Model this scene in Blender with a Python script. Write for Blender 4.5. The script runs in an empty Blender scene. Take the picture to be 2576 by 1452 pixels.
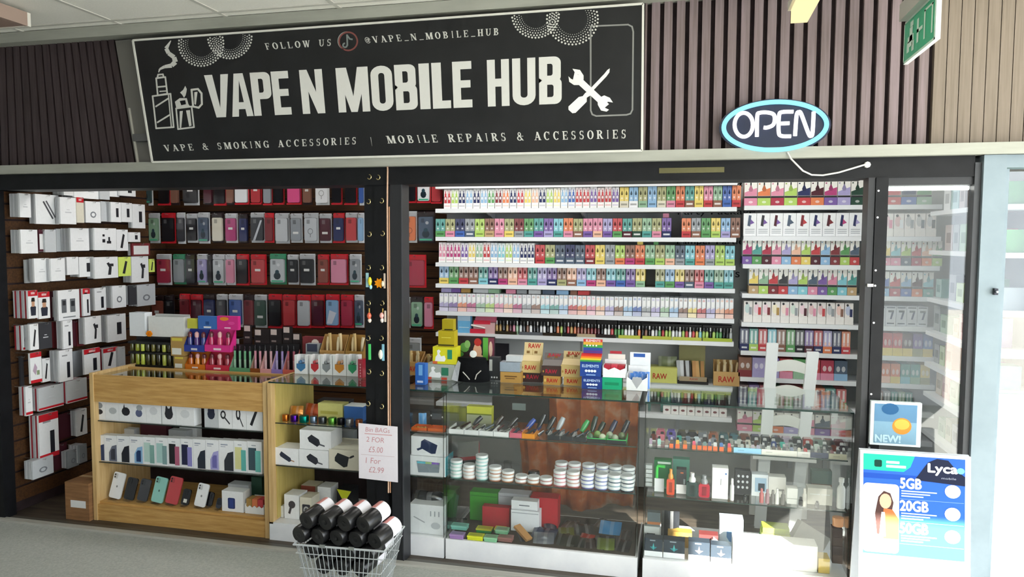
import bpy, math, random
from mathutils import Vector, Matrix
random.seed(7)
rnd = random.random
scene = bpy.context.scene
COL = scene.collection

# ---------------------------------------------------------------- camera
FPX = 1857.0
YAW, PITCH, ROLL, EYE = math.radians(13.19), math.radians(3.74), math.radians(-0.232), 1.75
_f = Vector((-math.sin(YAW) * math.cos(PITCH), math.cos(YAW) * math.cos(PITCH), -math.sin(PITCH)))
_r = Vector((math.cos(YAW), math.sin(YAW), 0))
_d = _f.cross(_r)
CR = _r * math.cos(ROLL) + _d * math.sin(ROLL)
CD = -_r * math.sin(ROLL) + _d * math.cos(ROLL)
CF = _f
CAM = Vector((0, 0, EYE))
cam_data = bpy.data.cameras.new('camera')
cam_data.sensor_width = 36.0
cam_data.lens = FPX / 2576 * 36.0
cam = bpy.data.objects.new('camera', cam_data)
COL.objects.link(cam)
cam.matrix_world = Matrix(((CR.x, -CD.x, -CF.x, CAM.x), (CR.y, -CD.y, -CF.y, CAM.y), (CR.z, -CD.z, -CF.z, CAM.z), (0, 0, 0, 1)))
scene.camera = cam
def ray(px, py):
    return CR * (px - 1288) + CD * (py - 726) + CF * FPX
def PY(px, py, Y):
    d = ray(px, py); return CAM + d * (Y / d.y)
def PZ(px, py, z):
    d = ray(px, py); return CAM + d * ((z - EYE) / d.z)
def PX(px, py, X):
    d = ray(px, py); return CAM + d * (X / d.x)

# ---------------------------------------------------------------- world, sun, exposure
scene.view_settings.view_transform = 'Standard'
scene.view_settings.look = 'None'
scene.view_settings.gamma = 1.0
scene.view_settings.use_curve_mapping = False
scene.view_settings.exposure = 0.45
world = bpy.data.worlds.new('world'); scene.world = world
world.use_nodes = True
wn = world.node_tree; wn.nodes.clear()
wo = wn.nodes.new('ShaderNodeOutputWorld'); wb = wn.nodes.new('ShaderNodeBackground')
wb.inputs[0].default_value = (0.86, 0.93, 1.0, 1); wb.inputs[1].default_value = 4.6
wn.links.new(wb.outputs[0], wo.inputs[0])
sun_data = bpy.data.lights.new('sun', 'SUN'); sun_data.energy = 34.0; sun_data.angle = 0.009; sun_data.color = (1.0, 0.96, 0.88)
sun = bpy.data.objects.new('sun', sun_data); COL.objects.link(sun)
SUN_DIR = Vector((-0.42, 0.80, -0.34)).normalized()
sun.rotation_euler = SUN_DIR.to_track_quat('-Z', 'Y').to_euler()
sun.location = (6, -6, 6)

# ---------------------------------------------------------------- helpers
def srgb(h):
    if not isinstance(h, str): return h
    c = [int(h[i:i + 2], 16) / 255 for i in (0, 2, 4)]
    return tuple((v / 12.92 if v <= .04045 else ((v + .055) / 1.055) ** 2.4) for v in c) + (1.0,)
PAL = dict(r=('cc2a34', 'red'), dr=('86222c', 'dark red'), mr=('551a2b', 'maroon'), pk=('e486a6', 'pink'), mg=('c12a7c', 'magenta'),
  hp=('f0408f', 'hot pink'), og=('e8762c', 'orange'), pe=('efb592', 'peach'), ye=('e9cd3a', 'yellow'), li=('abd142', 'lime green'),
  gr=('4f9f50', 'green'), dg=('1f4a38', 'dark green'), te=('3fa39a', 'teal'), cy=('74c9d8', 'cyan'), sb=('86b8e2', 'sky blue'),
  bl=('3a68bd', 'blue'), nv=('252f63', 'navy'), pu=('7c58ab', 'purple'), lv=('aaa0d6', 'lavender'), ol=('a9aa6c', 'olive green'),
  br=('8f5f49', 'brown'), gy=('959ca2', 'grey'), sl=('4e6077', 'slate blue'), bk=('1b1b20', 'black'), wh=('eceef0', 'white'),
  cr=('ded7c0', 'cream'), sg=('8dbb94', 'sage green'), tn=('c29f68', 'tan'), ch=('3b3c42', 'charcoal'), cm=('b81f45', 'crimson'),
  ru=('93402c', 'rust brown'), lg=('c3c8cc', 'light grey'), gd=('b58b30', 'gold'), fl=('d8f02c', 'fluorescent yellow'))
def C(k):
    if k not in PAL: return srgb(k)
    c = srgb(PAL[k][0]); g_ = .3 * c[0] + .59 * c[1] + .11 * c[2]
    return tuple(v * .80 + g_ * .20 for v in c[:3]) + (1.0,)
def CW(k): return PAL[k][1]
def lighten(c, t):
    return tuple(c[i] + (1 - c[i]) * t for i in range(3)) + (1,)
def darken(c, t): return tuple(c[i] * (1 - t) for i in range(3)) + (1,)
ORD = ['', 'first', 'second', 'third', 'fourth', 'fifth', 'sixth', 'seventh', 'eighth', 'ninth', 'tenth', 'eleventh', 'twelfth', 'thirteenth',
  'fourteenth', 'fifteenth', 'sixteenth', 'seventeenth', 'eighteenth', 'nineteenth']
def ordw(n):
    if n < 20: return ORD[n]
    t = {2: 'twent', 3: 'thirt', 4: 'fort', 5: 'fift', 6: 'sixt', 7: 'sevent'}[n // 10]
    return t + 'ieth' if n % 10 == 0 else t + 'y-' + ORD[n % 10]

# ---------------------------------------------------------------- materials
def newmat(name):
    m = bpy.data.materials.new(name); m.use_nodes = True
    nt = m.node_tree; nt.nodes.clear()
    out = nt.nodes.new('ShaderNodeOutputMaterial')
    return m, nt, out
def N(nt, t, **kw):
    n = nt.nodes.new(t)
    for k, v in kw.items():
        if k in n.inputs.keys(): n.inputs[k].default_value = v
        else: setattr(n, k, v)
    return n
def attr_mat(name, rough=.5, metal=0., spec=.5, noise=.06, nscale=60., coat=0., bump=0., trans=0.):
    m, nt, out = newmat(name); L = nt.links.new
    a = N(nt, 'ShaderNodeAttribute', attribute_name='Col')
    tc = N(nt, 'ShaderNodeTexCoord'); no = N(nt, 'ShaderNodeTexNoise', Scale=nscale, Detail=3.0)
    L(tc.outputs['Object'], no.inputs['Vector'])
    mr = N(nt, 'ShaderNodeMapRange'); mr.inputs['To Min'].default_value = 1 - noise; mr.inputs['To Max'].default_value = 1 + noise
    L(no.outputs['Fac'], mr.inputs['Value'])
    vm = N(nt, 'ShaderNodeVectorMath', operation='SCALE'); L(a.outputs['Color'], vm.inputs[0]); L(mr.outputs['Result'], vm.inputs['Scale'])
    p = N(nt, 'ShaderNodeBsdfPrincipled'); p.inputs['Roughness'].default_value = rough; p.inputs['Metallic'].default_value = metal
    p.inputs['Specular IOR Level'].default_value = spec; p.inputs['Coat Weight'].default_value = coat; p.inputs['Coat Roughness'].default_value = .08
    L(vm.outputs['Vector'], p.inputs['Base Color'])
    if bump:
        b = N(nt, 'ShaderNodeBump', Strength=bump, Distance=.004); L(no.outputs['Fac'], b.inputs['Height']); L(b.outputs['Normal'], p.inputs['Normal'])
    L(p.outputs['BSDF'], out.inputs['Surface'])
    return m
M = {}
M['card'] = attr_mat('card_print', .5, spec=.35)
M['paper'] = attr_mat('paper', .8, spec=.2, noise=.03)
M['plastic'] = attr_mat('plastic', .28, spec=.5, noise=.03)
M['glossy'] = attr_mat('gloss_plastic', .1, spec=.6, noise=.03, coat=.4)
M['foil'] = attr_mat('foil_pouch', .18, metal=.45, noise=.12, nscale=40, bump=.5)
M['metal'] = attr_mat('metal', .28, metal=1., noise=.05)
M['paint'] = attr_mat('painted_metal', .42, spec=.45, noise=.04, nscale=8)
M['fabric'] = attr_mat('fabric', .9, spec=.1, noise=.15, nscale=90, bump=.4)
M['matte'] = attr_mat('matte', .85, spec=.15, noise=.08, nscale=25)
M['shelf'] = attr_mat('white_laminate', .35, spec=.4, noise=.03, nscale=6)

def glass_mat(name, tint=(.982, .992, .988), rough=.02, f0=.04, refl=1.0):
    m, nt, out = newmat(name); L = nt.links.new
    t = N(nt, 'ShaderNodeBsdfTransparent'); t.inputs[0].default_value = tint + (1,)
    g = N(nt, 'ShaderNodeBsdfGlossy'); g.inputs['Roughness'].default_value = rough; g.inputs['Color'].default_value = (refl, refl, refl, 1)
    ge = N(nt, 'ShaderNodeNewGeometry'); dt = N(nt, 'ShaderNodeVectorMath', operation='DOT_PRODUCT')
    L(ge.outputs['Incoming'], dt.inputs[0]); L(ge.outputs['Normal'], dt.inputs[1])
    ab = N(nt, 'ShaderNodeMath', operation='ABSOLUTE'); L(dt.outputs['Value'], ab.inputs[0])
    sb = N(nt, 'ShaderNodeMath', operation='SUBTRACT', use_clamp=True); sb.inputs[0].default_value = 1.0; L(ab.outputs[0], sb.inputs[1])
    pw = N(nt, 'ShaderNodeMath', operation='POWER'); L(sb.outputs[0], pw.inputs[0]); pw.inputs[1].default_value = 5.0
    ma = N(nt, 'ShaderNodeMath', operation='MULTIPLY_ADD'); L(pw.outputs[0], ma.inputs[0]); ma.inputs[1].default_value = 1 - f0; ma.inputs[2].default_value = f0
    no = N(nt, 'ShaderNodeTexNoise', Scale=3.0); tc = N(nt, 'ShaderNodeTexCoord'); L(tc.outputs['Object'], no.inputs['Vector'])
    mp = N(nt, 'ShaderNodeMapRange'); mp.inputs['To Min'].default_value = .85; mp.inputs['To Max'].default_value = 1.15; L(no.outputs['Fac'], mp.inputs['Value'])
    mu = N(nt, 'ShaderNodeMath', operation='MULTIPLY'); L(ma.outputs[0], mu.inputs[0]); L(mp.outputs[0], mu.inputs[1])
    mx = N(nt, 'ShaderNodeMixShader'); L(mu.outputs[0], mx.inputs[0]); L(t.outputs[0], mx.inputs[1]); L(g.outputs[0], mx.inputs[2])
    L(mx.outputs[0], out.inputs['Surface'])
    return m
M['glass'] = glass_mat('cabinet_glass')
M['top_glass'] = glass_mat('counter_top_glass', (.86, .90, .885), f0=.10)
M['window'] = glass_mat('window_glass', (.95, .97, .97), f0=.05)
M['clear'] = glass_mat('clear_film', (.95, .95, .955), .08, f0=.022)
def emit_mat(name, col, s):
    m, nt, out = newmat(name)
    e = N(nt, 'ShaderNodeEmission'); e.inputs[1].default_value = s; e.inputs[0].default_value = col + (1,)
    nt.links.new(e.outputs[0], out.inputs['Surface']); return m
M['neon_white'] = emit_mat('neon_white', (1, .97, .99), 1.6)
M['neon_blue'] = emit_mat('neon_blue', (.30, .80, 1.0), 1.05)
M['batten'] = emit_mat('batten_diffuser', (1, .80, .42), .95)
M['tube'] = emit_mat('lamp_tube', (1, .98, .92), 4.0)
def proc_mat(name, c1, c2, scale=(10, 10, 10), rough=.6, nscale=5., detail=5., spec=.3, bump=0., kind='noise', lo=.35, hi=.65, metal=0.):
    m, nt, out = newmat(name); L = nt.links.new
    tc = N(nt, 'ShaderNodeTexCoord'); mp = N(nt, 'ShaderNodeMapping'); mp.inputs['Scale'].default_value = scale
    L(tc.outputs['Object'], mp.inputs['Vector'])
    no = N(nt, 'ShaderNodeTexNoise', Scale=nscale, Detail=detail, Roughness=.6)
    L(mp.outputs[0], no.inputs['Vector'])
    rp = N(nt, 'ShaderNodeValToRGB'); rp.color_ramp.elements[0].position = lo; rp.color_ramp.elements[1].position = hi
    rp.color_ramp.elements[0].color = srgb(c1); rp.color_ramp.elements[1].color = srgb(c2)
    L(no.outputs['Fac'], rp.inputs[0])
    p = N(nt, 'ShaderNodeBsdfPrincipled'); p.inputs['Roughness'].default_value = rough; p.inputs['Specular IOR Level'].default_value = spec; p.inputs['Metallic'].default_value = metal
    L(rp.outputs[0], p.inputs['Base Color'])
    if bump:
        b = N(nt, 'ShaderNodeBump', Strength=bump, Distance=.005); L(no.outputs['Fac'], b.inputs['Height']); L(b.outputs[0], p.inputs['Normal'])
    L(p.outputs[0], out.inputs['Surface'])
    return m
M['floor'] = proc_mat('grey_floor', 'a2a5a0', 'b6b9b3', (1, 1, 1), .75, 90., 6., bump=.12)
M['shopfloor'] = proc_mat('shop_floor', '3a332c', '5a5045', (1, 6, 1), .5, 3.)
M['tile'] = proc_mat('ceiling_tile', 'efede5', 'f6f4ec', (1, 1, 1), .9, 120., 4., bump=.1)
M['beam'] = proc_mat('grey_beam', '98998f', 'a8a99f', (.6, 4, 4), .5, 3.)
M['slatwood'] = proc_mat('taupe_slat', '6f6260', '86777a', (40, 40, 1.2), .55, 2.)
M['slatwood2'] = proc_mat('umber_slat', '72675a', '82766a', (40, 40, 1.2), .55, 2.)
M['shadedslat'] = proc_mat('shaded_slat', '372d2e', '463b3d', (40, 40, 1.2), .55, 2.)  # slat colour with the shade at the fascia's left end put in
M['groove'] = proc_mat('groove_backing', '241a1c', '33282a', (4, 4, 4), .8, 3.)
M['black'] = proc_mat('black_frame', '0e0f12', '16171a', (3, 3, 3), .5, 4., spec=.25)
M['slatwall'] = proc_mat('slatwall_wood', '3f2a1a', '573a22', (2, 40, 40), .5, 2.)
M['oak'] = proc_mat('light_oak', 'b58a4c', 'cfa668', (2.5, 30, 30), .45, 2.)
M['oak_v'] = proc_mat('light_oak_upright', 'c4a06a', 'd8ba86', (30, 30, 2.), .45, 2.)
M['oak_in'] = proc_mat('oak_inside', 'b9a45c', 'c9b56e', (30, 30, 2.), .5, 2.)
M['wallgrey'] = proc_mat('shop_wall', 'b4b7b6', 'bcbfbe', (1, 1, 1), .7, 4.)
M['white'] = proc_mat('white_board', 'e2e4e8', 'f0f1f3', (1, 1, 1), .4, 4.)
M['bluegrey'] = proc_mat('bluegrey_frame', '7b8991', '88969e', (1, 1, 1), .4, 3.)
M['pavement'] = proc_mat('bounce_pavement', 'bdb8ac', 'cfcabf', (1, 1, 1), .8, 6.)
M['cardboard'] = proc_mat('brown_cardboard', '7d5a3a', '966d48', (2, 2, 20), .8, 3.)
M['alu'] = proc_mat('aluminium_strip', 'a5a39b', 'bab8b0', (1, 30, 30), .4, 4.)
M['sign'] = proc_mat('sign_black', '101114', '18191c', (1, 1, 1), .35, 6., spec=.4)
def fabric_orange():
    m, nt, out = newmat('rust_patterned_cloth'); L = nt.links.new
    tc = N(nt, 'ShaderNodeTexCoord'); no = N(nt, 'ShaderNodeTexNoise', Scale=9.0, Detail=6.0); L(tc.outputs['Object'], no.inputs['Vector'])
    rp = N(nt, 'ShaderNodeValToRGB'); cr = rp.color_ramp
    cr.elements[0].position = .32; cr.elements[0].color = srgb('8a4422'); cr.elements[1].position = .72; cr.elements[1].color = srgb('b99a80')
    e = cr.elements.new(.52); e.color = srgb('b0602f')
    L(no.outputs['Fac'], rp.inputs[0]); p = N(nt, 'ShaderNodeBsdfPrincipled', Roughness=.9); L(rp.outputs[0], p.inputs['Base Color']); L(p.outputs[0], out.inputs['Surface'])
    return m
M['cloth'] = fabric_orange()

# ---------------------------------------------------------------- mesh builder
LABELS = {}
def tag(o, label=None, cat=None, group=None, kind=None):
    if label:
        o['label'] = label
        LABELS.setdefault(label, []).append(o.name)
    if cat: o['category'] = cat
    if group: o['group'] = group
    if kind: o['kind'] = kind
    return o
class MB:
    def __init__(s, mat=None):
        s.v = []; s.f = []; s.c = []; s.M = mat
    def add(s, pts, faces, col):
        n = len(s.v)
        for p in pts:
            p = Vector(p)
            s.v.append(s.M @ p if s.M else p)
        cc = col if isinstance(col, list) else None
        for i, f in enumerate(faces):
            s.f.append(tuple(n + k for k in f)); s.c.append(srgb(cc[i]) if cc else srgb(col))
        return s
    def box(s, x0, x1, y0, y1, z0, z1, col, **kw):
        p = [(x0, y0, z0), (x1, y0, z0), (x1, y1, z0), (x0, y1, z0), (x0, y0, z1), (x1, y0, z1), (x1, y1, z1), (x0, y1, z1)]
        col = srgb(col)
        cs = [kw.get(k, col) for k in ('bottom', 'top', 'front', 'right', 'back', 'left')]
        return s.add(p, [(3, 2, 1, 0), (4, 5, 6, 7), (0, 1, 5, 4), (1, 2, 6, 5), (2, 3, 7, 6), (3, 0, 4, 7)], [srgb(c) for c in cs])
    def poly(s, pts, col): return s.add(pts, [tuple(range(len(pts)))], col)
    def fr(s, x0, x1, z0, z1, Y, col):          # print rectangle on a face looking towards -Y
        return s.add([(x0, Y, z0), (x1, Y, z0), (x1, Y, z1), (x0, Y, z1)], [(0, 1, 2, 3)], col)
    def fpoly(s, pts, Y, col): return s.add([(x, Y, z) for x, z in pts], [tuple(range(len(pts)))], col)
    def disc(s, cx, cz, rx, rz, Y, col, n=10):
        return s.fpoly([(cx + rx * math.cos(k * 2 * math.pi / n), cz + rz * math.sin(k * 2 * math.pi / n)) for k in range(n)], Y, col)
    def prism(s, pts, y0, y1, col, side=None):   # outline in x,z, from y0 (front) to y1
        n = len(pts); a = sum(pts[i][0] * pts[(i + 1) % n][1] - pts[(i + 1) % n][0] * pts[i][1] for i in range(n))
        if a < 0: pts = pts[::-1]
        v = [(x, y0, z) for x, z in pts] + [(x, y1, z) for x, z in pts]
        fs = [tuple(range(n)), tuple(range(2 * n - 1, n - 1, -1))] + [(i + n, (i + 1) % n + n, (i + 1) % n, i) for i in range(n)]
        fs = fs[:2] + [tuple(reversed(f)) for f in [((i + 1) % n, i, i + n, (i + 1) % n + n) for i in range(n)]]
        return s.add(v, fs, [srgb(col)] * 2 + [srgb(side or col)] * n)
    def tube(s, path, r, col, n=6, caps=True, closed=False):
        P = [Vector(p) for p in path]; m = len(P); rr = r if isinstance(r, (list, tuple)) else [r] * m
        v = []; up0 = None
        for i, p in enumerate(P):
            a = P[(i - 1) % m] if (i or closed) else p; b = P[(i + 1) % m] if (i < m - 1 or closed) else p
            t = (b - a).normalized() if (b - a).length > 1e-9 else Vector((0, 0, 1))
            if up0 is None: up0 = Vector((0, 0, 1)) if abs(t.z) < .9 else Vector((0, 1, 0))
            u = up0 - t * up0.dot(t)
            if u.length < 1e-5: u = t.orthogonal()
            u.normalize(); w = t.cross(u); up0 = u
            for k in range(n):
                q = 2 * math.pi * k / n; v.append(p + (u * math.cos(q) + w * math.sin(q)) * rr[i])
        f = []
        for i in range(m if closed else m - 1):
            j = (i + 1) % m
            for k in range(n): f.append((i * n + k, i * n + (k + 1) % n, j * n + (k + 1) % n, j * n + k))
        if caps and not closed: f += [tuple(range(n - 1, -1, -1)), tuple((m - 1) * n + k for k in range(n))]
        return s.add(v, f, col)
    def lathe(s, prof, col, n=10, c=(0, 0, 0), axis='z', cols=None):   # prof: (radius, height)
        v = []
        for r, h in prof:
            for k in range(n):
                q = 2 * math.pi * k / n; x, y = r * math.cos(q), r * math.sin(q)
                p = (x, y, h) if axis == 'z' else ((x, h, y) if axis == 'y' else (h, x, y))
                v.append((p[0] + c[0], p[1] + c[1], p[2] + c[2]))
        f = []; cs = []
        for i in range(len(prof) - 1):
            for k in range(n):
                q = (i * n + k, i * n + (k + 1) % n, (i + 1) * n + (k + 1) % n, (i + 1) * n + k)
                f.append(q if axis != 'y' else q[::-1]); cs.append(cols[i] if cols else col)
        e = [tuple(range(n - 1, -1, -1)), tuple((len(prof) - 1) * n + k for k in range(n))]
        if axis == 'y': e = [q[::-1] for q in e]
        f += e; cs += [cols[0] if cols else col, cols[-1] if cols else col]
        return s.add(v, f, [srgb(c_) for c_ in cs])
    def mesh(s, origin):
        me = bpy.data.meshes.new('m')
        me.from_pydata([tuple(v - origin) for v in s.v], [], s.f)
        ca = me.color_attributes.new('Col', 'FLOAT_COLOR', 'CORNER')
        buf = []
        for f, c in zip(s.f, s.c): buf.extend(list(c[:4] if len(c) > 3 else tuple(c) + (1,)) * len(f))
        ca.data.foreach_set('color', buf)
        return me
    def build(s, name, mat='card', parent=None, smooth=False, label=None, cat=None, group=None, kind=None, bevel=0):
        if parent is not None: o0 = PLOC[parent.name]
        else:
            lo = [min(v[i] for v in s.v) for i in range(3)]; hi = [max(v[i] for v in s.v) for i in range(3)]
            o0 = Vector(((lo[0] + hi[0]) / 2, (lo[1] + hi[1]) / 2, lo[2]))
        me = s.mesh(o0); me.name = name
        me.materials.append(M[mat] if isinstance(mat, str) else mat)
        if smooth:
            me.polygons.foreach_set('use_smooth', [True] * len(me.polygons))
            try: me.set_sharp_from_angle(angle=math.radians(40))
            except Exception: pass
        o = bpy.data.objects.new(name, me); COL.objects.link(o)
        if parent is not None: o.parent = parent
        else: o.location = o0
        PLOC[o.name] = o0
        if bevel:
            b = o.modifiers.new('bevel', 'BEVEL'); b.width = bevel; b.segments = 2; b.limit_method = 'ANGLE'
        tag(o, label, cat, group, kind)
        return o
PLOC = {}
def thing(name, loc, label=None, cat=None, group=None, kind=None):
    o = bpy.data.objects.new(name, None); o.empty_display_size = .05
    COL.objects.link(o); o.location = loc; PLOC[o.name] = Vector(loc)
    tag(o, label, cat, group, kind); return o
def struct(mb, name, mat, parent=None, **kw):
    return mb.build(name, mat, parent, kind=None if parent is not None else 'structure', **kw)
def xf(loc, rz=0, rx=0, ry=0):
    return Matrix.Translation(loc) @ Matrix.Rotation(rz, 4, 'Z') @ Matrix.Rotation(ry, 4, 'Y') @ Matrix.Rotation(rx, 4, 'X')
# text laid on an x,z plane, from Blender's own font
TXT = {}
def text_mesh(t):
    if t in TXT: return TXT[t]
    cu = bpy.data.curves.new('t', 'FONT'); cu.body = t; cu.resolution_u = 3
    ob = bpy.data.objects.new('t', cu); COL.objects.link(ob)
    dg = bpy.context.evaluated_depsgraph_get(); dg.update()
    me = ob.evaluated_get(dg).to_mesh()
    vs = [(v.co.x, v.co.y) for v in me.vertices]; fs = [tuple(p.vertices) for p in me.polygons]
    ob.evaluated_get(dg).to_mesh_clear()
    bpy.data.objects.remove(ob); bpy.data.curves.remove(cu)
    x0 = min(v[0] for v in vs); x1 = max(v[0] for v in vs); y0 = min(v[1] for v in vs); y1 = max(v[1] for v in vs)
    vs = [((x - x0) / (x1 - x0), (y - y0) / (y1 - y0)) for x, y in vs]
    TXT[t] = (vs, fs); return TXT[t]
def put_text(mb, t, x0, x1, z0, z1, Y, col, bold=0, skew=0):
    vs, fs = text_mesh(t)
    offs = [(0, 0)] if not bold else [(0, 0), (bold, 0), (-bold, 0), (0, bold), (0, -bold)]
    for i, (dx, dz) in enumerate(offs):
        mb.add([(x0 + (x1 - x0) * u + dx + skew * v, Y - i * .00005, z0 + (z1 - z0) * v + dz) for u, v in vs], fs, col)
# ================================================================ the setting
YF, YC, YB, XL, XR, XSL = 3.66, 3.775, 5.22, -4.12, 1.66, -1.72
ZC = 2.945
struct(MB().box(-7.5, 4.0, -1.45, 3.625, -.05, 0, '808080'), 'floor', 'floor')
struct(MB().box(4.0, 16.0, -14.0, 6.0, -.07, -.02, 'c9c4b8').box(-16.0, 4.0, -14.0, -1.45, -.07, -.02, 'c9c4b8'), 'bounce_ground', 'pavement')  # unseen pale ground, added to bounce daylight up to the ceiling
struct(MB().box(-4.3, 1.8, 3.72, 5.4, -.05, .004, '404040'), 'floor', 'shopfloor')
struct(MB().box(-6.5, 2.6, 3.625, 3.668, -.05, .014, 'b0b0a8'), 'trim_1', 'alu')
struct(MB().box(-6.5, 2.6, 3.668, 3.72, -.05, .004, '55524c'), 'trim_2', 'paint')
# suspended ceiling: slab, T-bar grid, loose tiles
ceiling = struct(MB().box(-7.5, 4.0, -1.45, 3.70, ZC + .03, ZC + .06, 'd8d6ce'), 'ceiling', 'tile')
PIT = .667
gx = [-1.10 + k * PIT for k in range(-8, 6)]; gy = [3.53 - k * PIT for k in range(0, 6)]
g = MB()
for x in gx: g.box(x - .012, x + .012, gy[-1], 3.70, ZC, ZC + .012, 'cfcdc5')
for y in gy: g.box(gx[0], gx[-1], y - .012, y + .012, ZC - .0005, ZC + .0115, 'cfcdc5')
g.build('grid', 'paint', ceiling)
ys = [3.70] + gy
tc = {}
for i in range(len(gx) - 1):
    for j in range(len(ys) - 1):
        a, b = ys[j + 1], ys[j]
        t = MB().box(gx[i] + .013, gx[i + 1] - .013, a + .013, b - .013, ZC + .004, ZC + .02, 'e0ded6')
        t.build('ceiling_tile', 'tile', ceiling)
# fascia above the shop front
wf = struct(MB().box(-6.5, 3.2, 3.70, 3.86, 2.13, ZC, '2a2022'), 'wall_front', 'groove')
struct(MB().box(-6.5, 3.2, 3.60, 3.70, 2.888, ZC, '9a9a94'), 'trim_3', 'beam')
struct(MB().box(-6.5, 3.2, 3.615, 3.84, 2.132, 2.182, '9a9c92'), 'trim_4', 'beam')
def pxslat(xt0, xt1, xb0, xb1, mat, y0, y1, zt=2.888, zb=2.182):
    a = [PY(xt0, 100, y0).x, PY(xt1, 100, y0).x, PY(xb1, 410, y0).x, PY(xb0, 410, y0).x]
    MB().prism([(a[0], zt), (a[1], zt), (a[2], zb), (a[3], zb)], y0, y1, '555555').build('slat', mat, wf)
nl = 19
for k in range(nl):
    t0, t1 = k / nl, (k + .78) / nl
    pxslat(-60 + 350 * t0, -60 + 350 * t1, -60 + 403 * t0, -60 + 403 * t1, 'shadedslat', 3.675, 3.70)
MB().prism([(PY(a, b, 3.665).x, PY(a, b, 3.665).z) for a, b in ((293, 104), (333, 100), (384, 411), (346, 414))], 3.655, 3.70, '6c6a64').build('post', 'paint', wf)
MB().prism([(PY(a, b, 3.655).x, PY(a, b, 3.655).z) for a, b in ((324, 272), (328, 272), (351, 411), (346, 411))], 3.650, 3.656, 'b9b6ac').build('cable_cover', 'paint', wf)
xa, xb_ = PY(1632, 200, 3.68).x, PY(2340, 200, 3.68).x
pit = (xb_ - xa) / 21
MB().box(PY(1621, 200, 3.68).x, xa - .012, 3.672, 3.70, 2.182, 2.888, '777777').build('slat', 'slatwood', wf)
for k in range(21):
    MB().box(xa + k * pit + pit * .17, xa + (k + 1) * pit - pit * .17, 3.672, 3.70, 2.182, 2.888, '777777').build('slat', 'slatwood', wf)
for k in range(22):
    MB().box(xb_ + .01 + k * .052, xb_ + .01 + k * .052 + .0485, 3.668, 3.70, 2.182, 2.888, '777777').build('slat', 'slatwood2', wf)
# black header box and posts
hd = struct(MB().box(-6.5, 1.235, 3.66, 3.80, 2.04, 2.132, '151518').box(-6.5, .80, 3.80, 3.86, 2.04, 2.6, '151518'), 'trim_5', 'black')
MB().box(PY(1658, 436, 3.655).x, PY(1822, 436, 3.655).x, 3.655, 3.66, 2.075, 2.10, '6e6a4c').build('brass_plate', 'metal', hd)
struct(MB().box(-4.20, -4.095, 3.655, 3.74, 0, 2.04, '151518'), 'trim_6', 'black')
# shop walls of slotted boards
def planks(wall, X0, X1, Y0, Y1, axis):
    z = .07
    while z < 2.5:
        if axis == 'y': MB().box(X0, X1, Y0, Y1, z, z + .088, '6b4a2c').build('plank', 'slatwall', wall)
        else: MB().box(X0, X1, Y0, Y1, z, z + .088, '6b4a2c').build('plank', 'slatwall', wall)
        z += .1
wl = struct(MB().box(XL - .12, XL - .012, 3.70, 5.36, 0, 2.62, '33241a'), 'wall_left', 'groove')
planks(wl, XL - .012, XL, 3.745, YB, 'x')
wbk = struct(MB().box(XL - .12, XSL, YB + .012, YB + .12, 0, 2.62, '33241a'), 'wall_back', 'groove')
planks(wbk, XL, XSL, YB, YB + .012, 'y')
wb2 = struct(MB().box(XSL, XR + .1, YB, YB + .12, 0, 2.62, 'c0c3c2'), 'wall_back', 'wallgrey')
wr = struct(MB().box(XR, XR + .1, 3.84, YB, 0, 2.62, 'c0c3c2'), 'wall_right', 'wallgrey')
struct(MB().box(XL - .12, XR + .1, 3.86, 5.36, 2.60, 2.66, 'd5d3cb'), 'ceiling', 'tile')
tx = MB()
put_text(tx, 'Party Package', PY(1705, 540, 5.21).x, PY(1900, 540, 5.21).x, PY(1705, 545, 5.21).z, PY(1705, 525, 5.21).z, YB - .001, '2a2a2c')
put_text(tx, 'Pamper Parties', PY(1703, 620, 5.21).x, PY(1882, 620, 5.21).x, PY(1703, 619, 5.21).z, PY(1703, 599, 5.21).z, YB - .001, '2a2a2c')
put_text(tx, 's', PY(1850, 690, 5.21).x, PY(1861, 690, 5.21).x, PY(1851, 698, 5.21).z, PY(1851, 684, 5.21).z, YB - .001, '2a2a2c')
put_text(tx, 'on a', PY(1800, 466, 5.21).x, PY(1866, 466, 5.21).x, PY(1800, 470, 5.21).z, PY(1800, 456, 5.21).z, YB - .001, '151517', skew=.01, bold=.002)
tx.build('wall_lettering', 'paper', wb2)
# ceiling lamps inside the shop
for i, (x, y, e) in enumerate(((-3.2, 4.35, 6), (-1.3, 4.35, 9), (.5, 4.40, 6))):
    l = bpy.data.lights.new('shop_lamp', 'AREA'); l.shape = 'RECTANGLE'; l.size = 1.2; l.size_y = .3; l.energy = e; l.color = (1, .97, .93)
    lo = bpy.data.objects.new('shop_lamp', l); COL.objects.link(lo); lo.location = (x, y, 2.575)
    t = thing('ceiling_light', (x, y, 2.58), 'recessed white ceiling light inside the shop, ' + ('nearest the phone accessory wall', 'above the middle counter', 'above the white step chair')[i], 'ceiling light')
    MB().box(x - .62, x + .62, y - .17, y + .17, 2.58, 2.60, 'e8e8e6').build('frame', 'shelf', t)
# unseen entrance wall, shaped to block sky and let sun through one gap
we = struct(MB().box(-6.5, 2.72, -1.45, -1.25, 0, ZC, 'c8c4ba').box(2.72, 4.0, -1.45, -1.25, 2.62, ZC, 'c8c4ba').box(3.85, 4.0, -1.45, -1.25, 0, 2.62, 'c8c4ba'), 'sun_blocker_wall', 'white')
struct(MB().box(-6.5, -4.205, 3.70, 3.84, 0, 2.04, 'b0b0aa'), 'wall_front', 'wallgrey')

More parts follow.
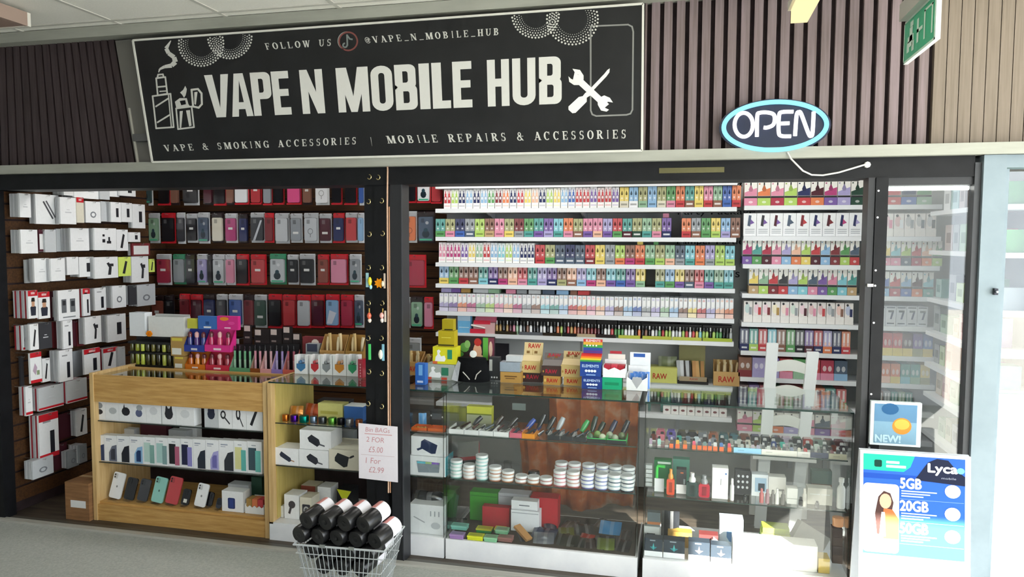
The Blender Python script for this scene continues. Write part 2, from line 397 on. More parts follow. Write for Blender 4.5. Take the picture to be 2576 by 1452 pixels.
struct(MB().box(-6.7, -6.5, -5.0, 3.86, 0, ZC, 'c8c4ba'), 'shade_wall', 'wallgrey')  # unseen wall added to block light and darken the left side
# ---------------------------------------------------------------- the shop sign
SY = 3.60
def sp(px, py, Y=SY): p = PY(px, py, Y); return (p.x, p.z)
sign = thing('shop_sign', (PY(1000, 395, SY).x, SY, 2.19), 'long black shop sign lettered VAPE N MOBILE HUB above the shop front', 'sign')
q = [sp(335, 102), sp(1618, 10), sp(1615, 379), sp(384, 408)]
panel = MB().prism(q, SY, SY + .012, '121316').build('panel', 'sign', sign)
def edge(a, b, w, Y0, Y1):
    a = Vector((a[0], 0, a[1])); b = Vector((b[0], 0, b[1])); n = (b - a).normalized().cross(Vector((0, 1, 0))) * w
    return [(a.x - n.x, a.z - n.z), (b.x - n.x, b.z - n.z), (b.x + n.x, b.z + n.z), (a.x + n.x, a.z + n.z)]
for i in range(4):
    MB().prism(edge(q[i], q[(i + 1) % 4], .005, 0, 0), SY - .006, SY + .013, 'd9d8d0').build('border', 'paint', sign)
MB().box(-3.05, -.24, SY + .013, 3.672, 2.3, 2.34, '555555').box(-3.0, -.24, SY + .013, 3.672, 2.75, 2.79, '555555').build('batten', 'paint', sign)
TY = SY - .0012
class Pen:                                   # prints shapes given in photo pixels of the sign face
    def __init__(s, Y=TY, col='e3e2dc'): s.m = MB(); s.Y = Y; s.col = col; s.k = 0
    def p(s, pts, col=None):
        s.k += 1; yy = s.Y - .00003 * (s.k % 24)
        s.m.fpoly([sp(a, b, s.Y) for a, b in pts], yy, col or s.col)
    def line(s, pts, w, col=None, closed=False):
        n = len(pts)
        for i in range(n if closed else n - 1):
            (x0, y0), (x1, y1) = pts[i], pts[(i + 1) % n]
            d = math.hypot(x1 - x0, y1 - y0) or 1; e = .3 * w
            tx_, ty_ = (x1 - x0) / d, (y1 - y0) / d; nx, ny = -ty_ * w / 2, tx_ * w / 2
            x0 -= tx_ * e; y0 -= ty_ * e; x1 += tx_ * e; y1 += ty_ * e
            s.p([(x0 + nx, y0 + ny), (x0 - nx, y0 - ny), (x1 - nx, y1 - ny), (x1 + nx, y1 + ny)], col)
    def ring(s, cx, cy, r0, r1, n=24, a0=0, a1=360, col=None):
        for k in range(n):
            a = math.radians(a0 + (a1 - a0) * k / n); b = math.radians(a0 + (a1 - a0) * (k + 1) / n)
            s.p([(cx + r1 * math.cos(a), cy - r1 * math.sin(a)), (cx + r1 * math.cos(b), cy - r1 * math.sin(b)), (cx + r0 * math.cos(b), cy - r0 * math.sin(b)), (cx + r0 * math.cos(a), cy - r0 * math.sin(a))], col)
    def disc(s, cx, cy, r, n=8, col=None): s.p([(cx + r * math.cos(k * 2 * math.pi / n), cy + r * math.sin(k * 2 * math.pi / n)) for k in range(n)], col)
# heavy condensed capitals, drawn as shapes in a unit box
def rr(x0, x1, y0, y1, rx, ry, n=5, corners='1111'):
    o = []
    for (cx, cy, a, on) in ((x1 - rx, y1 - ry, 0, corners[0]), (x0 + rx, y1 - ry, 90, corners[1]), (x0 + rx, y0 + ry, 180, corners[2]), (x1 - rx, y0 + ry, 270, corners[3])):
        if on == '1':
            for k in range(n + 1):
                t = math.radians(a + 90 * k / n); o.append((cx + rx * math.cos(t), cy + ry * math.sin(t)))
        else:
            c = {0: (x1, y1), 90: (x0, y1), 180: (x0, y0), 270: (x1, y0)}[a]; o += [c] * (n + 1)
    return o
def hollow(o, i): return [[o[k], o[(k + 1) % len(o)], i[(k + 1) % len(i)], i[k]] for k in range(len(o))]
def bar(x0, x1, y0, y1): return [[(x0, y0), (x1, y0), (x1, y1), (x0, y1)]]
def bowl(x0, x1, y0, y1, sx, sy, corners='1001'):
    return hollow(rr(x0, x1, y0, y1, .3, .13, corners=corners), rr(x0 + sx, x1 - sx, y0 + sy, y1 - sy, .09, .05, corners=corners))
BIG = {'V': [[(0, 1), (.34, 1), (.51, .22), (.5, 0), (.3, 0)], [(1, 1), (.68, 1), (.51, .22), (.5, 0), (.7, 0)]],
 'A': [[(0, 0), (.31, 0), (.5, .84), (.5, 1), (.29, 1)], [(1, 0), (.69, 0), (.5, .84), (.5, 1), (.71, 1)]] + bar(.3, .7, .17, .33),
 'P': bar(0, .38, 0, 1) + bowl(0, 1, .38, 1, .38, .15), 'E': bar(0, .42, 0, 1) + bar(0, 1, 0, .17) + bar(0, .93, .43, .59) + bar(0, 1, .83, 1),
 'N': bar(0, .33, 0, 1) + bar(.67, 1, 0, 1) + [[(0, 1), (.33, 1), (1, 0), (.67, 0)]],
 'M': bar(0, .24, 0, 1) + bar(.76, 1, 0, 1) + [[(0, 1), (.33, 1), (.56, .12), (.6, 0), (.4, 0)], [(1, 1), (.67, 1), (.44, .12), (.4, 0), (.6, 0)]],
 'O': hollow(rr(0, 1, 0, 1, .48, .2), rr(.36, .64, .16, .84, .13, .06)),
 'B': bar(0, .36, 0, 1) + bowl(0, 1, 0, .56, .36, .15) + bowl(0, .96, .45, 1, .36, .15), 'I': bar(0, 1, 0, 1),
 'L': bar(0, .52, 0, 1) + bar(0, 1, 0, .17), 'H': bar(0, .36, 0, 1) + bar(.64, 1, 0, 1) + bar(.3, .7, .42, .59),
 'U': hollow(rr(0, 1, 0, 1, .48, .2, corners='0011'), rr(.35, .65, .16, 1, .14, .06, corners='0011'))}
bx = [('V', 527, 603), ('A', 577, 633), ('P', 634, 683), ('E', 686, 729), ('N', 757, 814), ('M', 848, 928), ('O', 934, 988), ('B', 994, 1049), ('I', 1055, 1081), ('L', 1087, 1133), ('E', 1139, 1187), ('H', 1226, 1281), ('U', 1289, 1347), ('B', 1356, 1413)]
bx[0] = ('V', 520, 580)
bx[1] = ('A', 578, 632)
for ch, x0, x1 in bx:
    pn = Pen(col='d9d8d3')
    for piece in BIG[ch]:
        o = []
        for u, v in piece:
            x = x0 + (x1 - x0) * u; t = (x - 527) / (1413 - 527)
            yb = 296 + (261 - 296) * t; yt = 189 + (141 - 189) * t
            sh = 14 * (1 - t)
            o.append((x + sh * (.5 - v), yb + (yt - yb) * v))
        pn.p(o)
    pn.m.build('letter', 'paper', panel)
# spaced serif capitals
def serif(ch):
    T, H = .26, .10; S = lambda x, y, w=.46: bar(x - w / 2, x + w / 2, y - .0, y + .07) if y < .5 else bar(x - w / 2, x + w / 2, y - .07, y)
    st = lambda x: bar(x - T / 2, x + T / 2, 0, 1) + S(x, 0) + S(x, 1)
    dg = lambda x0, y0, x1, y1, w: [[(x0 - w / 2, y0), (x0 + w / 2, y0), (x1 + w / 2, y1), (x1 - w / 2, y1)]]
    el = lambda cx, cy, rx, ry, a0, a1, t=.24, h=.09, n=14: [[(cx + rx * math.cos(a), cy + ry * math.sin(a)), (cx + rx * math.cos(b), cy + ry * math.sin(b)), (cx + (rx - t) * math.cos(b), cy + (ry - h) * math.sin(b)), (cx + (rx - t) * math.cos(a), cy + (ry - h) * math.sin(a))] for a, b in [(math.radians(a0 + (a1 - a0) * k / n), math.radians(a0 + (a1 - a0) * (k + 1) / n)) for k in range(n)]]
    if ch == 'A': return dg(.12, 0, .5, 1, .12) + dg(.85, 0, .5, 1, .28) + bar(.25, .75, .3, .38) + S(.12, 0, .36) + S(.85, 0, .46)
    if ch == 'B': return st(.22) + el(.45, .74, .36, .27, -90, 90) + el(.45, .25, .45, .27, -90, 90) + bar(.2, .5, .9, 1) + bar(.2, .5, .45, .54) + bar(.2, .5, 0, .08)
    if ch == 'C': return el(.5, .5, .5, .52, 45, 315, .27) + bar(.82, .92, .66, 1)
    if ch == 'E': return st(.22) + bar(.2, .95, .92, 1) + bar(.2, .95, 0, .08) + bar(.2, .7, .47, .55) + bar(.87, .96, .74, 1) + bar(.87, .96, 0, .26) + bar(.64, .72, .37, .64)
    if ch == 'F': return st(.22) + bar(.2, .95, .92, 1) + bar(.2, .7, .47, .55) + bar(.87, .96, .74, 1) + bar(.64, .72, .37, .64)
    if ch == 'G': return el(.5, .5, .5, .52, 45, 330, .27) + bar(.82, .92, .66, 1) + bar(.72, .96, 0, .42) + bar(.6, 1.0, .38, .45)
    if ch == 'H': return st(.2) + st(.8) + bar(.2, .8, .46, .54)
    if ch == 'I': return st(.5)
    if ch == 'K': return st(.22) + dg(.35, .45, .85, 1, .13) + dg(.85, 0, .45, .6, .28) + S(.85, 0) + S(.85, 1, .36)
    if ch == 'L': return st(.22) + bar(.2, .95, 0, .08) + bar(.87, .96, 0, .28)
    if ch == 'M': return dg(.08, 0, .12, 1, .1) + dg(.88, 0, .86, 1, .26) + dg(.48, 0, .18, 1, .24) + dg(.48, 0, .82, 1, .1) + S(.08, 0, .3) + S(.88, 0, .4) + S(.1, 1, .3) + S(.9, 1, .34)
    if ch == 'N': return dg(.14, 0, .14, 1, .1) + dg(.86, 0, .86, 1, .1) + dg(.84, 0, .2, 1, .3) + S(.14, 0, .32) + S(.86, 1, .32) + S(.14, 1, .3)
    if ch == 'O': return el(.5, .5, .52, .52, 0, 360, .27, .09, 20)
    if ch == 'P': return st(.22) + el(.48, .72, .44, .29, -90, 90) + bar(.2, .5, .92, 1) + bar(.2, .5, .43, .52)
    if ch == 'R': return st(.22) + el(.45, .74, .42, .27, -90, 90) + bar(.2, .5, .92, 1) + bar(.2, .5, .46, .55) + dg(.88, 0, .5, .5, .28) + S(.9, 0, .36)
    if ch == 'S': return el(.48, .73, .38, .28, 40, 270, .22) + el(.5, .27, .42, .29, -140, 90, .24) + bar(.78, .86, .72, 1) + bar(.08, .16, 0, .28)
    if ch == 'U': return bar(.1, .34, .3, 1) + bar(.78, .88, .3, 1) + el(.49, .32, .39, .34, 180, 360, .2) + S(.22, 1) + S(.83, 1, .34)
    if ch == 'V': return dg(.48, 0, .15, 1, .28) + dg(.5, 0, .86, 1, .12) + S(.15, 1, .42) + S(.88, 1, .34)
    if ch == 'W': return dg(.3, 0, .1, 1, .2) + dg(.32, 0, .52, 1, .1) + dg(.72, 0, .5, 1, .2) + dg(.74, 0, .95, 1, .1) + S(.1, 1, .3) + S(.5, 1, .3) + S(.95, 1, .24)
    if ch == '&': return el(.42, .77, .26, .25, 0, 360, .14) + el(.38, .27, .38, .28, 60, 350, .18) + dg(.9, 0, .3, .7, .2) + bar(.6, 1, .5, .56)
    if ch == '@': return el(.5, .45, .5, .48, 0, 330, .1, .08, 18) + el(.5, .45, .24, .24, 0, 360, .12, .09) + bar(.68, .78, .25, .7)
    if ch == '_': return bar(0, 1, -.02, .08)
    if ch == '|': return bar(.42, .58, -.15, 1.05)
    return []
SW = {'M': 1.25, 'W': 1.25, 'I': .55, 'N': 1.05, '|': .6, ' ': .75, '_': .8, '@': 1.0, '&': 1.05, 'E': .85, 'F': .82, 'L': .85, 'S': .8}
def serif_line(txt, bl, br, hl, hr, gap=.52, col='cfcec8'):
    tot = sum(SW.get(c, 1) + gap for c in txt) - gap; u = 0
    for c in txt:
        w = SW.get(c, 1); pn = Pen(col=col)
        for piece in serif(c):
            o = []
            for a, v in piece:
                t = (u + a * w) / tot; h = hl + (hr - hl) * t
                o.append((bl[0] + (br[0] - bl[0]) * t + (6 * (1 - t)) * (.5 - v), bl[1] + (br[1] - bl[1]) * t - h * v))
            pn.p(o)
        u += w + gap
        if pn.m.f: pn.m.build('letter', 'paper', panel)
serif_line('FOLLOW US', (668, 125), (833, 115), 16, 17)
serif_line('@VAPE_N_MOBILE_HUB', (918, 109), (1255, 88), 16, 17.5)
serif_line('VAPE & SMOKING ACCESSORIES', (414, 381), (896, 363), 16, 18)
serif_line('|', (931, 365), (937, 365), 19, 19)
serif_line('MOBILE REPAIRS & ACCESSORIES', (974, 361), (1575, 348), 19, 22)
# halftone rings of dots, cut off by the sign's top edge
def topy(x): return 100 - 92 * (x - 333) / 1287 + 5
def dots(cx, cy, R):
    pn = Pen(col='d5d4ce')
    for k, fr_ in enumerate((1, .90, .80, .70, .61)):
        n = 44; r = 2.7 - .42 * k
        for i in range(n):
            a = 2 * math.pi * (i + .5 * (k % 2)) / n; x, y = cx + R * fr_ * math.cos(a), cy + R * fr_ * math.sin(a)
            if y - r > topy(x): pn.disc(x, y, r, 6)
    pn.m.build('dot_ring', 'paper', panel)
dots(506, 110, 56); dots(578, 92, 55); dots(1347, 36, 59); dots(1440, 48, 64)
# icons: vape with smoke, lighter, spanner and screwdriver, phone outline, round music badge
pn = Pen(col='c9c8c2')
sm = [(430, 102), (424, 112), (418, 122), (424, 134), (438, 144), (441, 156), (432, 165), (414, 168), (402, 174), (399, 182)]
wd = [2, 6, 10, 10, 11, 13, 11, 8, 5, 2]
for i in range(len(sm) - 1):
    (a, b), (c, d) = sm[i], sm[i + 1]; l = math.hypot(c - a, d - b); nx, ny = -(d - b) / l, (c - a) / l
    pn.p([(a + nx * wd[i] / 2, b + ny * wd[i] / 2), (a - nx * wd[i] / 2, b - ny * wd[i] / 2), (c - nx * wd[i + 1] / 2, d - ny * wd[i + 1] / 2), (c + nx * wd[i + 1] / 2, d + ny * wd[i + 1] / 2)])
pn.line([(384, 242), (429, 236), (437, 320), (393, 323)], 4, closed=True)
pn.line([(424, 240), (431, 318)], 3); pn.line([(393, 197), (416, 194), (421, 236), (397, 240)], 4, closed=True)
pn.line([(398, 188), (410, 187), (412, 194), (396, 196)], 4, closed=True); pn.line([(397, 219), (419, 217)], 4); pn.line([(402, 230), (418, 229)], 3)
pn.line([(392, 268), (423, 248)], 4); pn.line([(396, 308), (427, 289)], 4)
pn.m.build('vape_icon', 'paper', panel)
pn = Pen(col='c9c8c2')
pn.line([(443, 273), (482, 268), (488, 320), (448, 325)], 4, closed=True)
pn.p([(440, 256), (452, 247), (470, 247), (474, 262), (480, 270), (444, 274)]); pn.p([(452, 254), (466, 252), (468, 262), (456, 265)], '15161a')
pn.p([(452, 280), (460, 279), (456, 322), (452, 322)]); pn.p([(468, 278), (478, 277), (482, 316), (476, 318)])
pn.p([(463, 246), (458, 238), (453, 233), (461, 226), (466, 216), (470, 224), (469, 232), (467, 240)])
pn.line([(482, 226), (498, 224), (507, 235), (508, 262), (500, 271), (486, 268)], 5, closed=True); pn.p([(489, 232), (497, 231), (493, 264), (489, 262)])
pn.m.build('lighter_icon', 'paper', panel)
pn = Pen(col='dedcd6')
pn.line([(1486, 66), (1580, 62), (1590, 67), (1593, 80), (1591, 276), (1586, 286), (1576, 289), (1500, 292), (1490, 288), (1486, 278)], 4, '8b8b88', closed=True)
pn.line([(1485, 96), (1486, 200)], 3, '8b8b88')
pn.m.build('phone_icon', 'paper', panel)
pn = Pen(TY - .0008, 'eeede8')
pn.p([(1446, 180), (1462, 196), (1532, 262), (1520, 272), (1452, 210), (1440, 206)])
pn.p([(1440, 173), (1459, 176), (1468, 190), (1468, 200), (1458, 214), (1444, 214), (1432, 206), (1430, 192), (1436, 198), (1446, 203), (1454, 196), (1455, 188), (1446, 182)])
pn.p([(1503, 248), (1520, 240), (1534, 246), (1542, 258), (1530, 256), (1518, 262), (1519, 270), (1532, 276), (1526, 281), (1512, 278), (1504, 264)])
pn.p([(1534, 172), (1533, 182), (1526, 192), (1492, 228), (1484, 224), (1520, 186), (1528, 176)])
pn.p([(1484, 226), (1494, 236), (1482, 242), (1476, 246), (1476, 256), (1448, 284), (1440, 285), (1430, 276), (1430, 268), (1456, 244), (1466, 242), (1472, 234)])
pn.m.build('tools_icon', 'paper', panel)
pn = Pen(col='6b5350')
pn.ring(876, 104, 21, 25, 24, col='7c4a46'); pn.ring(873, 103, 21.5, 24, 16, 60, 250, col='8e9490')
pn.line([(873, 88), (874, 114)], 4, '7d8482'); pn.ring(868, 114, 3, 7, 12, 90, 380, col='7d8482'); pn.line([(874, 90), (880, 98), (886, 99)], 4, '7d8482')
pn.m.build('music_badge', 'paper', panel)

# ---------------------------------------------------------------- OPEN sign with its lead
oc = PY(1949, 316, 3.60); OX = (PY(2087, 316, 3.60).x - PY(1811, 316, 3.60).x) / 2; OZ = (PY(1949, 249, 3.6).z - PY(1949, 382, 3.6).z) / 2
osn = thing('open_sign', (oc.x, 3.6, oc.z - OZ), 'oval blue neon sign reading OPEN on the slatted fascia', 'neon sign')
def oval(a, b, n=40): return [(oc.x + a * math.cos(k * 2 * math.pi / n), oc.z + b * math.sin(k * 2 * math.pi / n)) for k in range(n)]
MB().prism(oval(OX * 1.03, OZ * 1.05), 3.625, 3.64, '16203a').build('backing', 'plastic', osn)
MB().box(oc.x - .1, oc.x + .1, 3.64, 3.672, oc.z - .04, oc.z + .04, '222222').build('mount', 'plastic', osn)
MB().tube([(x, 3.612, z) for x, z in oval(OX * .94, OZ * .91, 64)], .0105, 'bff2ff', 8, closed=True).build('blue_tube', 'neon_blue', osn, smooth=True)
def neon(pts):
    P_ = [Vector(p) for p in pts]; P_ = [P_[0] * 2 - P_[1]] + P_ + [P_[-1] * 2 - P_[-2]]; sm_ = []
    for i in range(1, len(P_) - 2):
        for k in range(5):
            t = k / 5; a, b, c, d = P_[i - 1:i + 3]; sm_.append(.5 * ((2 * b) + (c - a) * t + (2 * a - 5 * b + 4 * c - d) * t * t + (3 * b - a - 3 * c + d) * t ** 3))
    sm_.append(P_[-2])
    MB().tube([(PY(a, b, 3.606).x, 3.606, PY(a, b, 3.606).z) for a, b in sm_], .0088, 'ffffff', 8).build('letter_tube', 'neon_white', osn, smooth=True)
neon([(1871 + 23 * math.cos(math.radians(k)), 314 + 30 * math.sin(math.radians(k))) for k in range(0, 361, 20)])
neon([(1904, 344), (1905, 292), (1911, 284), (1930, 283), (1946, 288), (1949, 302), (1944, 315), (1930, 321), (1921, 321)])
neon([(1996, 281), (1968, 282), (1960, 290), (1959, 332), (1966, 342), (1990, 343)]); neon([(1960, 311), (1986, 310)])
neon([(2000, 342), (2004, 290), (2010, 282), (2016, 288), (2034, 336), (2040, 342), (2044, 334), (2047, 281)])
cord = [(1981, 384, 3.61), (1990, 400, 3.60), (2004, 414, 3.60), (2020, 430, 3.62), (2042, 440, 3.63), (2070, 441, 3.63), (2110, 434, 3.63), (2150, 422, 3.63), (2180, 413, 3.64)]
MB().tube([PY(*c) for c in cord], .004, 'd8d6d0', 6).build('power_lead', 'plastic', osn, smooth=True)
MB().lathe([(.004, 0), (.014, .004), (.014, .02)], 'e8e6e0', 8, tuple(PY(2183, 414, 3.64)), 'y').build('plug', 'plastic', osn)

# ---------------------------------------------------------------- exit sign, batten lamp, left ceiling lamp
EX = PY(2272, 163, 3.5).x
def ez(px, py): return PX(px, py, EX)
e = thing('exit_sign', (EX, 3.3, 2.35), 'green emergency exit sign hanging from the ceiling at right', 'exit sign')
p0, p1 = ez(2272, 163), ez(2352, 102); zt_ = p0.z + (ez(2278, 57).z - p0.z)
MB().box(EX, EX + .018, p1.y, p0.y, p0.z, zt_, 'e6ebe6', left='33c090').build('panel', 'plastic', e)
mm = MB()
def exq(y0, y1, z0, z1, c='d6efe0'):
    h = zt_ - p0.z; w = p0.y - p1.y
    mm.add([(EX - .001, p0.y - w * y0, p0.z + h * z0), (EX - .001, p0.y - w * y1, p0.z + h * z0), (EX - .001, p0.y - w * y1, p0.z + h * z1), (EX - .001, p0.y - w * y0, p0.z + h * z1)], [(3, 2, 1, 0)], c)
for a in ((0, 1, 0, .05), (0, 1, .95, 1), (0, .03, 0, 1), (.97, 1, 0, 1)): exq(*a)
exq(.14, .34, .42, .56); exq(.2, .3, .3, .75); exq(.22, .32, .76, .88); exq(.12, .2, .2, .45); exq(.28, .36, .16, .4)
exq(.44, .5, .25, .8); exq(.44, .62, .48, .56); exq(.66, .70, .2, .85); exq(.88, .92, .2, .85); exq(.66, .92, .81, .86)
mm.build('pictogram', 'paper', e)
MB().box(EX - .03, EX + .05, p1.y - .02, p0.y - .03, zt_, zt_ + .07, 'b7b7ae').build('housing', 'plastic', e)
for y in (3.2, 3.36): MB().box(EX, EX + .02, y, y + .03, zt_ + .07, ZC, 'b7b7ae').build('hanger', 'paint', e)
b0 = PY(1980, 62, 3.35); b1 = PY(2032, 58, 3.35)
bt = thing('batten_light', ((b0.x + b1.x) / 2, 2.9, b0.z), 'cream batten lamp hanging above the OPEN sign', 'lamp')
MB().box(b0.x, b1.x, 2.2, 3.35, b0.z + .055, b0.z + .09, 'd9d6c8').build('body', 'shelf', bt)
MB().box(b0.x + .012, b1.x - .004, 2.25, 3.335, b0.z, b0.z + .055, 'f0e2a8').build('diffuser', 'batten', bt)
for y in (2.4, 3.1): MB().box(b0.x + .03, b0.x + .05, y, y + .03, b0.z + .09, ZC, 'b7b7ae').build('hanger', 'paint', bt)
c0 = PZ(78, 68, 2.86)
cl = thing('ceiling_light', (c0.x - .3, c0.y - .3, 2.86), 'unlit brown ceiling lamp with white edges in the top left corner', 'ceiling light')
MB().box(c0.x - .62, c0.x - .02, c0.y - .9, c0.y - .02, 2.862, 2.90, '9b8478').build('diffuser', 'plastic', cl)
MB().box(c0.x - .64, c0.x, c0.y - .02, c0.y, 2.86, 2.93, 'e6e2d8').box(c0.x - .64, c0.x, c0.y - .92, c0.y - .9, 2.86, 2.93, 'e6e2d8').box(c0.x - .02, c0.x, c0.y - .9, c0.y - .02, 2.86, 2.93, 'a89286').box(c0.x - .6, c0.x - .04, c0.y - .88, c0.y - .04, 2.90, ZC, 'd8d2c6').build('frame', 'paint', cl)
# ================================================================ counters, shelves, posts
ZT = .927
def glass_box(name, t, x0, x1, y0, y1, z0, z1, mat='glass'):
    return MB().box(x0, x1, y0, y1, z0, z1, 'd5e2dc').build(name, mat, t)
def edge_strip(name, t, x0, x1, y0, y1, z0, z1, col='1d3a34'):
    return MB().box(x0, x1, y0, y1, z0, z1, col).build(name, 'glossy', t)
# light oak counter, left
AX0, AX1, AY0, AY1 = -3.548, -2.335, YC, 4.26
oc1 = thing('wooden_display_counter', ((AX0 + AX1) / 2, 4.0, 0), 'light oak display counter with glass shelves of boxed phones', 'counter', 'display counters')
MB().box(AX0, AX0 + .026, AY0, AY1, .004, ZT, 'c8a060').build('side_panel', 'oak_v', oc1)
MB().box(AX1 - .026, AX1, AY0, AY1, .004, ZT, 'c8a060').build('side_panel', 'oak_v', oc1)
MB().box(AX0 + .026, AX1 - .026, AY0 + .006, AY0 + .024, .75, .917, 'c8a060').build('top_fascia', 'oak', oc1)
MB().box(AX0 + .026, AX1 - .026, AY0 + .006, AY0 + .024, .004, .105, 'c8a060').build('plinth', 'oak', oc1)
MB().box(AX0 + .026, AX1 - .026, AY0 + .024, AY1 - .012, .10, .118, 'c8a060').build('deck', 'oak', oc1)
MB().box(AX0 + .026, AX1 - .026, AY1 - .012, AY1, .004, .90, '3a3028').build('back_panel', 'groove', oc1)
MB().box(AX0 + .026, AX1 - .026, 4.07, 4.09, .895, .917, 'c8a060').build('cross_rail', 'oak', oc1)
glass_box('glass_top', oc1, AX0 + .026, AX1 - .026, AY0 + .025, AY1, .903, .909, 'top_glass')
for z in (.622, .362):
    gs = glass_box('glass_shelf', oc1, AX0 + .027, AX1 - .027, AY0 + .03, AY1 - .06, z, z + .006)
    edge_strip('shelf_edge', gs, AX0 + .027, AX1 - .027, AY0 + .027, AY0 + .0298, z, z + .006, '18241f')
# second, narrower oak-sided counter with white plinth
BX0, BX1 = -2.325, -1.60
oc2 = thing('wooden_display_counter', ((BX0 + BX1) / 2, 4.0, 0), 'narrow oak-sided glass counter with boxed speakers beside the black post', 'counter', 'display counters')
MB().box(BX0, BX0 + .024, AY0 - .012, AY1, .10, ZT, 'c8a060').build('side_panel', 'oak_v', oc2)
MB().box(BX0 + .024, BX0 + .03, AY0 + .03, AY1 - .01, .12, ZT - .01, 'c0ac64').build('side_lining', 'oak_in', oc2)
MB().box(BX0, BX1, AY0 - .012, AY1, .004, .11, 'e6e8ec').build('plinth', 'white', oc2)
gt = glass_box('glass_top', oc2, BX0 + .01, BX1, AY0 - .012, AY1 + .02, ZT, ZT + .008, 'top_glass')
edge_strip('top_edge', gt, BX0 + .01, BX1, AY0 - .0145, AY0 - .0125, ZT, ZT + .008)
for z in (.685, .435):
    gs = glass_box('glass_shelf', oc2, BX0 + .031, BX1, AY0 + .02, AY1 - .06, z, z + .006)
    edge_strip('shelf_edge', gs, BX0 + .031, BX1, AY0 + .017, AY0 + .0198, z, z + .006, '18241f')
MB().box(BX0 + .03, BX1, AY1 - .012, AY1, .11, .62, '3a3128').build('back_panel', 'groove', oc2)
# glass counters
def glass_counter(x0, x1, label, shelves, back=True):
    t = thing('glass_display_counter', ((x0 + x1) / 2, 4.0, 0), label, 'counter', 'display counters')
    MB().box(x0, x1, AY0 - .012, AY1, .004, .115, 'e8eaee').build('plinth', 'white', t)
    glass_box('front_pane', t, x0 + .012, x1 - .012, AY0, AY0 + .005, .116, ZT - .001)
    glass_box('side_pane', t, x0 + .004, x0 + .009, AY0, AY1, .116, ZT - .001)
    glass_box('side_pane', t, x1 - .009, x1 - .004, AY0, AY1, .116, ZT - .001)
    for x in (x0 + .001, x1 - .0035): edge_strip('pane_edge', t, x, x + .0025, AY0 - .003, AY0 - .0005, .116, ZT - .001, '14201c')
    gt = glass_box('glass_top', t, x0, x1, AY0 - .014, AY1 + .02, ZT, ZT + .008, 'top_glass')
    edge_strip('top_edge', gt, x0, x1, AY0 - .0165, AY0 - .0145, ZT, ZT + .008, '15302a')
    for z in shelves:
        gs = glass_box('glass_shelf', t, x0 + .014, x1 - .014, AY0 + .02, AY1 - .06, z, z + .006)
        edge_strip('shelf_edge', gs, x0 + .014, x1 - .014, AY0 + .017, AY0 + .0198, z, z + .006, '20322c')
    return t
gc0 = glass_counter(-1.495, -1.262, 'narrow glass counter with white plinth just right of the black post', (.685, .437))
gc1 = glass_counter(-1.25, -.212, 'wide middle glass counter with stacked tins and a rust cloth behind', (.685, .437))
MB().box(-1.238, -.224, AY0 + .008, AY1 - .005, .1151, .1155, '4a4038').build('deck_board', 'matte', gc1)
gc2 = glass_counter(-.185, .80, 'right glass counter full of vape devices beside the black door post', (.685, .432))
# rust cloth hanging inside the middle counter
cm_ = MB()
n = 26; xs0, xs1 = -.98, -.225
for i in range(n + 1):
    u = i / n
vv = []
for j in range(9):
    for i in range(n + 1):
        u = i / n; w = j / 8; x = xs0 + (xs1 - xs0) * (u * (1 - .16 * w) + .10 * w); z = .895 - .70 * w + .03 * math.sin(u * 9) * w
        vv.append((x, AY1 - .035 + .018 * math.sin(u * 31 + w * 2) + .008 * math.sin(u * 67), z))
cm_.add(vv, [(j * (n + 1) + i, j * (n + 1) + i + 1, (j + 1) * (n + 1) + i + 1, (j + 1) * (n + 1) + i) for j in range(8) for i in range(n)], 'aa6035')
co = cm_.build('curtain', 'cloth', smooth=True, label='rust orange patterned cloth hanging behind the middle glass counter', cat='cloth')
sd = co.modifiers.new('thick', 'SOLIDIFY'); sd.thickness = .003
# black post boards between the counters, hooks, rope
post = thing('post_board', (PY(945, 900, 3.66).x, 3.68, 0), 'tall black post between the counters studded with brass cup hooks', 'post')
pxs = [PY(a, 800, 3.66).x for a in (915, 941, 972, 983, 1013)]
MB().box(pxs[0], pxs[1] - .002, 3.68, 3.74, .004, 2.04, '141416').build('board', 'black', post)
MB().box(pxs[1], pxs[2], 3.672, 3.74, .004, 2.04, '141416').build('board', 'black', post)
MB().box(pxs[3], pxs[4], 3.662, 3.76, .004, 2.04, '222327').box(pxs[4] - .006, pxs[4], 3.658, 3.662, .004, 2.04, '3c3d42').build('frame_post', 'paint', post)
HK = [(932, 440), (954, 441), (930, 502), (963, 500), (932, 584), (965, 582), (930, 668), (963, 668), (930, 757), (964, 757), (929, 845), (962, 845), (931, 929), (963, 933), (929, 1009), (963, 1016)]
def hook(px, py):
    p = PY(px, py, 3.67)
    pts = [p + Vector((0, .012, 0)), p + Vector((0, -.008, 0))] + [p + Vector((.012 * math.sin(a) * .9, -.012 - .004, -.012 + .012 * math.cos(a))) for a in [k * .6 for k in range(8)]]
    MB().tube(pts, .0022, 'd8c48a', 6).build('cup_hook', 'metal', post, smooth=True)
for h in HK: hook(*h)
rp = [(974, 414), (975, 425), (974, 520), (975, 640), (976, 760), (976, 900), (977, 1070), (977, 1240)]
MB().tube([PY(a, b, 3.655) for a, b in rp], .0045, 'c9a68e', 6).tube([PY(a + 5, b, 3.66) for a, b in rp[2:]], .0028, 'c09070', 6).build('cord', 'fabric', smooth=True, label='pinkish cord hanging straight down the black post', cat='cord')
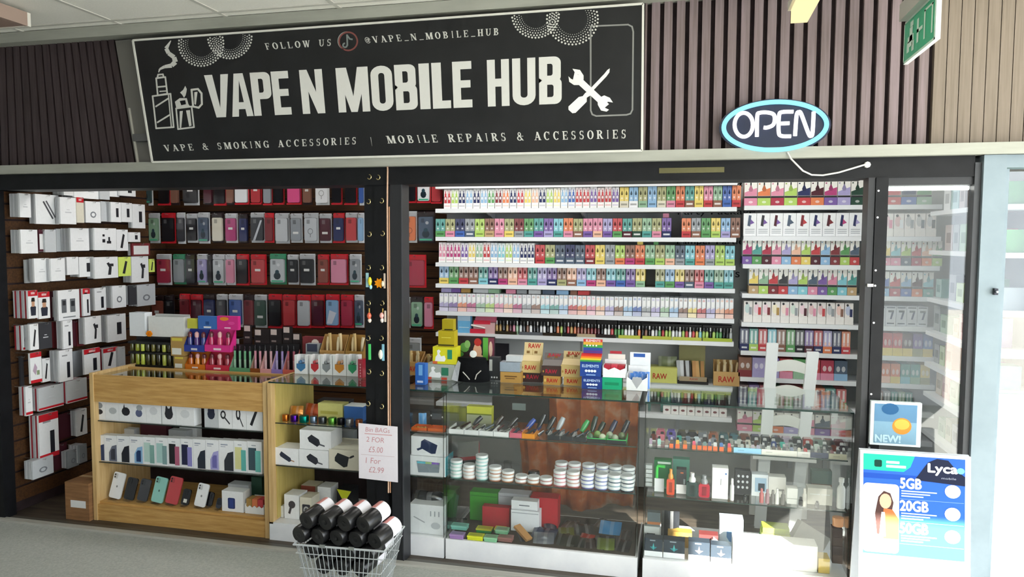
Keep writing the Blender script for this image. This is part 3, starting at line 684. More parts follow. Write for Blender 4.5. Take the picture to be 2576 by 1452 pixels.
# right post of the shop front, glass panel, door
rpst = thing('door_post', (.84, 3.68, 0), 'black metal door post with screw heads right of the glass counters', 'post')
def vpx(xt, xb): return (xt, xb)
def tilted(xt0, xt1, xb0, xb1, yt, yb, Y0, Y1, col): # upright board traced between two heights
    a = [PY(xt0, yt, Y0), PY(xt1, yt, Y0), PY(xb1, yb, Y0), PY(xb0, yb, Y0)]
    return MB().prism([(v.x, v.z) for v in a], Y0, Y1, col)
MB().box(.804, .832, 3.655, 3.76, .004, 2.04, '2a2b2e').build('rail', 'paint', rpst)
MB().box(.834, .886, 3.648, 3.76, .004, 2.04, '232427').build('rail', 'black', rpst)
for z in (1.98, 1.86, 1.62, 1.55, 1.38, 1.05, .98, .80, .62, .35): MB().lathe([(.005, 0), (.005, .003), (.002, .004)], 'c8c8c8', 6, (.845, 3.647, z), 'y').build('screw', 'metal', rpst)
MB().box(.812, .836, 3.640, 3.655, 1.545, 1.558, 'f2f0ea').build('label_plate', 'paper', rpst)
fp = thing('glazed_side_door', (1.06, 3.68, 0), 'tall glass door panel with white poster right of the black post', 'door')
MB().box(.886, 1.235, 3.69, 3.696, .05, 2.035, 'ccd8d4').build('pane', 'window', fp)
MB().box(1.235, 1.262, 3.655, 3.72, .004, 2.10, '3a3c40').build('stile', 'paint', fp)
MB().box(.886, 1.235, 3.67, 3.72, 2.005, 2.04, '26272a').box(.886, 1.235, 3.675, 3.71, .004, .05, '26272a').build('rail', 'paint', fp)
lt = thing('strip_light', (1.06, 3.72, 1.985), 'lit white strip light along the top of the glass panel', 'lamp')
MB().tube([(.90, 3.709, 1.992), (1.23, 3.709, 1.992)], .009, 'ffffff', 8).build('tube', 'tube', lt)
MB().box(.89, 1.234, 3.70, 3.735, 2.0, 2.004, 'dddddd').build('backing', 'shelf', lt)
dj = thing('door_frame', (1.36, 3.68, 0), 'blue-grey metal door frame with a small lock at far right', 'door frame')
MB().box(1.262, 1.352, 3.635, 3.75, .004, 2.13, '95a3ab').build('jamb', 'bluegrey', dj)
MB().box(1.352, 2.5, 3.645, 3.75, 2.075, 2.13, '95a3ab').build('head', 'bluegrey', dj)
lk = MB().box(1.318, 1.332, 3.612, 3.635, 1.52, 1.548, '333338'); lk.build('lock_body', 'metal', dj)
MB().lathe([(.004, 0), (.006, .004), (.006, .012)], 'c8ccd0', 8, (1.325, 3.60, 1.534), 'y').build('lock_knob', 'metal', dj)
dr = thing('shop_door', (1.7, 3.69, 0), 'glazed shop door with white lower panel at the right edge', 'door')
MB().box(1.352, 1.372, 3.66, 3.71, .01, 2.07, '8f9ca4').build('stile', 'bluegrey', dr)
MB().box(1.372, 2.4, 3.668, 3.70, .01, 1.075, 'e8e8e6').build('lower_panel', 'shelf', dr)
MB().box(1.372, 2.4, 3.68, 3.686, 1.076, 2.06, 'ccd8d4').build('pane', 'window', dr)
# small framed poster on the glass panel
sx0, sx1, sz0, sz1 = PY(2190, 1060, 3.62).x, PY(2318, 1060, 3.62).x, PY(2250, 1122, 3.62).z, PY(2250, 1012, 3.62).z
nw = thing('framed_poster', ((sx0 + sx1) / 2, 3.63, sz0), 'small white-framed poster reading NEW! stuck on the glass panel', 'poster')
MB().box(sx0, sx1, 3.62, 3.646, sz0, sz1, 'dfeaec').build('frame', 'plastic', nw)
w_, h_ = sx1 - sx0, sz1 - sz0
pm = MB()
pm.fr(sx0 + .07 * w_, sx1 - .09 * w_, sz0 + .05 * h_, sz1 - .05 * h_, 3.619, '5f86a6'); pm.fr(sx0 + .07 * w_, sx1 - .09 * w_, sz0 + .05 * h_, sz0 + .55 * h_, 3.6187, '7fa3b8')
pm.disc(sx0 + .38 * w_, sz0 + .84 * h_, .17 * w_, .13 * h_, 3.6184, '2f5c86', 16); pm.disc(sx0 + .62 * w_, sz0 + .46 * h_, .19 * w_, .19 * h_, 3.6182, 'd98a3a', 18); pm.disc(sx0 + .62 * w_, sz0 + .5 * h_, .15 * w_, .12 * h_, 3.618, 'eeb050', 16)
put_text(pm, 'NEW!', sx0 + .10 * w_, sx0 + .6 * w_, sz0 + .08 * h_, sz0 + .24 * h_, 3.6178, 'b5d2dc', bold=.002)
pm.build('print', 'paper', nw)
# pavement sign in front of the glass
ab = thing('pavement_sign', (1.0, 3.42, 0), 'blue and white mobile offer pavement sign before the glass panel', 'sign')
a0, a1 = PY(2163, 1134, 3.45).x, PY(2441, 1134, 3.45).x; az = PY(2300, 1140, 3.45).z
TL = Matrix.Translation((0, 3.45, az)) @ Matrix.Rotation(math.radians(-6), 4, 'X') @ Matrix.Translation((0, -3.45, -az))
zb_ = .012
MB(TL).box(a0, a1, 3.44, 3.455, zb_, az, 'e9ecf0').build('frame', 'plastic', ab)
AW = a1 - a0
def pu_(u, v): return (a0 + AW * u, az - AW * v)
pr = MB(TL); F = 3.4395
def R4(u0, u1, v0, v1, c, k): 
    (x0, z0), (x1, z1) = pu_(u0, v1), pu_(u1, v0); pr.fr(x0, x1, z0, z1, F - k * .0003, c)
R4(.03, .95, .03, 1.02, '2f5fc0', 0); R4(.03, .95, 1.02, 1.5, 'dfe6f4', 0); R4(.03, .95, .22, .27, '1f4aa6', 1)
pr.fpoly([pu_(*q) for q in ((.03, .03), (.5, .03), (.46, .14), (.4, .19), (.03, .19))], F - .0006, '28b79a')
pr.fpoly([pu_(*q) for q in ((.5, .26), (.62, .08), (.7, .04), (.8, .05), (.88, .15), (.95, .2), (.95, .29), (.5, .26))], F - .0006, '1c2138')
(x0, z0), (x1, z1) = pu_(.62, .2), pu_(.88, .09); put_text(pr, 'Lyca', x0, x1, z0, z1, F - .0012, 'f2f4f8', bold=.002)
pr.disc(*pu_(.91, .145), .035 * AW, .03 * AW, F - .0012, '6fc8f0', 12)
(x0, z0), (x1, z1) = pu_(.74, .235), pu_(.87, .215); put_text(pr, 'mobile', x0, x1, z0, z1, F - .0012, '9aa0b0')
pr.fpoly([pu_(*q) for q in rr(.13, .2, .085, .155, .015, .015)], F - .001, '123c34'); R4(.24, .36, .09, .115, 'd8f4ec', 3); R4(.24, .42, .13, .155, 'd8f4ec', 3)
pr.fpoly([pu_(*q) for q in rr(.03, .36, .32, 1.0, .04, .04)], F - .0008, 'e6eaf2')
pr.fpoly([pu_(*q) for q in ((.16, .82), (.14, .62), (.17, .45), (.22, .39), (.28, .41), (.31, .5), (.29, .62), (.27, .72), (.24, .82))], F - .0012, '4a3330')
pr.disc(*pu_(.235, .49), .055 * AW, .075 * AW, F - .0015, 'd9a98e', 14)
pr.fpoly([pu_(*q) for q in ((.22, .56), (.30, .57), (.36, .66), (.36, .86), (.22, .86), (.21, .7))], F - .0014, 'c9663c'); pr.fpoly([pu_(*q) for q in ((.2, .6), (.23, .6), (.24, .84), (.18, .84))], F - .0017, 'eef0f2')
for k, t in enumerate(('5GB', '20GB', '50GB')):
    v = .25 + .22 * k; (x0, z0), (x1, z1) = pu_(.37, v + .10), pu_(.37 + .063 * len(t), v)
    put_text(pr, t, x0, x1, z0, z1, F - .0012, 'f4f6fa', bold=.002)
    for j in range(3): R4(.38, .7 - .06 * j, v + .12 + .025 * j, v + .132 + .025 * j, 'b8cdf0', 3)
    R4(.37, .94, v + .205, v + .208, '8fb0ea', 2); pr.disc(*pu_(.84, v + .10), .07 * AW, .065 * AW, F - .0012, 'f2f2ee', 18)
pr.build('print', 'paper', ab)
MB(Matrix.Translation((0, 3.46, az)) @ Matrix.Rotation(math.radians(8), 4, 'X') @ Matrix.Translation((0, -3.46, -az))).box(a0, a1, 3.46, 3.472, .012, az, 'c8ccd2').build('rear_leg', 'plastic', ab)
# white shelves on the back wall
YS = 4.935
def shelf_unit(name, x0, x1, zs, label, cat='shelf unit', y0=YS):
    t = thing(name, ((x0 + x1) / 2, YB, zs[-1]), label, cat, 'white wall shelves')
    for z in zs:
        MB().box(x0, x1, y0, YB - .02, z - .028, z, 'e9ebee').build('shelf', 'shelf', t)
        for x in (x0 + .35, (x0 + x1) / 2, x1 - .35) if x1 - x0 > 1 else (x0 + .15, x1 - .15):
            MB().prism([(0, 0), (.2, 0), (.02, -.06), (0, -.06)], 0, .012, 'c9ccd0').build('bracket', 'paint', t) if False else MB().add([(x, YB - .02, z - .028), (x, y0 + .06, z - .028), (x, YB - .02, z - .075), (x + .012, YB - .02, z - .028), (x + .012, y0 + .06, z - .028), (x + .012, YB - .02, z - .075)], [(0, 1, 2), (5, 4, 3), (0, 3, 4, 1), (1, 4, 5, 2), (2, 5, 3, 0)], 'c9ccd0').build('bracket', 'paint', t)
    for x in (x0 + .35, (x0 + x1) / 2, x1 - .35) if x1 - x0 > 1 else (x0 + .15, x1 - .15):
        MB().box(x - .008, x + .02, YB - .02, YB, zs[-1] - .3, zs[0] + .1, 'aeb2b6').build('upright', 'paint', t)
    return t
ZW = [1.968, 1.772, 1.592, 1.443, 1.248, 1.098, .808, .60]
ZW0 = [2.146]
su1 = shelf_unit('wall_shelf_unit', -1.71, .315, [2.135] + ZW, 'wide white wall shelf unit stacked with vape boxes')
ZR = [1.976, 1.782, 1.604, 1.415, 1.230, 1.046, .875, .70, .52]
su2 = shelf_unit('wall_shelf_unit', .36, 1.50, ZR, 'narrower white wall shelf unit behind the black door post')
# white shelves along the right wall seen through the glass panel
t = thing('wall_shelf_unit', (1.6, 4.5, .4), 'white shelves along the right side wall behind the glass panel', 'shelf unit', 'white wall shelves')
ZQ = [1.93, 1.70, 1.42, 1.22, 1.03, .85, .62]
for z in ZQ: MB().box(1.42, XR, 3.95, 4.88, z - .025, z, 'eef0f2').build('shelf', 'shelf', t)
MB().box(1.63, XR, 3.95, 3.98, .3, 2.05, 'b8bcc0').build('upright', 'paint', t); MB().box(1.63, XR, 4.85, 4.88, .3, 2.05, 'b8bcc0').build('upright', 'paint', t)
# ================================================================ vape boxes on the white shelves
def drop(m, cx, cz, w, h, Y, col):
    m.fpoly([(cx, cz + h * .55), (cx - w * .3, cz + h * .15), (cx - w * .5, cz - h * .15), (cx - w * .3, cz - h * .45), (cx + w * .3, cz - h * .45), (cx + w * .5, cz - h * .15), (cx + w * .3, cz + h * .15)], Y, col)
def vape_box(st, x0, x1, Y, z, h, c1, c2, label, group, d=.16):
    """a shelf tray holding two slim packs side by side"""
    w = x1 - x0; g = .0012; c1k, c2k = C(c1), C(c2); xm = (x0 + x1) / 2
    t = thing('vape_box', (xm, Y + d / 2, z), label, 'vape box', group)
    if st == 'A':
        body = lighten(c1k, .80); band = srgb('f1f1ee')
        MB().box(x0 + g, x1 - g, Y, Y + d, z, z + h * .26, band).fr(x0 + .12 * w, x1 - .12 * w, z + .09 * h, z + .17 * h, Y - .0004, lighten(c1k, .55)).build('tray', 'card', t)
        for k in (0, 1):
            a = x0 + g + k * w / 2; b = a + w / 2 - 2 * g; c = (a + b) / 2
            m = MB().box(a, b, Y + .004, Y + d - .003, z + .002, z + h, body); q = b - a; F = Y + .0034
            m.fr(c - .40 * q, c + .40 * q, z + .28 * h, z + .62 * h, F, c1k); m.fr(c - .26 * q, c + .26 * q, z + .60 * h, z + .78 * h, F - .0002, c1k)
            m.fr(c - .12 * q, c + .12 * q, z + .78 * h, z + .9 * h, F - .0002, darken(c1k, .3)); m.disc(c, z + .52 * h, .24 * q, .08 * h, F - .0004, 'f4f4f2', 8)
            m.build('pack', 'card', t)
    elif st in 'BC':
        MB().box(x0 + g, x1 - g, Y, Y + d, z, z + h * .32, c2k).fr(x0 + .16 * w, x1 - .16 * w, z + .11 * h, z + .2 * h, Y - .0004, darken(c2k, .55) if sum(c2k[:3]) > .5 else lighten(c2k, .6)).build('tray', 'card', t)
        for k in (0, 1):
            a = x0 + g + k * w / 2; b = a + w / 2 - 2 * g; c = (a + b) / 2; q = b - a; F = Y + .0034
            m = MB().box(a, b, Y + .004, Y + d - .003, z + .002, z + h, lighten(c1k, .06))
            if st == 'C': m.fr(c - .34 * q, c + .34 * q, z + .36 * h, z + .95 * h, F, lighten(c1k, .25))
            drop(m, c, z + .72 * h, q * .5, h * .24, F - .0003, darken(c1k, .82)); m.disc(c, z + .46 * h, .22 * q, .055 * h, F - .0003, lighten(c1k, .5), 8)
            m.build('pack', 'card', t)
    elif st == 'D':
        MB().box(x0 + g, x1 - g, Y, Y + d, z, z + h * .22, lighten(c1k, .45)).fr(x0, x1, z + .22 * h, z + .25 * h, Y - .0006, '3a3a44').build('tray', 'card', t)
        for k in (0, 1):
            a = x0 + g + k * w / 2; b = a + w / 2 - 2 * g; c = (a + b) / 2; q = b - a; F = Y + .0034
            m = MB().box(a, b, Y + .004, Y + d - .003, z + .002, z + h, 'e7e9ec')
            m.fpoly([(a, z + .25 * h), (b, z + .25 * h), (b, z + .52 * h), (a, z + .42 * h)], F, lighten(c1k, .15)); m.disc(c, z + .86 * h, .3 * q, .08 * h, F, lighten(c1k, .45), 8); m.fr(c - .3 * q, c + .3 * q, z + .55 * h, z + .82 * h, F - .0002, 'f6f6f6')
            m.build('pack', 'card', t)
    return t
def row(st, px0, px1, Y, z, h, seq, rowname, group, kind, py=600, gaps=(), start=1, d=.16):
    seq = seq.split(); n = len(seq); i = start
    for k, s in enumerate(seq):
        if s == '-': continue
        c1, c2 = (s.split('/') + [s.split('/')[0]])[:2]
        a, b = px0 + (px1 - px0) * k / n, px0 + (px1 - px0) * (k + 1) / n
        xa, xb = PY(a, py, Y).x, PY(b, py, Y).x
        nm = CW(c1) if c1 == c2 else CW(c1) + ' and ' + CW(c2)
        vape_box(st, xa + .0008, xb - .0008, Y, z, h * (1 + .03 * (rnd() - .5)), c1, c2, '%s %s, %s from left on %s' % (nm, kind, ordw(i), rowname), group, d)
        i += 1
    return i
VB = 'vape boxes on the wide white shelves'; YV = 4.95
i = row('A', 1116, 1556, YV, ZW[0] + .001, .135, 'r li nv sb nv sb gr dr og nv r ye pe nv li ye sb bl r r pu r r pu', 'top full shelf', VB, 'twin-bottle vape box')
row('B', 1557, 1862, YV, ZW[0] + .001, .135, 'ye/cr sb/wh ol/sg sb/sb ol/ol gr/pk og/r te/br ye/ye pk/r sg/br bl/bl og/r'.replace('ol/ol', 'ol/cr'), 'top full shelf', VB, 'twin-pack vape box', start=i)
row('B', 1095, 1862, YV, ZW[1] + .001, .125, 'te/gr ol/pk nv/bl gy/sl li/li br/tn pk/pk ol/ye dr/gy gr/te te/pu pu/lv cy/te og/pk ol/br pk/pu pk/pe lv/pu r/gr te/mr ol/dg sg/te ol/pk pu/nv - og/r gy/br gr/gr ye/li sb/lv br/br', 'second full shelf', VB, 'twin-pack vape box')
i = row('A', 1103, 1345, YV, ZW[2] + .001, .138, 'pk mg mg pu ye sg r sb cy li sb nv nv', 'third full shelf', VB, 'twin-bottle vape box')
row('B', 1346, 1850, YV, ZW[2] + .001, .128, 'r/r ol/gr sl/sl nv/sl sl/sl r/dr ye/ye gy/gy li/og br/mg og/r sg/gr ol/li sg/pe sl/gy cy/te og/og lv/gy li/li cy/li', 'third full shelf', VB, 'twin-pack vape box', start=i)
row('C', 1104, 1848, YV, ZW[3] + .001, .125, 'sb/ye gr/gr br/r br/br te/cy pu/nv br/mg pe/pe r/pk te/te lv/lv pu/nv br/ol pe/br lv/sb cy/mg br/pe cy/pu te/bl pu/pu ye/sg - ol/te sb/gr ye/pu br/sl r/pk te/pu sg/te cy/te', 'fourth full shelf', VB, 'windowed vape box')
row('D', 1104, 1850, YV, ZW[4] + .001, .128, 'lv pu og mg sg li pk pe mg gy br cy te sb r og pk pe lv br sb bl gy lv sg sb br ye r lv pe og', 'fifth full shelf', VB, 'white-topped vape box')
# a few boxes lying flat or standing on top of the rows
def cbox(name, px0, px1, Y, z0, z1, d, col, label, cat, group=None, py=700, mat='card', front=None, rz=0, prn=None, parent=None):
    xa, xb = PY(px0, py, Y).x, PY(px1, py, Y).x
    m = MB(); m.box(xa, xb, Y, Y + d, z0, z1, C(col), **({'front': C(front)} if front else {}))
    if prn: prn(m, xa, xb, z0, z1, Y - .0006)
    if rz:
        c = Vector(((xa + xb) / 2, Y + d / 2, z0)); R_ = Matrix.Translation(c) @ Matrix.Rotation(rz, 4, 'Z') @ Matrix.Translation(-c)
        m.v = [R_ @ v for v in m.v]
    return m.build(name, mat, parent, label=label, cat=cat, group=group)
flat = [(1110, 1135, 'lv'), (1136, 1158, 'pu'), (1160, 1182, 'gd'), (1190, 1228, 'lg'), (1229, 1255, 'sg'), (1273, 1297, 'pk'), (1300, 1325, 'gy'), (1330, 1360, 'lg'), (1365, 1395, 'sl'), (1400, 1430, 'sb'), (1435, 1452, 'br'), (1454, 1482, 'r')]
for k, (a, b, c) in enumerate(flat):
    cbox('vape_carton', a, b, YV + .03, ZW[4] + .132, ZW[4] + .160, .1, c, '%s carton laid flat on the fifth shelf boxes, %s from left' % (CW(c), ordw(k + 1)), 'box', 'cartons laid on the fifth shelf boxes')
tops = [(1700, 1712, 'og', 0, .137), (1665, 1680, 'pk', 1, .128), (1602, 1616, 'ye', 2, .13), (1643, 1655, 'gr', 2, .13)]
for k, (a, b, c, r_, hh) in enumerate(tops):
    cbox('vape_carton', a, b, YV + .03, ZW[r_] + hh + .002, ZW[r_] + hh + .03, .06, c, 'small %s carton perched on the %s full shelf boxes' % (CW(c), ordw(r_ + 1)), 'box')
# the shelf above the header line: only feet of packs show
for k in range(22):
    a = 1143 + k * 17.5
    if a > 1505: break
    m = MB(); x0, x1 = PY(a, 460, YV).x, PY(a + 15, 460, YV).x; z = ZW[0] + .1675
    m.box(x0, x1, YV + .02, YV + .14, z + .0005, z + .09, 'e2ded0').fr(x0 + .006, x1 - .01, z + .004, z + .02, YV + .0195, '2a2a2c').fr(x1 - .014, x1 - .004, z + .004, z + .03, YV + .0193, C(('ol', 'r', 'gy', 'gr', 'og')[k % 5]))
    m.build('vape_carton', 'card', label='pale carton above the top full shelf, %s from left' % ordw(k + 1), cat='box', group='cartons on the shelf under the header')
# right-hand unit
VR = 'vape boxes on the narrower white shelves'
def kit_box(x0, x1, Y, z, h, c1, c2, label, group, st='K', d=.13):
    w = x1 - x0; k1, k2 = C(c1), C(c2); m = MB(); F = Y - .0005
    t = thing('vape_kit_box', ((x0 + x1) / 2, Y + d / 2, z), label, 'vape box', group)
    if st == 'K':
        MB().box(x0, x1, Y - .006, Y + d, z, z + h * .31, k2).disc((x0 + x1) / 2, z + .14 * h, .17 * w, .055 * h, Y - .0066, lighten(k2, .45), 8).build('tray', 'card', t)
        m.box(x0 + .001, x1 - .001, Y, Y + d - .002, z + .001, z + h, 'eceae4')
        m.fpoly([(x0 + .002, z + .40 * h), (x1 - .002, z + .40 * h), (x1 - .002, z + .74 * h), (x0 + .002, z + .55 * h)], F, k1); m.fr(x0 + .001, x1 - .001, z + .31 * h, z + .39 * h, F - .0002, '2c2c30')
        cx = (x0 + x1) / 2; drop(m, cx, z + .72 * h, w * .34, h * .3, F - .0004, darken(k1, .35)); m.fr(cx - .05 * w, cx + .05 * w, z + .84 * h, z + .96 * h, F - .0004, '26262a'); m.fr(x0 + .08 * w, x0 + .2 * w, z + .88 * h, z + .93 * h, F - .0002, darken(k1, .2))
    elif st == 'W':
        m.box(x0, x1, Y, Y + d, z, z + h, 'eef0f2'); cx = (x0 + x1) / 2
        m.fpoly([(cx - .2 * w, z + .45 * h), (cx + .02 * w, z + .42 * h), (cx + .1 * w, z + .9 * h), (cx - .1 * w, z + .92 * h)], F, k1); m.fpoly([(cx + .0 * w, z + .5 * h), (cx + .34 * w, z + .58 * h), (cx + .05 * w, z + .74 * h)], F - .0003, k2)
        for j in range(3): m.fr(x0 + .14 * w, x1 - .14 * w, z + (.12 + .08 * j) * h, z + (.15 + .08 * j) * h, F, 'a8acb4')
    elif st == 'F':
        MB().box(x0, x1, Y - .005, Y + d, z, z + h * .32, 'eeeae6').build('tray', 'card', t)
        m.box(x0 + .001, x1 - .001, Y, Y + d - .002, z + .001, z + h, 'ece6e2'); cx = (x0 + x1) / 2
        m.disc(cx - .1 * w, z + .66 * h, .3 * w, .24 * h, F, lighten(k1, .5), 10); m.fr(cx + .08 * w, cx + .4 * w, z + .36 * h, z + .72 * h, F - .0003, k2); m.disc(cx - .18 * w, z + .9 * h, .14 * w, .06 * h, F - .0003, '3a3a3e', 8)
    elif st == 'T':
        MB().box(x0, x1, Y - .005, Y + d, z, z + h * .30, k2).fr(x0 + .2 * w, x1 - .2 * w, z + .1 * h, z + .18 * h, Y - .0056, lighten(k2, .6)).build('tray', 'card', t)
        m.box(x0 + .001, x1 - .001, Y, Y + d - .002, z + .001, z + h, lighten(k1, .15))
        for s in (-1, 1):
            cx = (x0 + x1) / 2 + s * .22 * w; m.fr(cx - .1 * w, cx + .1 * w, z + .48 * h, z + .92 * h, F, lighten(k1, .72)); m.disc(cx, z + .42 * h, .12 * w, .09 * h, F - .0002, lighten(k2, .55), 8)
    elif st == '7':
        m.box(x0, x1, Y, Y + d, z, z + h, 'cfd3d8')
        m.fr(x0 + .1 * w, x1 - .1 * w, z + .88 * h, z + .95 * h, F, '6b7078'); m.fr(x0 + .25 * w, x1 - .2 * w, z + .68 * h, z + .78 * h, F, '4a4f57'); m.fpoly([(x0 + .42 * w, z + .34 * h), (x0 + .6 * w, z + .34 * h), (x1 - .2 * w, z + .7 * h), (x1 - .4 * w, z + .7 * h)], F - .0002, k1); m.fr(x0 + .15 * w, x1 - .15 * w, z + .1 * h, z + .16 * h, F, '4a4f57')
    elif st == 'B2':
        MB().box(x0, x1, Y - .005, Y + d, z, z + h * .34, k2).build('tray', 'card', t)
        m.box(x0 + .001, x1 - .001, Y, Y + d - .002, z + .001, z + h, k1)
        for s in (-1, 1): m.disc((x0 + x1) / 2 + s * .2 * w, z + .58 * h, .15 * w, .15 * h, F, lighten(k1, .45), 8)
    m.build('pack', 'card', t)
def krow(st, px0, px1, z, h, seq, rowname, kind, Y=YV, py=650, start=1):
    seq = seq.split(); n = len(seq)
    for k, s in enumerate(seq):
        if s == '-': continue
        c1, c2 = (s.split('/') + [s.split('/')[0]])[:2]
        xa = PY(px0 + (px1 - px0) * k / n, py, Y).x; xb = PY(px0 + (px1 - px0) * (k + 1) / n, py, Y).x
        nm = CW(c1) if c1 == c2 else CW(c1) + '-' + CW(c2)
        kit_box(xa + .001, xb - .001, Y, z + .001, h, c1, c2, '%s %s, %s from left on %s' % (nm, kind, ordw(k + start), rowname), VR, st)
krow('K', 1868, 2168, ZR[0], .150, 'pk/pk og/li pk/cm li/li nv/r mr/og mg/pu lv/lv dg/dg', 'top shelf left of post', 'pod kit box')
krow('W', 1868, 2166, ZR[1], .145, 'sl/pu ch/pu mr/pu sl/sl dr/r nv/pu mr/dr nv/mg nv/lv', 'second shelf left of post', 'white kit box')
krow('K', 1867, 2162, ZR[2], .155, 'mg/pu te/gr cm/mr pk/pk lv/sb pe/og li/ye r/mr sb/sb dr/dr gr/li sl/r', 'third shelf left of post', 'pod kit box')
krow('K', 1885, 2158, ZR[3], .160, 'ye/tn sg/li r/dr ch/r lv/sb li/cy sl/pk pu/pu pk/gr cy/cy te/tn', 'fourth shelf left of post', 'pod kit box')
krow('F', 1874, 2152, ZR[4], .135, 'te/gy pk/r pk/dr ye/gd pe/pk sg/gy pk/mr r/pk r/r sl/gy og/br bl/nv', 'fifth shelf left of post', 'pictured pod box')
krow('T', 1866, 2147, ZR[5], .140, 'nv/nv te/li r/r cy/cy br/br gr/gr ch/bk pu/mr r/nv lv/og nv/nv og/r', 'sixth shelf left of post', 'twin-bottle kit box')
krow('B2', 1864, 2142, ZR[6], .125, 'br/dr lv/lv pu/lv r/pk gr/sg r/pk cm/pk sl/sb', 'seventh shelf left of post', 'large liquid box')
krow('T', 1864, 2142, ZR[7], .12, 'mr/nv pu/nv cm/r gr/gr r/dr r/gy ye/gr og/og te/te r/gr', 'eighth shelf left of post', 'bottle carton')
krow('K', 1864, 2142, ZR[8], .13, 'pk/pk li/li og/og lv/lv pk/pk sl/pu pk/mg', 'ninth shelf left of post', 'low pod kit box')
# same unit seen through the glass panel
krow('K', 2222, 2338, ZR[0], .145, 'r/r nv/bl gr/sg', 'top shelf behind glass', 'pod kit box')
krow('F', 2218, 2352, ZR[1], .14, 'pk/pk r/wh ch/gy ch/sl sl/ch', 'second shelf behind glass', 'pictured pod box')
krow('K', 2214, 2370, ZR[2], .15, 'ye/pk cy/pk li/sl r/cm pe/og gr/li', 'third shelf behind glass', 'pod kit box')
krow('K', 2212, 2352, ZR[3], .15, 'bl/sb r/cm sb/bl mr/og cy/te', 'fourth shelf behind glass', 'pod kit box')
krow('7', 2206, 2340, ZR[4], .125, 'nv nv nv nv nv', 'fifth shelf behind glass', 'grey box with dark numeral')
krow('B2', 2202, 2356, ZR[5], .14, 'sg/ye r/ye r/ye mr/ye pu/ol bl/ye', 'sixth shelf behind glass', 'large liquid box')
krow('B2', 2200, 2352, ZR[6], .12, 'lv/sb og/pe og/ye te/cy te/sg ye/ol', 'seventh shelf behind glass', 'large liquid box')
krow('T', 2198, 2310, ZR[7], .12, 'gy/br br/gy gy/br te/gy sg/gy te/gy', 'eighth shelf behind glass', 'bottle carton')
# side-wall shelves: boxes facing into the shop
SC = 'gr li dg og pu br li gr te ch r pu br gd gy te r ol wh gr'.split(); q_ = 0
for r_, z in enumerate(ZQ):
    y = 4.02; k = 0
    while y < 4.80:
        w = .07 + .05 * rnd(); c = SC[(r_ * 7 + k * 3) % len(SC)]; hh = .10 + .05 * rnd()
        if (r_ + k) % 5 != 3:
            q_ += 1
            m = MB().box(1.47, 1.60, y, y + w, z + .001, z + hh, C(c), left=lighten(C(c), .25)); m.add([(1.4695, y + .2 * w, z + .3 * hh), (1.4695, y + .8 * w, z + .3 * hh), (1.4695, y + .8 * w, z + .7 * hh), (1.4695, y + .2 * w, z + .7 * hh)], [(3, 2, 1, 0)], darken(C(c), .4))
            m.build('shelf_carton', 'card', label='%s carton, %s from the front on side shelf %s' % (CW(c), ordw(k + 1), ('one', 'two', 'three', 'four', 'five', 'six', 'seven')[r_] + ' counted from top'), cat='box', group='cartons on the right side wall shelves')
        y += w + .012; k += 1
# bottles and lighters on the sixth shelf of the wide unit
bcols = 'gd gd bk gd mr pk sg wh ch br wh ch bk wh wh bk wh bk og li bk r gd og ru ru br ru dr dr mr bk wh wh r gr gr gr wh wh wh bk og bk br bk wh lg gr r li li wh lg wh li r wh r ye cy li li bk li gr gr bk bk lg'.split()
bmesh_c = {}
for k, c in enumerate(bcols):
    px = 1250 + (1838 - 1250) * k / (len(bcols) - 1); p = PY(px, 850, 4.965)
    hh = .092 if k < 26 else .085
    m = MB().lathe([(.0085, 0), (.0095, .004), (.0095, hh * .62), (.0045, hh * .72), (.0045, hh), (.003, hh + .001)], C(c), 8, (p.x, 4.965 + .006 * (k % 2), ZW[5] + .001), cols=[C(c)] * 2 + [darken(C(c), .3), '1d1d20' if k % 3 else 'e6e6e6', '1d1d20'])
    m.build('lighter_bottle', 'glossy', smooth=True, label='small %s bottle, %s from left on the lowest stocked shelf' % (CW(c), ordw(k + 1)), cat='bottle', group='bottles on the sixth wide shelf')
tr = [(1246, 1300, '2b2412'), (1306, 1365, '5c5f66'), (1366, 1412, '2a2013'), (1414, 1449, '141414'), (1452, 1498, 'b9a98c'), (1500, 1550, '241818'), (1556, 1610, 'b5b94a'), (1616, 1690, 'b5b94a'), (1692, 1765, 'b9bd52'), (1768, 1842, 'a9b93e')]
for k, (a, b, c) in enumerate(tr):
    x0, x1 = PY(a, 850, 4.944).x, PY(b, 850, 4.944).x
    MB().box(x0, x1, 4.940, 4.9435, ZW[5] + .001, ZW[5] + .022, c).box(x0, x1, 4.99, 5.05, ZW[5] + .001, ZW[5] + (.115 if k < 6 else .10), '1b1a1a').box(x0, x1, 4.9435, 4.9535, ZW[5] + .0005, ZW[5] + .001, c).build('display_tray', 'card', label='low display tray of small bottles, %s from left on the lowest stocked shelf' % ordw(k + 1), cat='display tray', group='trays on the sixth wide shelf')
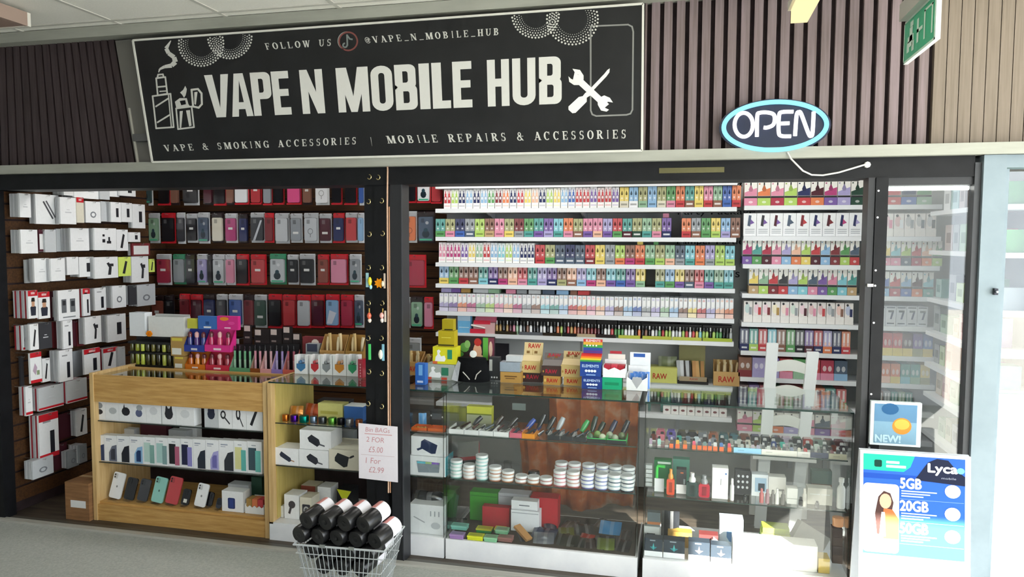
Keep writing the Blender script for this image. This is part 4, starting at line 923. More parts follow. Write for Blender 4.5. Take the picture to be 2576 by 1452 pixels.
# ---------------------------------------------------------------- phone cases on the back slatwall
YP = 5.03
def case_pack(a, b, yt, yb, c, st, label, extra=None, Y=None):
    Y = Y or YP - .02 * rnd()
    x0, x1 = PY(a, (yt + yb) / 2, Y).x, PY(b, (yt + yb) / 2, Y).x; z1 = PY((a + b) / 2, yt, Y).z; z0 = PY((a + b) / 2, yb, Y).z
    w, h = x1 - x0, z1 - z0; k = C(c)
    t = thing('phone_case_pack', ((x0 + x1) / 2, Y, z0), label, 'phone case', 'phone case packs on the back wall')
    fc = {'red': 'c01f2c', 'clear': 'd8dade', 'dark': '2a1c1e', 'green': '3a8a66', 'silver': 'c9cccf'}[st]
    hang = MB(); top = z1; ch_ = h * .76
    hang.box(x0 + .04 * w, x1 - .04 * w, Y + .012, Y + .016, z0, z1, fc)
    if st == 'red': hang.box(x0 + .02 * w, x1 - .02 * w, Y - .003, Y + .012, z0, z0 + .05 * h, fc)
    hang.box(x0 + .06 * w, x1 - .06 * w, Y + .0, Y + .012, z1 - .16 * h, z1 - .02 * h, fc if st in ('red', 'green') else darken(srgb(fc), .25))
    hang.build('backing_card', 'card', t)
    cs = MB(); c0, c1, d0, d1 = x0 + .10 * w, x1 - .10 * w, z0 + .07 * h, z0 + .07 * h + ch_
    cs.prism(rr(c0, c1, d0, d1, .012, .012, 3), Y - .008, Y + .011, k, darken(k, .25)); F = Y - .0086
    cs.fr(c0 + .02, min(c0 + .045, c1 - .012), d1 - .042, d1 - .012, F, darken(k, .5) if sum(k[:3]) > .15 else lighten(k, .12))
    if extra == 'label': cs.fr(c0 + .3 * (c1 - c0), c0 + .72 * (c1 - c0), d0 + .5 * ch_, d0 + .6 * ch_, F - .0003, 'e6e6e2')
    if extra == 'low': cs.fr(c0 + .25 * (c1 - c0), c0 + .8 * (c1 - c0), d0 + .3 * ch_, d0 + .4 * ch_, F - .0003, 'e6e6e2')
    if extra == 'ring':
        for q in range(16):
            a_, b_ = 2 * math.pi * q / 16, 2 * math.pi * (q + 1) / 16; cx, cz = (c0 + c1) / 2, d0 + .42 * ch_
            cs.fpoly([(cx + .022 * math.cos(a_), cz + .022 * math.sin(a_)), (cx + .022 * math.cos(b_), cz + .022 * math.sin(b_)), (cx + .017 * math.cos(b_), cz + .017 * math.sin(b_)), (cx + .017 * math.cos(a_), cz + .017 * math.sin(a_))], F - .0003, darken(k, .55))
        cs.fr(cx - .003, cx + .003, d0 + .16 * ch_, d0 + .3 * ch_, F - .0003, darken(k, .55))
    if extra == 'art':
        cx = (c0 + c1) / 2; cs.disc(cx, d0 + .28 * ch_, .26 * (c1 - c0), .16 * ch_, F - .0003, '22303a', 9); cs.disc(cx, d0 + .45 * ch_, .15 * (c1 - c0), .09 * ch_, F - .0004, '2c4a55', 8); cs.disc(cx + .01, d0 + .75 * ch_, .12 * (c1 - c0), .07 * ch_, F - .0003, lighten(k, .4), 7); cs.fr(c0 + .08 * (c1 - c0), c1 - .08 * (c1 - c0), d0 + .02 * ch_, d0 + .09 * ch_, F - .0003, '4fb98f')
    if extra == 'diag': cs.fpoly([(c0 + .15 * (c1 - c0), d0), (c0 + .35 * (c1 - c0), d0), (c1 - .05 * (c1 - c0), d1 - .02), (c1 - .2 * (c1 - c0), d1 - .02)], F - .0003, 'c9ccd2')
    if extra == 'marble': cs.fpoly([(c0 + .05 * (c1 - c0), d0 + .01), (c0 + .5 * (c1 - c0), d0 + .01), (c0 + .9 * (c1 - c0), d0 + .5 * ch_), (c0 + .3 * (c1 - c0), d0 + .6 * ch_)], F - .0003, 'dfe3ec')
    cs.build('case', 'plastic', t)
    MB().box(x0 + .05 * w, x1 - .05 * w, Y - .0115, Y - .011, z0 + .03 * h, z1 - .03 * h, 'ffffff').build('film', 'clear', t)
    px = (x0 + x1) / 2; MB().tube([(px, YB, z1 - .012), (px, Y - .03, z1 - .012), (px, Y - .034, z1 - .004)], .003, 'd0d0d0', 6).build('peg', 'metal', wbk)
R1 = 'tl:350:383:clear:art bk:396:427:red br:428:450:dark bk:458:500:clear:label mr:511:535:dark bk:537:568:red br:568:588:dark wh:588:626:red r:629:658:red:label gy:661:684:red bk:687:714:red hp:720:758:red br:760:785:dark:label wh:791:828:silver:ring bk:833:860:red bk:865:898:red bl:902:915:clear'
R2 = 'sg:373:401:clear:art bk:405:441:red ch:444:465:clear bk:468:497:clear:label sl:497:527:clear:art cr:532:562:dark mg:565:597:clear:label nv:600:624:dark:label ch:629:666:silver:diag dr:665:688:red lg:690:728:silver gy:729:760:silver:low lg:763:801:silver:ring mr:802:834:silver:low nv:837:867:red:label r:868:900:silver sb:900:915:clear'
R3 = 'cm:392:431:clear:label gy:434:467:green ch:466:493:dark:label lv:495:522:clear:art bk:522:535:dark lg:534:567:clear:art pk:567:591:clear bk:594:626:red r:629:670:red:label lg:677:720:green:art bk:722:751:clear:label bk:752:793:silver:label ru:798:828:red:label pk:829:876:red gy:878:909:clear:art'
R4 = 'ru:380:412:dark:label bk:414:438:dark dr:451:478:red mr:479:510:red nv:512:542:dark:label ch:544:572:clear bl:574:611:clear:label dr:612:640:dark dg:639:671:silver:low bk:674:710:red r:710:746:red lg:746:782:red mr:782:817:red sb:818:854:red:marble cm:856:890:red sl:891:915:clear:art'
PAL['tl'] = ('3b5a5e', 'dark teal')
def case_row(s, yt, yb, rowname, st0=1, side=''):
    for k, e_ in enumerate(s.split()):
        e_ = e_.split(':'); c, a, b, st = e_[0], float(e_[1]), float(e_[2]), e_[3]; ex = e_[4] if len(e_) > 4 else None
        case_pack(a, b, yt + 3 * (rnd() - .5), yb + 3 * (rnd() - .5), c, st, '%s phone case pack, %s from left on %s case row%s' % (CW(c), ordw(k + st0), rowname, side), ex)
case_row(R1, 440, 516, 'top'); case_row(R2, 536, 612, 'second'); case_row(R3, 640, 717, 'third'); case_row(R4, 741, 824, 'fourth')
case_row('bk:1014:1048:red wh:1048:1084:red:art r:1084:1112:red', 436, 512, 'top', side=' right of post')
case_row('og:1014:1049:silver:ring sl:1049:1095:dark:art', 531, 611, 'second', side=' right of post')
case_row('cm:1017:1073:red', 641, 723, 'third', side=' right of post')
case_row('bk:1008:1032:clear:label sg:1032:1066:dark:art pk:1066:1090:red', 747, 826, 'fourth', side=' right of post')
case_row('dr:420:448:red bk:470:505:dark mr:520:552:red ch:570:600:clear gy:1020:1060:clear', 852, 925, 'fifth')
# ---------------------------------------------------------------- accessory packs on the left slatwall
XF = XL + .006
def acc(x0, y0, x1, y1, c, st, img, label, dep):
    Xf = XL + dep
    p, q, s = PX(x0, (y0 + y1) / 2, Xf), PX(x1, (y0 + y1) / 2, Xf), PX((x0 + x1) / 2, y0, Xf); z0 = PX((x0 + x1) / 2, y1, Xf).z
    ya, yb, z1 = p.y, q.y, s.z; k = C(c); d = min(dep - .062, .016 + .10 * rnd()) if st != 's' else .02
    ya = max(ya, 3.76); 
    if yb - ya < .015: return
    t = thing('accessory_pack', (Xf, (ya + yb) / 2, z0), label, 'accessory pack', 'accessory packs on the left wall')
    w, h = yb - ya, z1 - z0
    # the front pack of the peg, and the packs queued behind it
    m = MB().box(Xf - .014, Xf, ya, yb, z0, z1, k)
    def f(u0, u1, v0, v1, col, e=0): m.add([(Xf + .0006 + e, ya + w * u0, z0 + h * v0), (Xf + .0006 + e, ya + w * u1, z0 + h * v0), (Xf + .0006 + e, ya + w * u1, z0 + h * v1), (Xf + .0006 + e, ya + w * u0, z0 + h * v1)], [(0, 1, 2, 3)], col)
    def fp(pts, col, e=0): m.add([(Xf + .0006 + e, ya + w * u, z0 + h * v) for u, v in pts], [tuple(range(len(pts)))], col)
    if st == 'h': f(0, 1, .80, 1, 'c4202c'); f(.3, .7, .86, .94, 'e8b8b8', .0003)
    if st == 'f': f(0, 1, 0, .12, 'c4202c'); f(0, 1, 0, .03, 'e8e4e2', .0003)
    if st == 'b': f(0, 1, .84, 1, 'c4202c'); f(0, 1, 0, .10, 'c4202c')
    if st == 'r': f(.08, .92, .1, .8, 'e4e4e4')
    if img == 'pencil': fp([(.3, .75), (.36, .78), (.75, .2), (.69, .17)], '4a4a50'); fp([(.42, .78), (.48, .8), (.85, .25), (.8, .22)], '5c5c62')
    elif img == 'phone': fp([(.5, .25), (.75, .25), (.75, .7), (.5, .7)], '26262c')
    elif img == 'cable': fp([(.55, .15), (.68, .15), (.72, .5), (.6, .75), (.5, .7), (.6, .5)], '2b2b30'); f(.6, .8, .55, .68, '2b2b30', .0003)
    elif img == 'bits': f(.35, .48, .35, .5, '232328'); f(.55, .75, .3, .42, '232328'); f(.62, .7, .3, .6, '232328', .0002); f(.36, .46, .62, .72, '232328')
    elif img == 'two': f(.15, .38, .25, .7, '6a6e72'); f(.55, .8, .25, .7, '6a6e72'); f(.2, .34, .5, .65, '2d2f33', .0003); f(.6, .76, .45, .62, '2d2f33', .0003); f(.2, .8, .08, .12, '8a8e92')
    elif img == 'face': fp([(.25, .1), (.75, .1), (.8, .4), (.5, .5), (.2, .4)], '2f3340'); fp([(.35, .42), (.65, .42), (.66, .62), (.34, .62)], 'c99a7c', .0003); fp([(.3, .6), (.7, .6), (.66, .74), (.36, .74)], '2b2320', .0004)
    elif img == 'stick': f(.55, .78, .1, .6, '20222a'); f(.2, .6, .8, .84, '9a9ca0')
    elif img == 'diag': fp([(.3, .15), (.5, .12), (.72, .75), (.55, .8)], '28282c')
    elif img == 'ring': fp([(.5 + .2 * math.cos(a), .38 + .15 * math.sin(a)) for a in [i_ * .6 for i_ in range(10)]], '7a7e84'); fp([(.5 + .12 * math.cos(a), .38 + .09 * math.sin(a)) for a in [i_ * .6 for i_ in range(10)]], PAL[c][0] if c in PAL else c, .0003)
    elif img == 'blob': fp([(.2, .4), (.45, .25), (.6, .5), (.4, .65)], 'b8a0b4'); f(.55, .8, .25, .4, '8fa07c')
    elif img == 'faint': f(.3, .7, .42, .46, 'c2c4c8'); f(.4, .6, .52, .55, 'cfd0d4')
    m.build('front_pack', 'card', t)
    if d > .02:
        bk_ = MB(); x = Xf - .018; j = 0
        while x > Xf - d - .014:
            bk_.box(x - .010, x, ya + .002, yb - .002, z0 + .002, z1 - .002, ('c9cbce', 'b9bcc0', 'a3303a')[(j + (st in 'hfb') * 2) % 3] if st in 'hfb' else ('c9cbce', 'b4b7bb')[j % 2]); x -= .0125; j += 1
            b_ = bk_.build('queued_pack', 'card', t); bk_ = MB()
    py_ = (ya + yb) / 2; MB().tube([(XL, py_, z1 - .008), (Xf + .02, py_, z1 - .008), (Xf + .024, py_, z1)], .003, 'd0d0d0', 6).build('peg', 'metal', wl)
Z4 = lambda x, y: (x / 2.904, 440 + y / 2.904)
Z6 = lambda x, y: (x / 2.538, 880 + y / 2.538)
lists = [('topmost', Z4, 'wh,465,60,540,150,r,- wh,540,60,610,165,p,faint wh,610,60,720,175,p,faint lg,730,60,800,180,p,- wh,800,60,870,160,p,- wh,875,60,990,155,p,phone'),
 ('second', Z4, 'lg,5,140,100,320,p,- wh,105,135,225,310,p,faint wh,260,145,430,360,p,pencil wh,440,165,555,360,p,faint cr,560,165,612,350,h,- wh,625,195,735,350,p,ring lg,737,195,808,340,p,- wh,810,200,884,345,p,phone wh,886,205,965,345,p,phone wh,968,215,1060,390,p,phone'),
 ('third', Z4, 'wh,5,385,118,555,p,pencil wh,122,400,275,575,p,faint mr,285,400,325,560,r,- lg,328,400,410,565,p,- wh,515,390,650,555,p,faint wh,690,390,850,550,p,bits wh,852,400,935,555,p,diag wh,945,420,1025,490,p,phone dr,965,500,1095,590,r,-'),
 ('fourth', Z4, 'cr,15,610,105,730,h,faint wh,108,625,185,730,h,- wh,250,610,360,785,p,faint wh,372,610,475,775,p,faint wh,488,600,573,730,p,- wh,578,600,686,745,p,phone wh,692,600,862,755,p,cable fl,866,600,956,740,p,diag wh,962,595,1085,785,p,cable fl,1090,615,1130,710,p,diag'),
 ('fifth', Z4, 'wh,4,870,60,1100,b,stick wh,66,865,175,1070,h,face wh,190,845,276,1050,h,face wh,280,855,365,1050,h,face wh,425,840,580,1060,p,two wh,606,830,658,1030,h,stick wh,692,825,775,990,p,stick wh,822,810,920,970,p,ring ch,946,810,998,950,p,- lg,1002,800,1135,955,p,ring'),
 ('sixth', Z4, 'lg,4,1110,50,1280,p,stick wh,60,1105,210,1290,f,blob wh,214,1090,282,1280,p,diag ch,286,1080,380,1270,p,faint wh,460,1065,530,1270,p,stick wh,620,1035,740,1230,p,cable wh,786,1020,920,1215,p,phone'),
 ('seventh', Z6, 'wh,5,30,130,235,b,blob wh,155,20,266,215,b,blob wh,270,55,320,205,p,diag wh,380,0,465,200,p,stick wh,537,-8,640,150,h,stick wh,660,-12,750,120,h,diag lg,758,-18,800,110,p,-'),
 ('eighth', Z6, 'wh,4,250,70,455,f,blob wh,90,240,208,430,f,faint lg,245,230,405,375,f,faint lg,428,190,556,330,f,faint'),
 ('ninth', Z6, 'ol,12,455,205,645,p,face wh,250,405,375,690,b,stick wh,490,380,556,545,p,diag'),
 ('lowest', Z6, 'wh,22,740,188,950,b,blob lg,205,692,342,810,p,ring gy,432,640,503,750,p,ring gy,508,605,556,720,p,ring')]
FILL = [(Z4, 'lg,412,395,513,560,p'), (Z4, 'mr,377,850,423,1060,r'), (Z4, 'mr,660,830,690,990,p'), (Z4, 'dr,777,820,820,980,p'), (Z4, 'mr,921,815,944,955,p'), (Z4, 'dr,390,1070,458,1262,p'), (Z4, 'mr,532,1065,556,1250,p'), (Z4, 'dr,560,1060,618,1250,p'), (Z4, 'lg,742,1035,784,1215,p'), (Z6, 'mr,322,10,378,200,p'), (Z6, 'gy,467,5,535,170,p'), (Z6, 'dr,466,175,640,190,p'),
 (Z6, 'mr,210,455,248,640,p'), (Z6, 'mr,378,400,486,560,p'), (Z6, 'dr,70,262,88,440,p'), (Z6, 'mr,408,210,426,350,p'), (Z6, 'mr,345,600,430,760,p'), (Z4, 'lg,186,620,246,790,p'), (Z4, 'dr,176,850,188,1050,p'), (Z4, 'dr,366,860,375,1050,p'), (Z4, 'lg,226,170,258,350,p'), (Z4, 'dr,582,860,604,1040,p'), (Z6, 'ch,132,40,153,230,p'), (Z4, 'mr,652,395,688,545,p'), (Z4, 'dr,276,405,284,560,p'), (Z4, 'lg,431,160,439,355,p')]
for k, (zf, s) in enumerate(FILL):
    c, a, b, a1_, b1_, st = s.split(','); (x0, y0), (x1, y1) = zf(float(a), float(b)), zf(float(a1_), float(b1_))
    acc(x0, y0, x1, y1, c, st, None, '%s blank-faced accessory pack, %s filler, tucked between the left wall packs' % (CW(c), ordw(k + 1)), .04)
for rn, zf, s in lists:
    for k, e_ in enumerate(s.split()):
        c, a, b, a1_, b1_, st, im = e_.split(','); (x0, y0), (x1, y1) = zf(float(a), float(b)), zf(float(a1_), float(b1_))
        ww = {'h': ' with red header', 'f': ' with red foot', 'b': ' with red bands', 'r': ' with red card', 'p': ''}[st]
        acc(x0, y0, x1, y1, c, st, im if im != '-' else None, '%s accessory pack%s, %s from front on %s row' % (CW(c), ww, ordw(k + 1), rn), .10 + .06 * rnd())
# ================================================================ goods in and on the counters
Z7 = lambda x, y: (200 + x / 2.538, 880 + y / 2.538)
def zz(px, py, Y): return PY(px, py, Y).z
def stand(name, a, b, ytop, Y, z, d, col, label, cat, group=None, mat='card', prn=None, zf=None, h=None, **kw):
    """upright box: photo columns a..b, photo row ytop for its top, standing at height z"""
    if zf: (a, yt), (b, _) = zf(a, ytop), zf(b, ytop); ytop = yt
    yc = 1000
    x0, x1 = PY(a, ytop + 30, Y).x, PY(b, ytop + 30, Y).x; z1 = (zz((a + b) / 2, ytop, Y)) if h is None else z + h
    m = MB().box(x0, x1, Y, Y + d, z + .0008, z1, C(col), **{k: C(v) for k, v in kw.items()})
    if prn: prn(m, x0, x1, z, z1, Y - .0006)
    return m.build(name, mat, label=label, cat=cat, group=group)
def rects(*rs):                     # print made of u0,u1,v0,v1,colour rectangles
    def f(m, x0, x1, z0, z1, F):
        for k, (u0, u1, v0, v1, c) in enumerate(rs): m.fr(x0 + (x1 - x0) * u0, x0 + (x1 - x0) * u1, z0 + (z1 - z0) * v0, z0 + (z1 - z0) * v1, F - .0002 * k, C(c))
    return f
def polys(*ps):
    def f(m, x0, x1, z0, z1, F):
        for k, (pts, c) in enumerate(ps): m.fpoly([(x0 + (x1 - x0) * u, z0 + (z1 - z0) * v) for u, v in pts], F - .0002 * k, C(c))
    return f
def both(*fs):
    def f(m, x0, x1, z0, z1, F):
        for k, g_ in enumerate(fs): g_(m, x0, x1, z0, z1, F - .0005 * k)
    return f
def word(t, u0, u1, v0, v1, c, bold=0):
    def f(m, x0, x1, z0, z1, F): put_text(m, t, x0 + (x1 - x0) * u0, x0 + (x1 - x0) * u1, z0 + (z1 - z0) * v0, z0 + (z1 - z0) * v1, F, C(c), bold)
    return f
def ell(cx, cz, rx, rz, n=10): return [(cx + rx * math.cos(2 * math.pi * k / n), cz + rz * math.sin(2 * math.pi * k / n)) for k in range(n)]
# ---- oak counter: top shelf, boxed earphones
e1 = [(85, 165), (166, 250), (251, 340), (341, 425), (426, 518), (526, 615), (616, 730), (797, 884), (886, 974), (976, 1064), (1066, 1168)]
im1 = ['dark open earbud case', 'pale earbud case', 'black earbud case', 'blue-grey earbud case', 'faint earbud outline', 'black cat-ear earbud case', 'faint white earbud case', 'black cat-ear earbuds on lilac', 'coiled black cable', 'upright black cable', 'slanted black cable plug']
pr1 = [polys((ell(.5, .35, .3, .12), '2a2b30'), (ell(.5, .62, .3, .14), '8f959c')), polys((ell(.55, .42, .3, .14), 'b5babd')), polys((ell(.5, .42, .3, .18), '23242a'), ([(.3, .5), (.4, .75), (.46, .5)], '23242a')), polys((ell(.45, .38, .26, .16), '5c6484'), (ell(.5, .6, .24, .12), 'a5aaae')), polys((ell(.5, .5, .28, .16), 'd2d5d8')),
  polys((ell(.5, .42, .3, .22), '2b2c32'), ([(.25, .55), (.3, .8), (.45, .62)], '2b2c32'), ([(.75, .55), (.7, .8), (.55, .62)], '2b2c32')), polys((ell(.5, .45, .26, .16), 'd3d6d9')), polys((ell(.5, .5, .28, .2), '272c40'), ([(.25, .6), (.3, .84), (.45, .66)], '272c40'), ([(.75, .6), (.7, .84), (.55, .66)], '272c40')),
  polys((ell(.35, .5, .2, .16), '27282c'), (ell(.35, .5, .11, .09), 'e4e6e8'), ([(.4, .4), (.46, .44), (.85, .2), (.8, .15)], '3a3b40')), polys((ell(.42, .55, .17, .22), '27282c'), (ell(.42, .55, .08, .12), 'e4e6e8'), ([(.5, .4), (.56, .42), (.8, .12), (.74, .1)], '3a3b40')), polys(([(.2, .2), (.35, .15), (.7, .68), (.58, .75)], '27282c'))]
for k, ((a, b), n_, p_) in enumerate(zip(e1, im1, pr1)):
    stand('earphone_box', a, b, 300 + 38 * (a - 85) / 1080, 3.815, .628, .07, 'wh' if k != 7 else 'lg', 'white box picturing %s on the top oak counter shelf' % n_, 'box', 'earphone boxes in the oak counter', zf=Z7, prn=p_)
# ---- middle shelf: boxed phones, flat boxes behind
ex2 = [95, 160, 240, 320, 405, 485, 565, 645, 725, 805, 890, 985, 1070, 1165]
ph = [('2f4166', None, 'dark blue'), ('6b7080', '3a3d48', 'grey'), ('23262f', None, 'black'), ('8fb8dc', '1f3a66', 'light blue'), ('b8d4cc', '7fa8a0', 'pale green'), ('a9ccc8', '7f9fa0', 'pale teal'), ('1f2024', 'b0607a', 'black and pink'), ('232746', '8a86c4', 'navy and lilac'), ('2a303c', None, 'charcoal'), ('a9a6d8', '6f6cae', 'lilac'), ('30343c', None, 'dark grey'), ('d9d79a', '5fb0a8', 'yellow and teal'), ('3f555f', '6fc0b8', 'slate and teal')]
for k in range(13):
    c1, c2, nm = ph[k]
    if k in (0, 1, 2, 3, 8, 9, 10):
        p_ = both(rects((.12, .6, .84, .88, '9aa0b0'), (.12, .45, .78, .81, 'b4b8c4')), polys(([(.98, 0.02), (.35, .02), (.35, .35), (.6, .6), (.98, .66)], c1)), *( [polys(([(.5, .08), (.85, .08), (.85, .5), (.62, .5), (.5, .42)], c2))] if c2 else []))
    else: p_ = both(rects((.3, .6, .86, .89, 'a0a6b0')), rects((.08, .62, .1, .8, c1), (.55, .92, .06, .72, c2 or c1)))
    stand('phone_box', ex2[k] + 1, ex2[k + 1] - 1, 545 + 42 * k / 12, 3.82, .368, .05, 'wh', 'white phone box picturing a %s handset on the middle oak shelf' % nm, 'phone box', 'phone boxes in the oak counter', zf=Z7, prn=p_)
for k, (a, b, yt, c) in enumerate(((230, 350, 505, 'wh'), (390, 555, 478, 'mr'), (570, 690, 515, 'lg'), (640, 750, 495, 'wh'))):
    stand('flat_box', a, b, yt, 4.02 + .055 * (k == 3), .368, .05, c, '%s box behind the boxed phones on middle oak shelf%s' % (CW(c), ', far left' if k == 0 else (' near middle' if k == 3 else '')), 'box', zf=Z7)
# ---- bottom deck: second-hand phones leaning back, small boxes
def phone(a, b, yt, yb, c, label, nm='mobile_phone', extra=None, Y=3.83):
    (ax, yt), (bx_, yb) = Z7(a, yt), Z7(b, yb)
    z = .119; x0, x1 = PY(ax + 6, yb, Y).x, PY(bx_ - 4, yb, Y).x; w = x1 - x0; h = w * 1.98
    T = Matrix.Translation(((x0 + x1) / 2, Y, z)) @ Matrix.Rotation(math.radians(-14), 4, 'X') @ Matrix.Rotation(math.radians(7), 4, 'Y')
    t = thing(nm, ((x0 + x1) / 2, Y, z), label, 'mobile phone', 'used phones on the oak counter deck'); k = C(c)
    o = rr(-w / 2, w / 2, .012, h, .012, .012, 3)
    MB(T).prism(o, 0, .008, k, darken(k, .35)).build('body', 'glossy', t)
    cam_ = MB(T).prism(rr(-w / 2 + .006, -w / 2 + .034, h - .04, h - .008, .006, .006, 2), -.0015, 0, darken(k, .3))
    cam_ = cam_.build('camera', 'glossy', t)
    for q in (h - .016, h - .031): MB(T).lathe([(.005, -.0026), (.005, -.0015)], '15151a', 8, (-w / 2 + .014, 0, q), 'y').build('lens', 'glossy', cam_)
    if extra == 'dot': MB(T).disc(0, h * .5, .006, .007, -.0005, darken(k, .75)).build('emblem', 'paper', t)
    if extra == 'tag': MB(T).fr(-.012, .012, h * .25, h * .45, -.0006, 'd9d8d0').build('price_tag', 'paper', t)
    MB(T).box(-w * .35, w * .35, -.016, .03, 0, .006, 'e8ecee').box(-w * .35, w * .35, -.016, -.013, .006, .018, 'e8ecee').build('stand', 'clear', t)
phone(165, 265, 800, 965, 'wh', 'white phone leaning at the left end of the oak deck', extra='dot'); phone(260, 350, 800, 970, 'bk', 'black phone beside the leftmost white phone on the oak deck')
phone(345, 435, 810, 975, 'ch', 'charcoal phone left of the mint phone on the oak deck'); phone(435, 535, 820, 990, '8fc9bd', 'mint green phone leaning on the oak deck', extra='dot')
phone(525, 630, 830, 998, 'r', 'red phone leaning on the oak deck'); phone(625, 700, 850, 1005, 'bk', 'black phone with white tag right of the red phone', extra='tag')
phone(710, 805, 850, 1012, 'wh', 'white phone right of the tagged black phone on the oak deck', extra='dot'); phone(780, 850, 865, 1018, 'bk', 'black phone overlapping the right-hand white phone', Y=3.85); phone(848, 908, 880, 1030, '2b2f3a', 'dark blue-black phone left of the small white box')
stand('watch_box', 910, 1045, 905, 3.83, .119, .07, 'wh', 'small white box with navy device picture on the oak deck', 'box', zf=Z7, prn=both(polys((rr(.28, .62, .15, .68, .08, .06), '2c3b70')), rects((.36, .54, .2, .6, '34478a'))))
stand('gadget_box', 950, 1080, 862, 3.93, .119, .07, 'lg', 'grey-white box behind the navy watch box on the oak deck', 'box', zf=Z7)
def open_tray(name, x0, x1, Y, z, h, d, col, label, cat, n=4, mat='card', group=None, item=None, parent=None):
    t = thing(name, ((x0 + x1) / 2, Y + d / 2, z), label, cat, group); w = x1 - x0; k = C(col)
    pts = [(x0, z), (x1, z)] + [(x1 - w * i / (2 * n), z + h * (.75 if i % 2 else 1)) for i in range(2 * n + 1)]
    MB().prism(pts, Y, Y + .003, k).build('front', mat, t)
    MB().box(x0, x0 + .003, Y + .003, Y + d, z, z + h * 1.15, k).build('side', mat, t); MB().box(x1 - .003, x1, Y + .003, Y + d, z, z + h * 1.15, k).build('side', mat, t)
    MB().box(x0 + .003, x1 - .003, Y + .003, Y + d, z, z + .003, k).build('base', mat, t); MB().box(x0 + .003, x1 - .003, Y + d - .003, Y + d, z + .003, z + h * 1.6, k).build('back', mat, t)
    return t
x0, x1 = PY(Z7(1057, 0)[0], 1280, 3.83).x, PY(Z7(1180, 0)[0], 1280, 3.83).x
open_tray('zigzag_tray', x0, x1 - .004, 3.83, .119, .05, .1, 'wh', 'white zigzag-edged tray of orange and red packs on the oak deck', 'display tray')
for k, c in enumerate(('gd', 'og', 'r')):
    a = x0 + .005 + (x1 - x0 - .016) * k / 3; MB().box(a, a + (x1 - x0) / 3 - .008, 3.838, 3.90, .123, .205, C(c)).build('small_pack', 'card', label='%s pack in the zigzag tray on the oak deck' % CW(c), cat='pack', group='packs in the zigzag tray')
stand('green_pack', 1098, 1165, 815, 3.96, .119, .06, 'dg', 'dark green pack behind the zigzag tray at the oak deck end', 'pack', zf=Z7, prn=rects((0, 1, 0, .3, 'wh')))
# ---- narrow oak counter: grinders, pouches, boxed speakers
Z9 = lambda x, y: (640 + x / 8.05, 900 + y / 8.05)
for k, (a, b, c, nm) in enumerate(((570, 700, 'b5692a', 'copper orange'), (735, 885, '4b1c86', 'purple'), (915, 1100, '0f7a6c', 'teal'), (1130, 1270, '7a8ca0', 'steel blue'), (1300, 1460, '55585a', 'grey'), (1500, 1660, '6fae4a', 'green'), (1680, 1830, '2a2a2e', 'black'), (1850, 2010, '9a9ca0', 'silver'), (2050, 2190, 'b06a48', 'bronze'))):
    p = PY(Z9((a + b) / 2, 1250)[0], 1060, 3.84); r_ = (PY(Z9(b, 0)[0], 1060, 3.84).x - PY(Z9(a, 0)[0], 1060, 3.84).x) / 2 * .95
    MB().lathe([(r_ * .95, 0), (r_, .003), (r_, .012), (r_ * .94, .0125), (r_ * .94, .014), (r_, .0145), (r_, .034), (r_ * .96, .037), (r_ * .8, .038)], c, 16, (p.x, 3.84, .692)).build('herb_grinder', 'metal', smooth=True, label='round %s metal grinder on the narrow oak counter shelf' % nm, cat='grinder', group='grinders in a row')
def pouch(name, x0, x1, Y, z, h, d, col, label, cat='pouch', group=None, mat='foil', tilt=20, prn=None, rz=0):
    w = x1 - x0; T = Matrix.Translation(((x0 + x1) / 2, Y, z)) @ Matrix.Rotation(math.radians(rz), 4, 'Z') @ Matrix.Rotation(math.radians(-tilt), 4, 'X')
    m = MB(T); n = 6; v = []; 
    for s in (-1, 1):
        for j in range(n + 1):
            for i in range(n + 1):
                u, q = i / n, j / n; bulge = d / 2 * (math.sin(math.pi * u) * math.sin(math.pi * q)) ** .6 if 0 < i < n and 0 < j < n else .0006
                v.append((-w / 2 + w * u, s * bulge + d / 2, h * q + .001 * math.sin(9 * u)))
    S = (n + 1) ** 2; f = []
    for j in range(n):
        for i in range(n):
            a = j * (n + 1) + i; f.append((a, a + 1, a + n + 2, a + n + 1)); f.append((S + a + n + 1, S + a + n + 2, S + a + 1, S + a))
    k = C(col); m.add(v, f, [k if (i_ // 2) % 3 else lighten(k, .12) for i_ in range(len(f))])
    return m.build(name, mat, smooth=True, label=label, cat=cat, group=group)
xq = lambda zx, Y=3.95: PY(Z9(zx, 0)[0], 1020, Y).x
pouch('foil_pouch', xq(740), xq(980), 3.93, .692, .07, .03, 'c9853a', 'orange foil pouch leaning at the left of the grinder shelf', rz=12)
pouch('foil_pouch', xq(960), xq(1260), 3.95, .692, .085, .03, 'b8542e', 'red and gold foil pouch behind the purple grinder', rz=-6)
stand('yellow_carton', 1290, 1790, 935, 3.95, .692, .08, 'ded98a', 'pale yellow carton behind the grinders', 'box', zf=Z9, prn=rects((.1, .8, .3, .5, 'c9c060')))
stand('blue_carton', 1815, 2200, 990, 3.93, .692, .1, '3f6fb8', 'blue and white carton behind the silver grinder', 'box', zf=Z9, top='wh')
stand('flat_tin', 1280, 1900, 868, 4.08, .692, .08, 'ch', 'dark flat tin at the back of the grinder shelf', 'tin', zf=Z9)
Z10 = lambda x, y: (640 + x / 6.05, 1080 + y / 6.05)
spk = lambda c='2b2e38', t=0: both(polys((([(.25, .6), (.38, .78), (.62, .55), (.66, .3), (.56, .16), (.3, .4)]), c), ([(.62, .34), (.8, .26), (.8, .18), (.62, .26)], '55585f')))
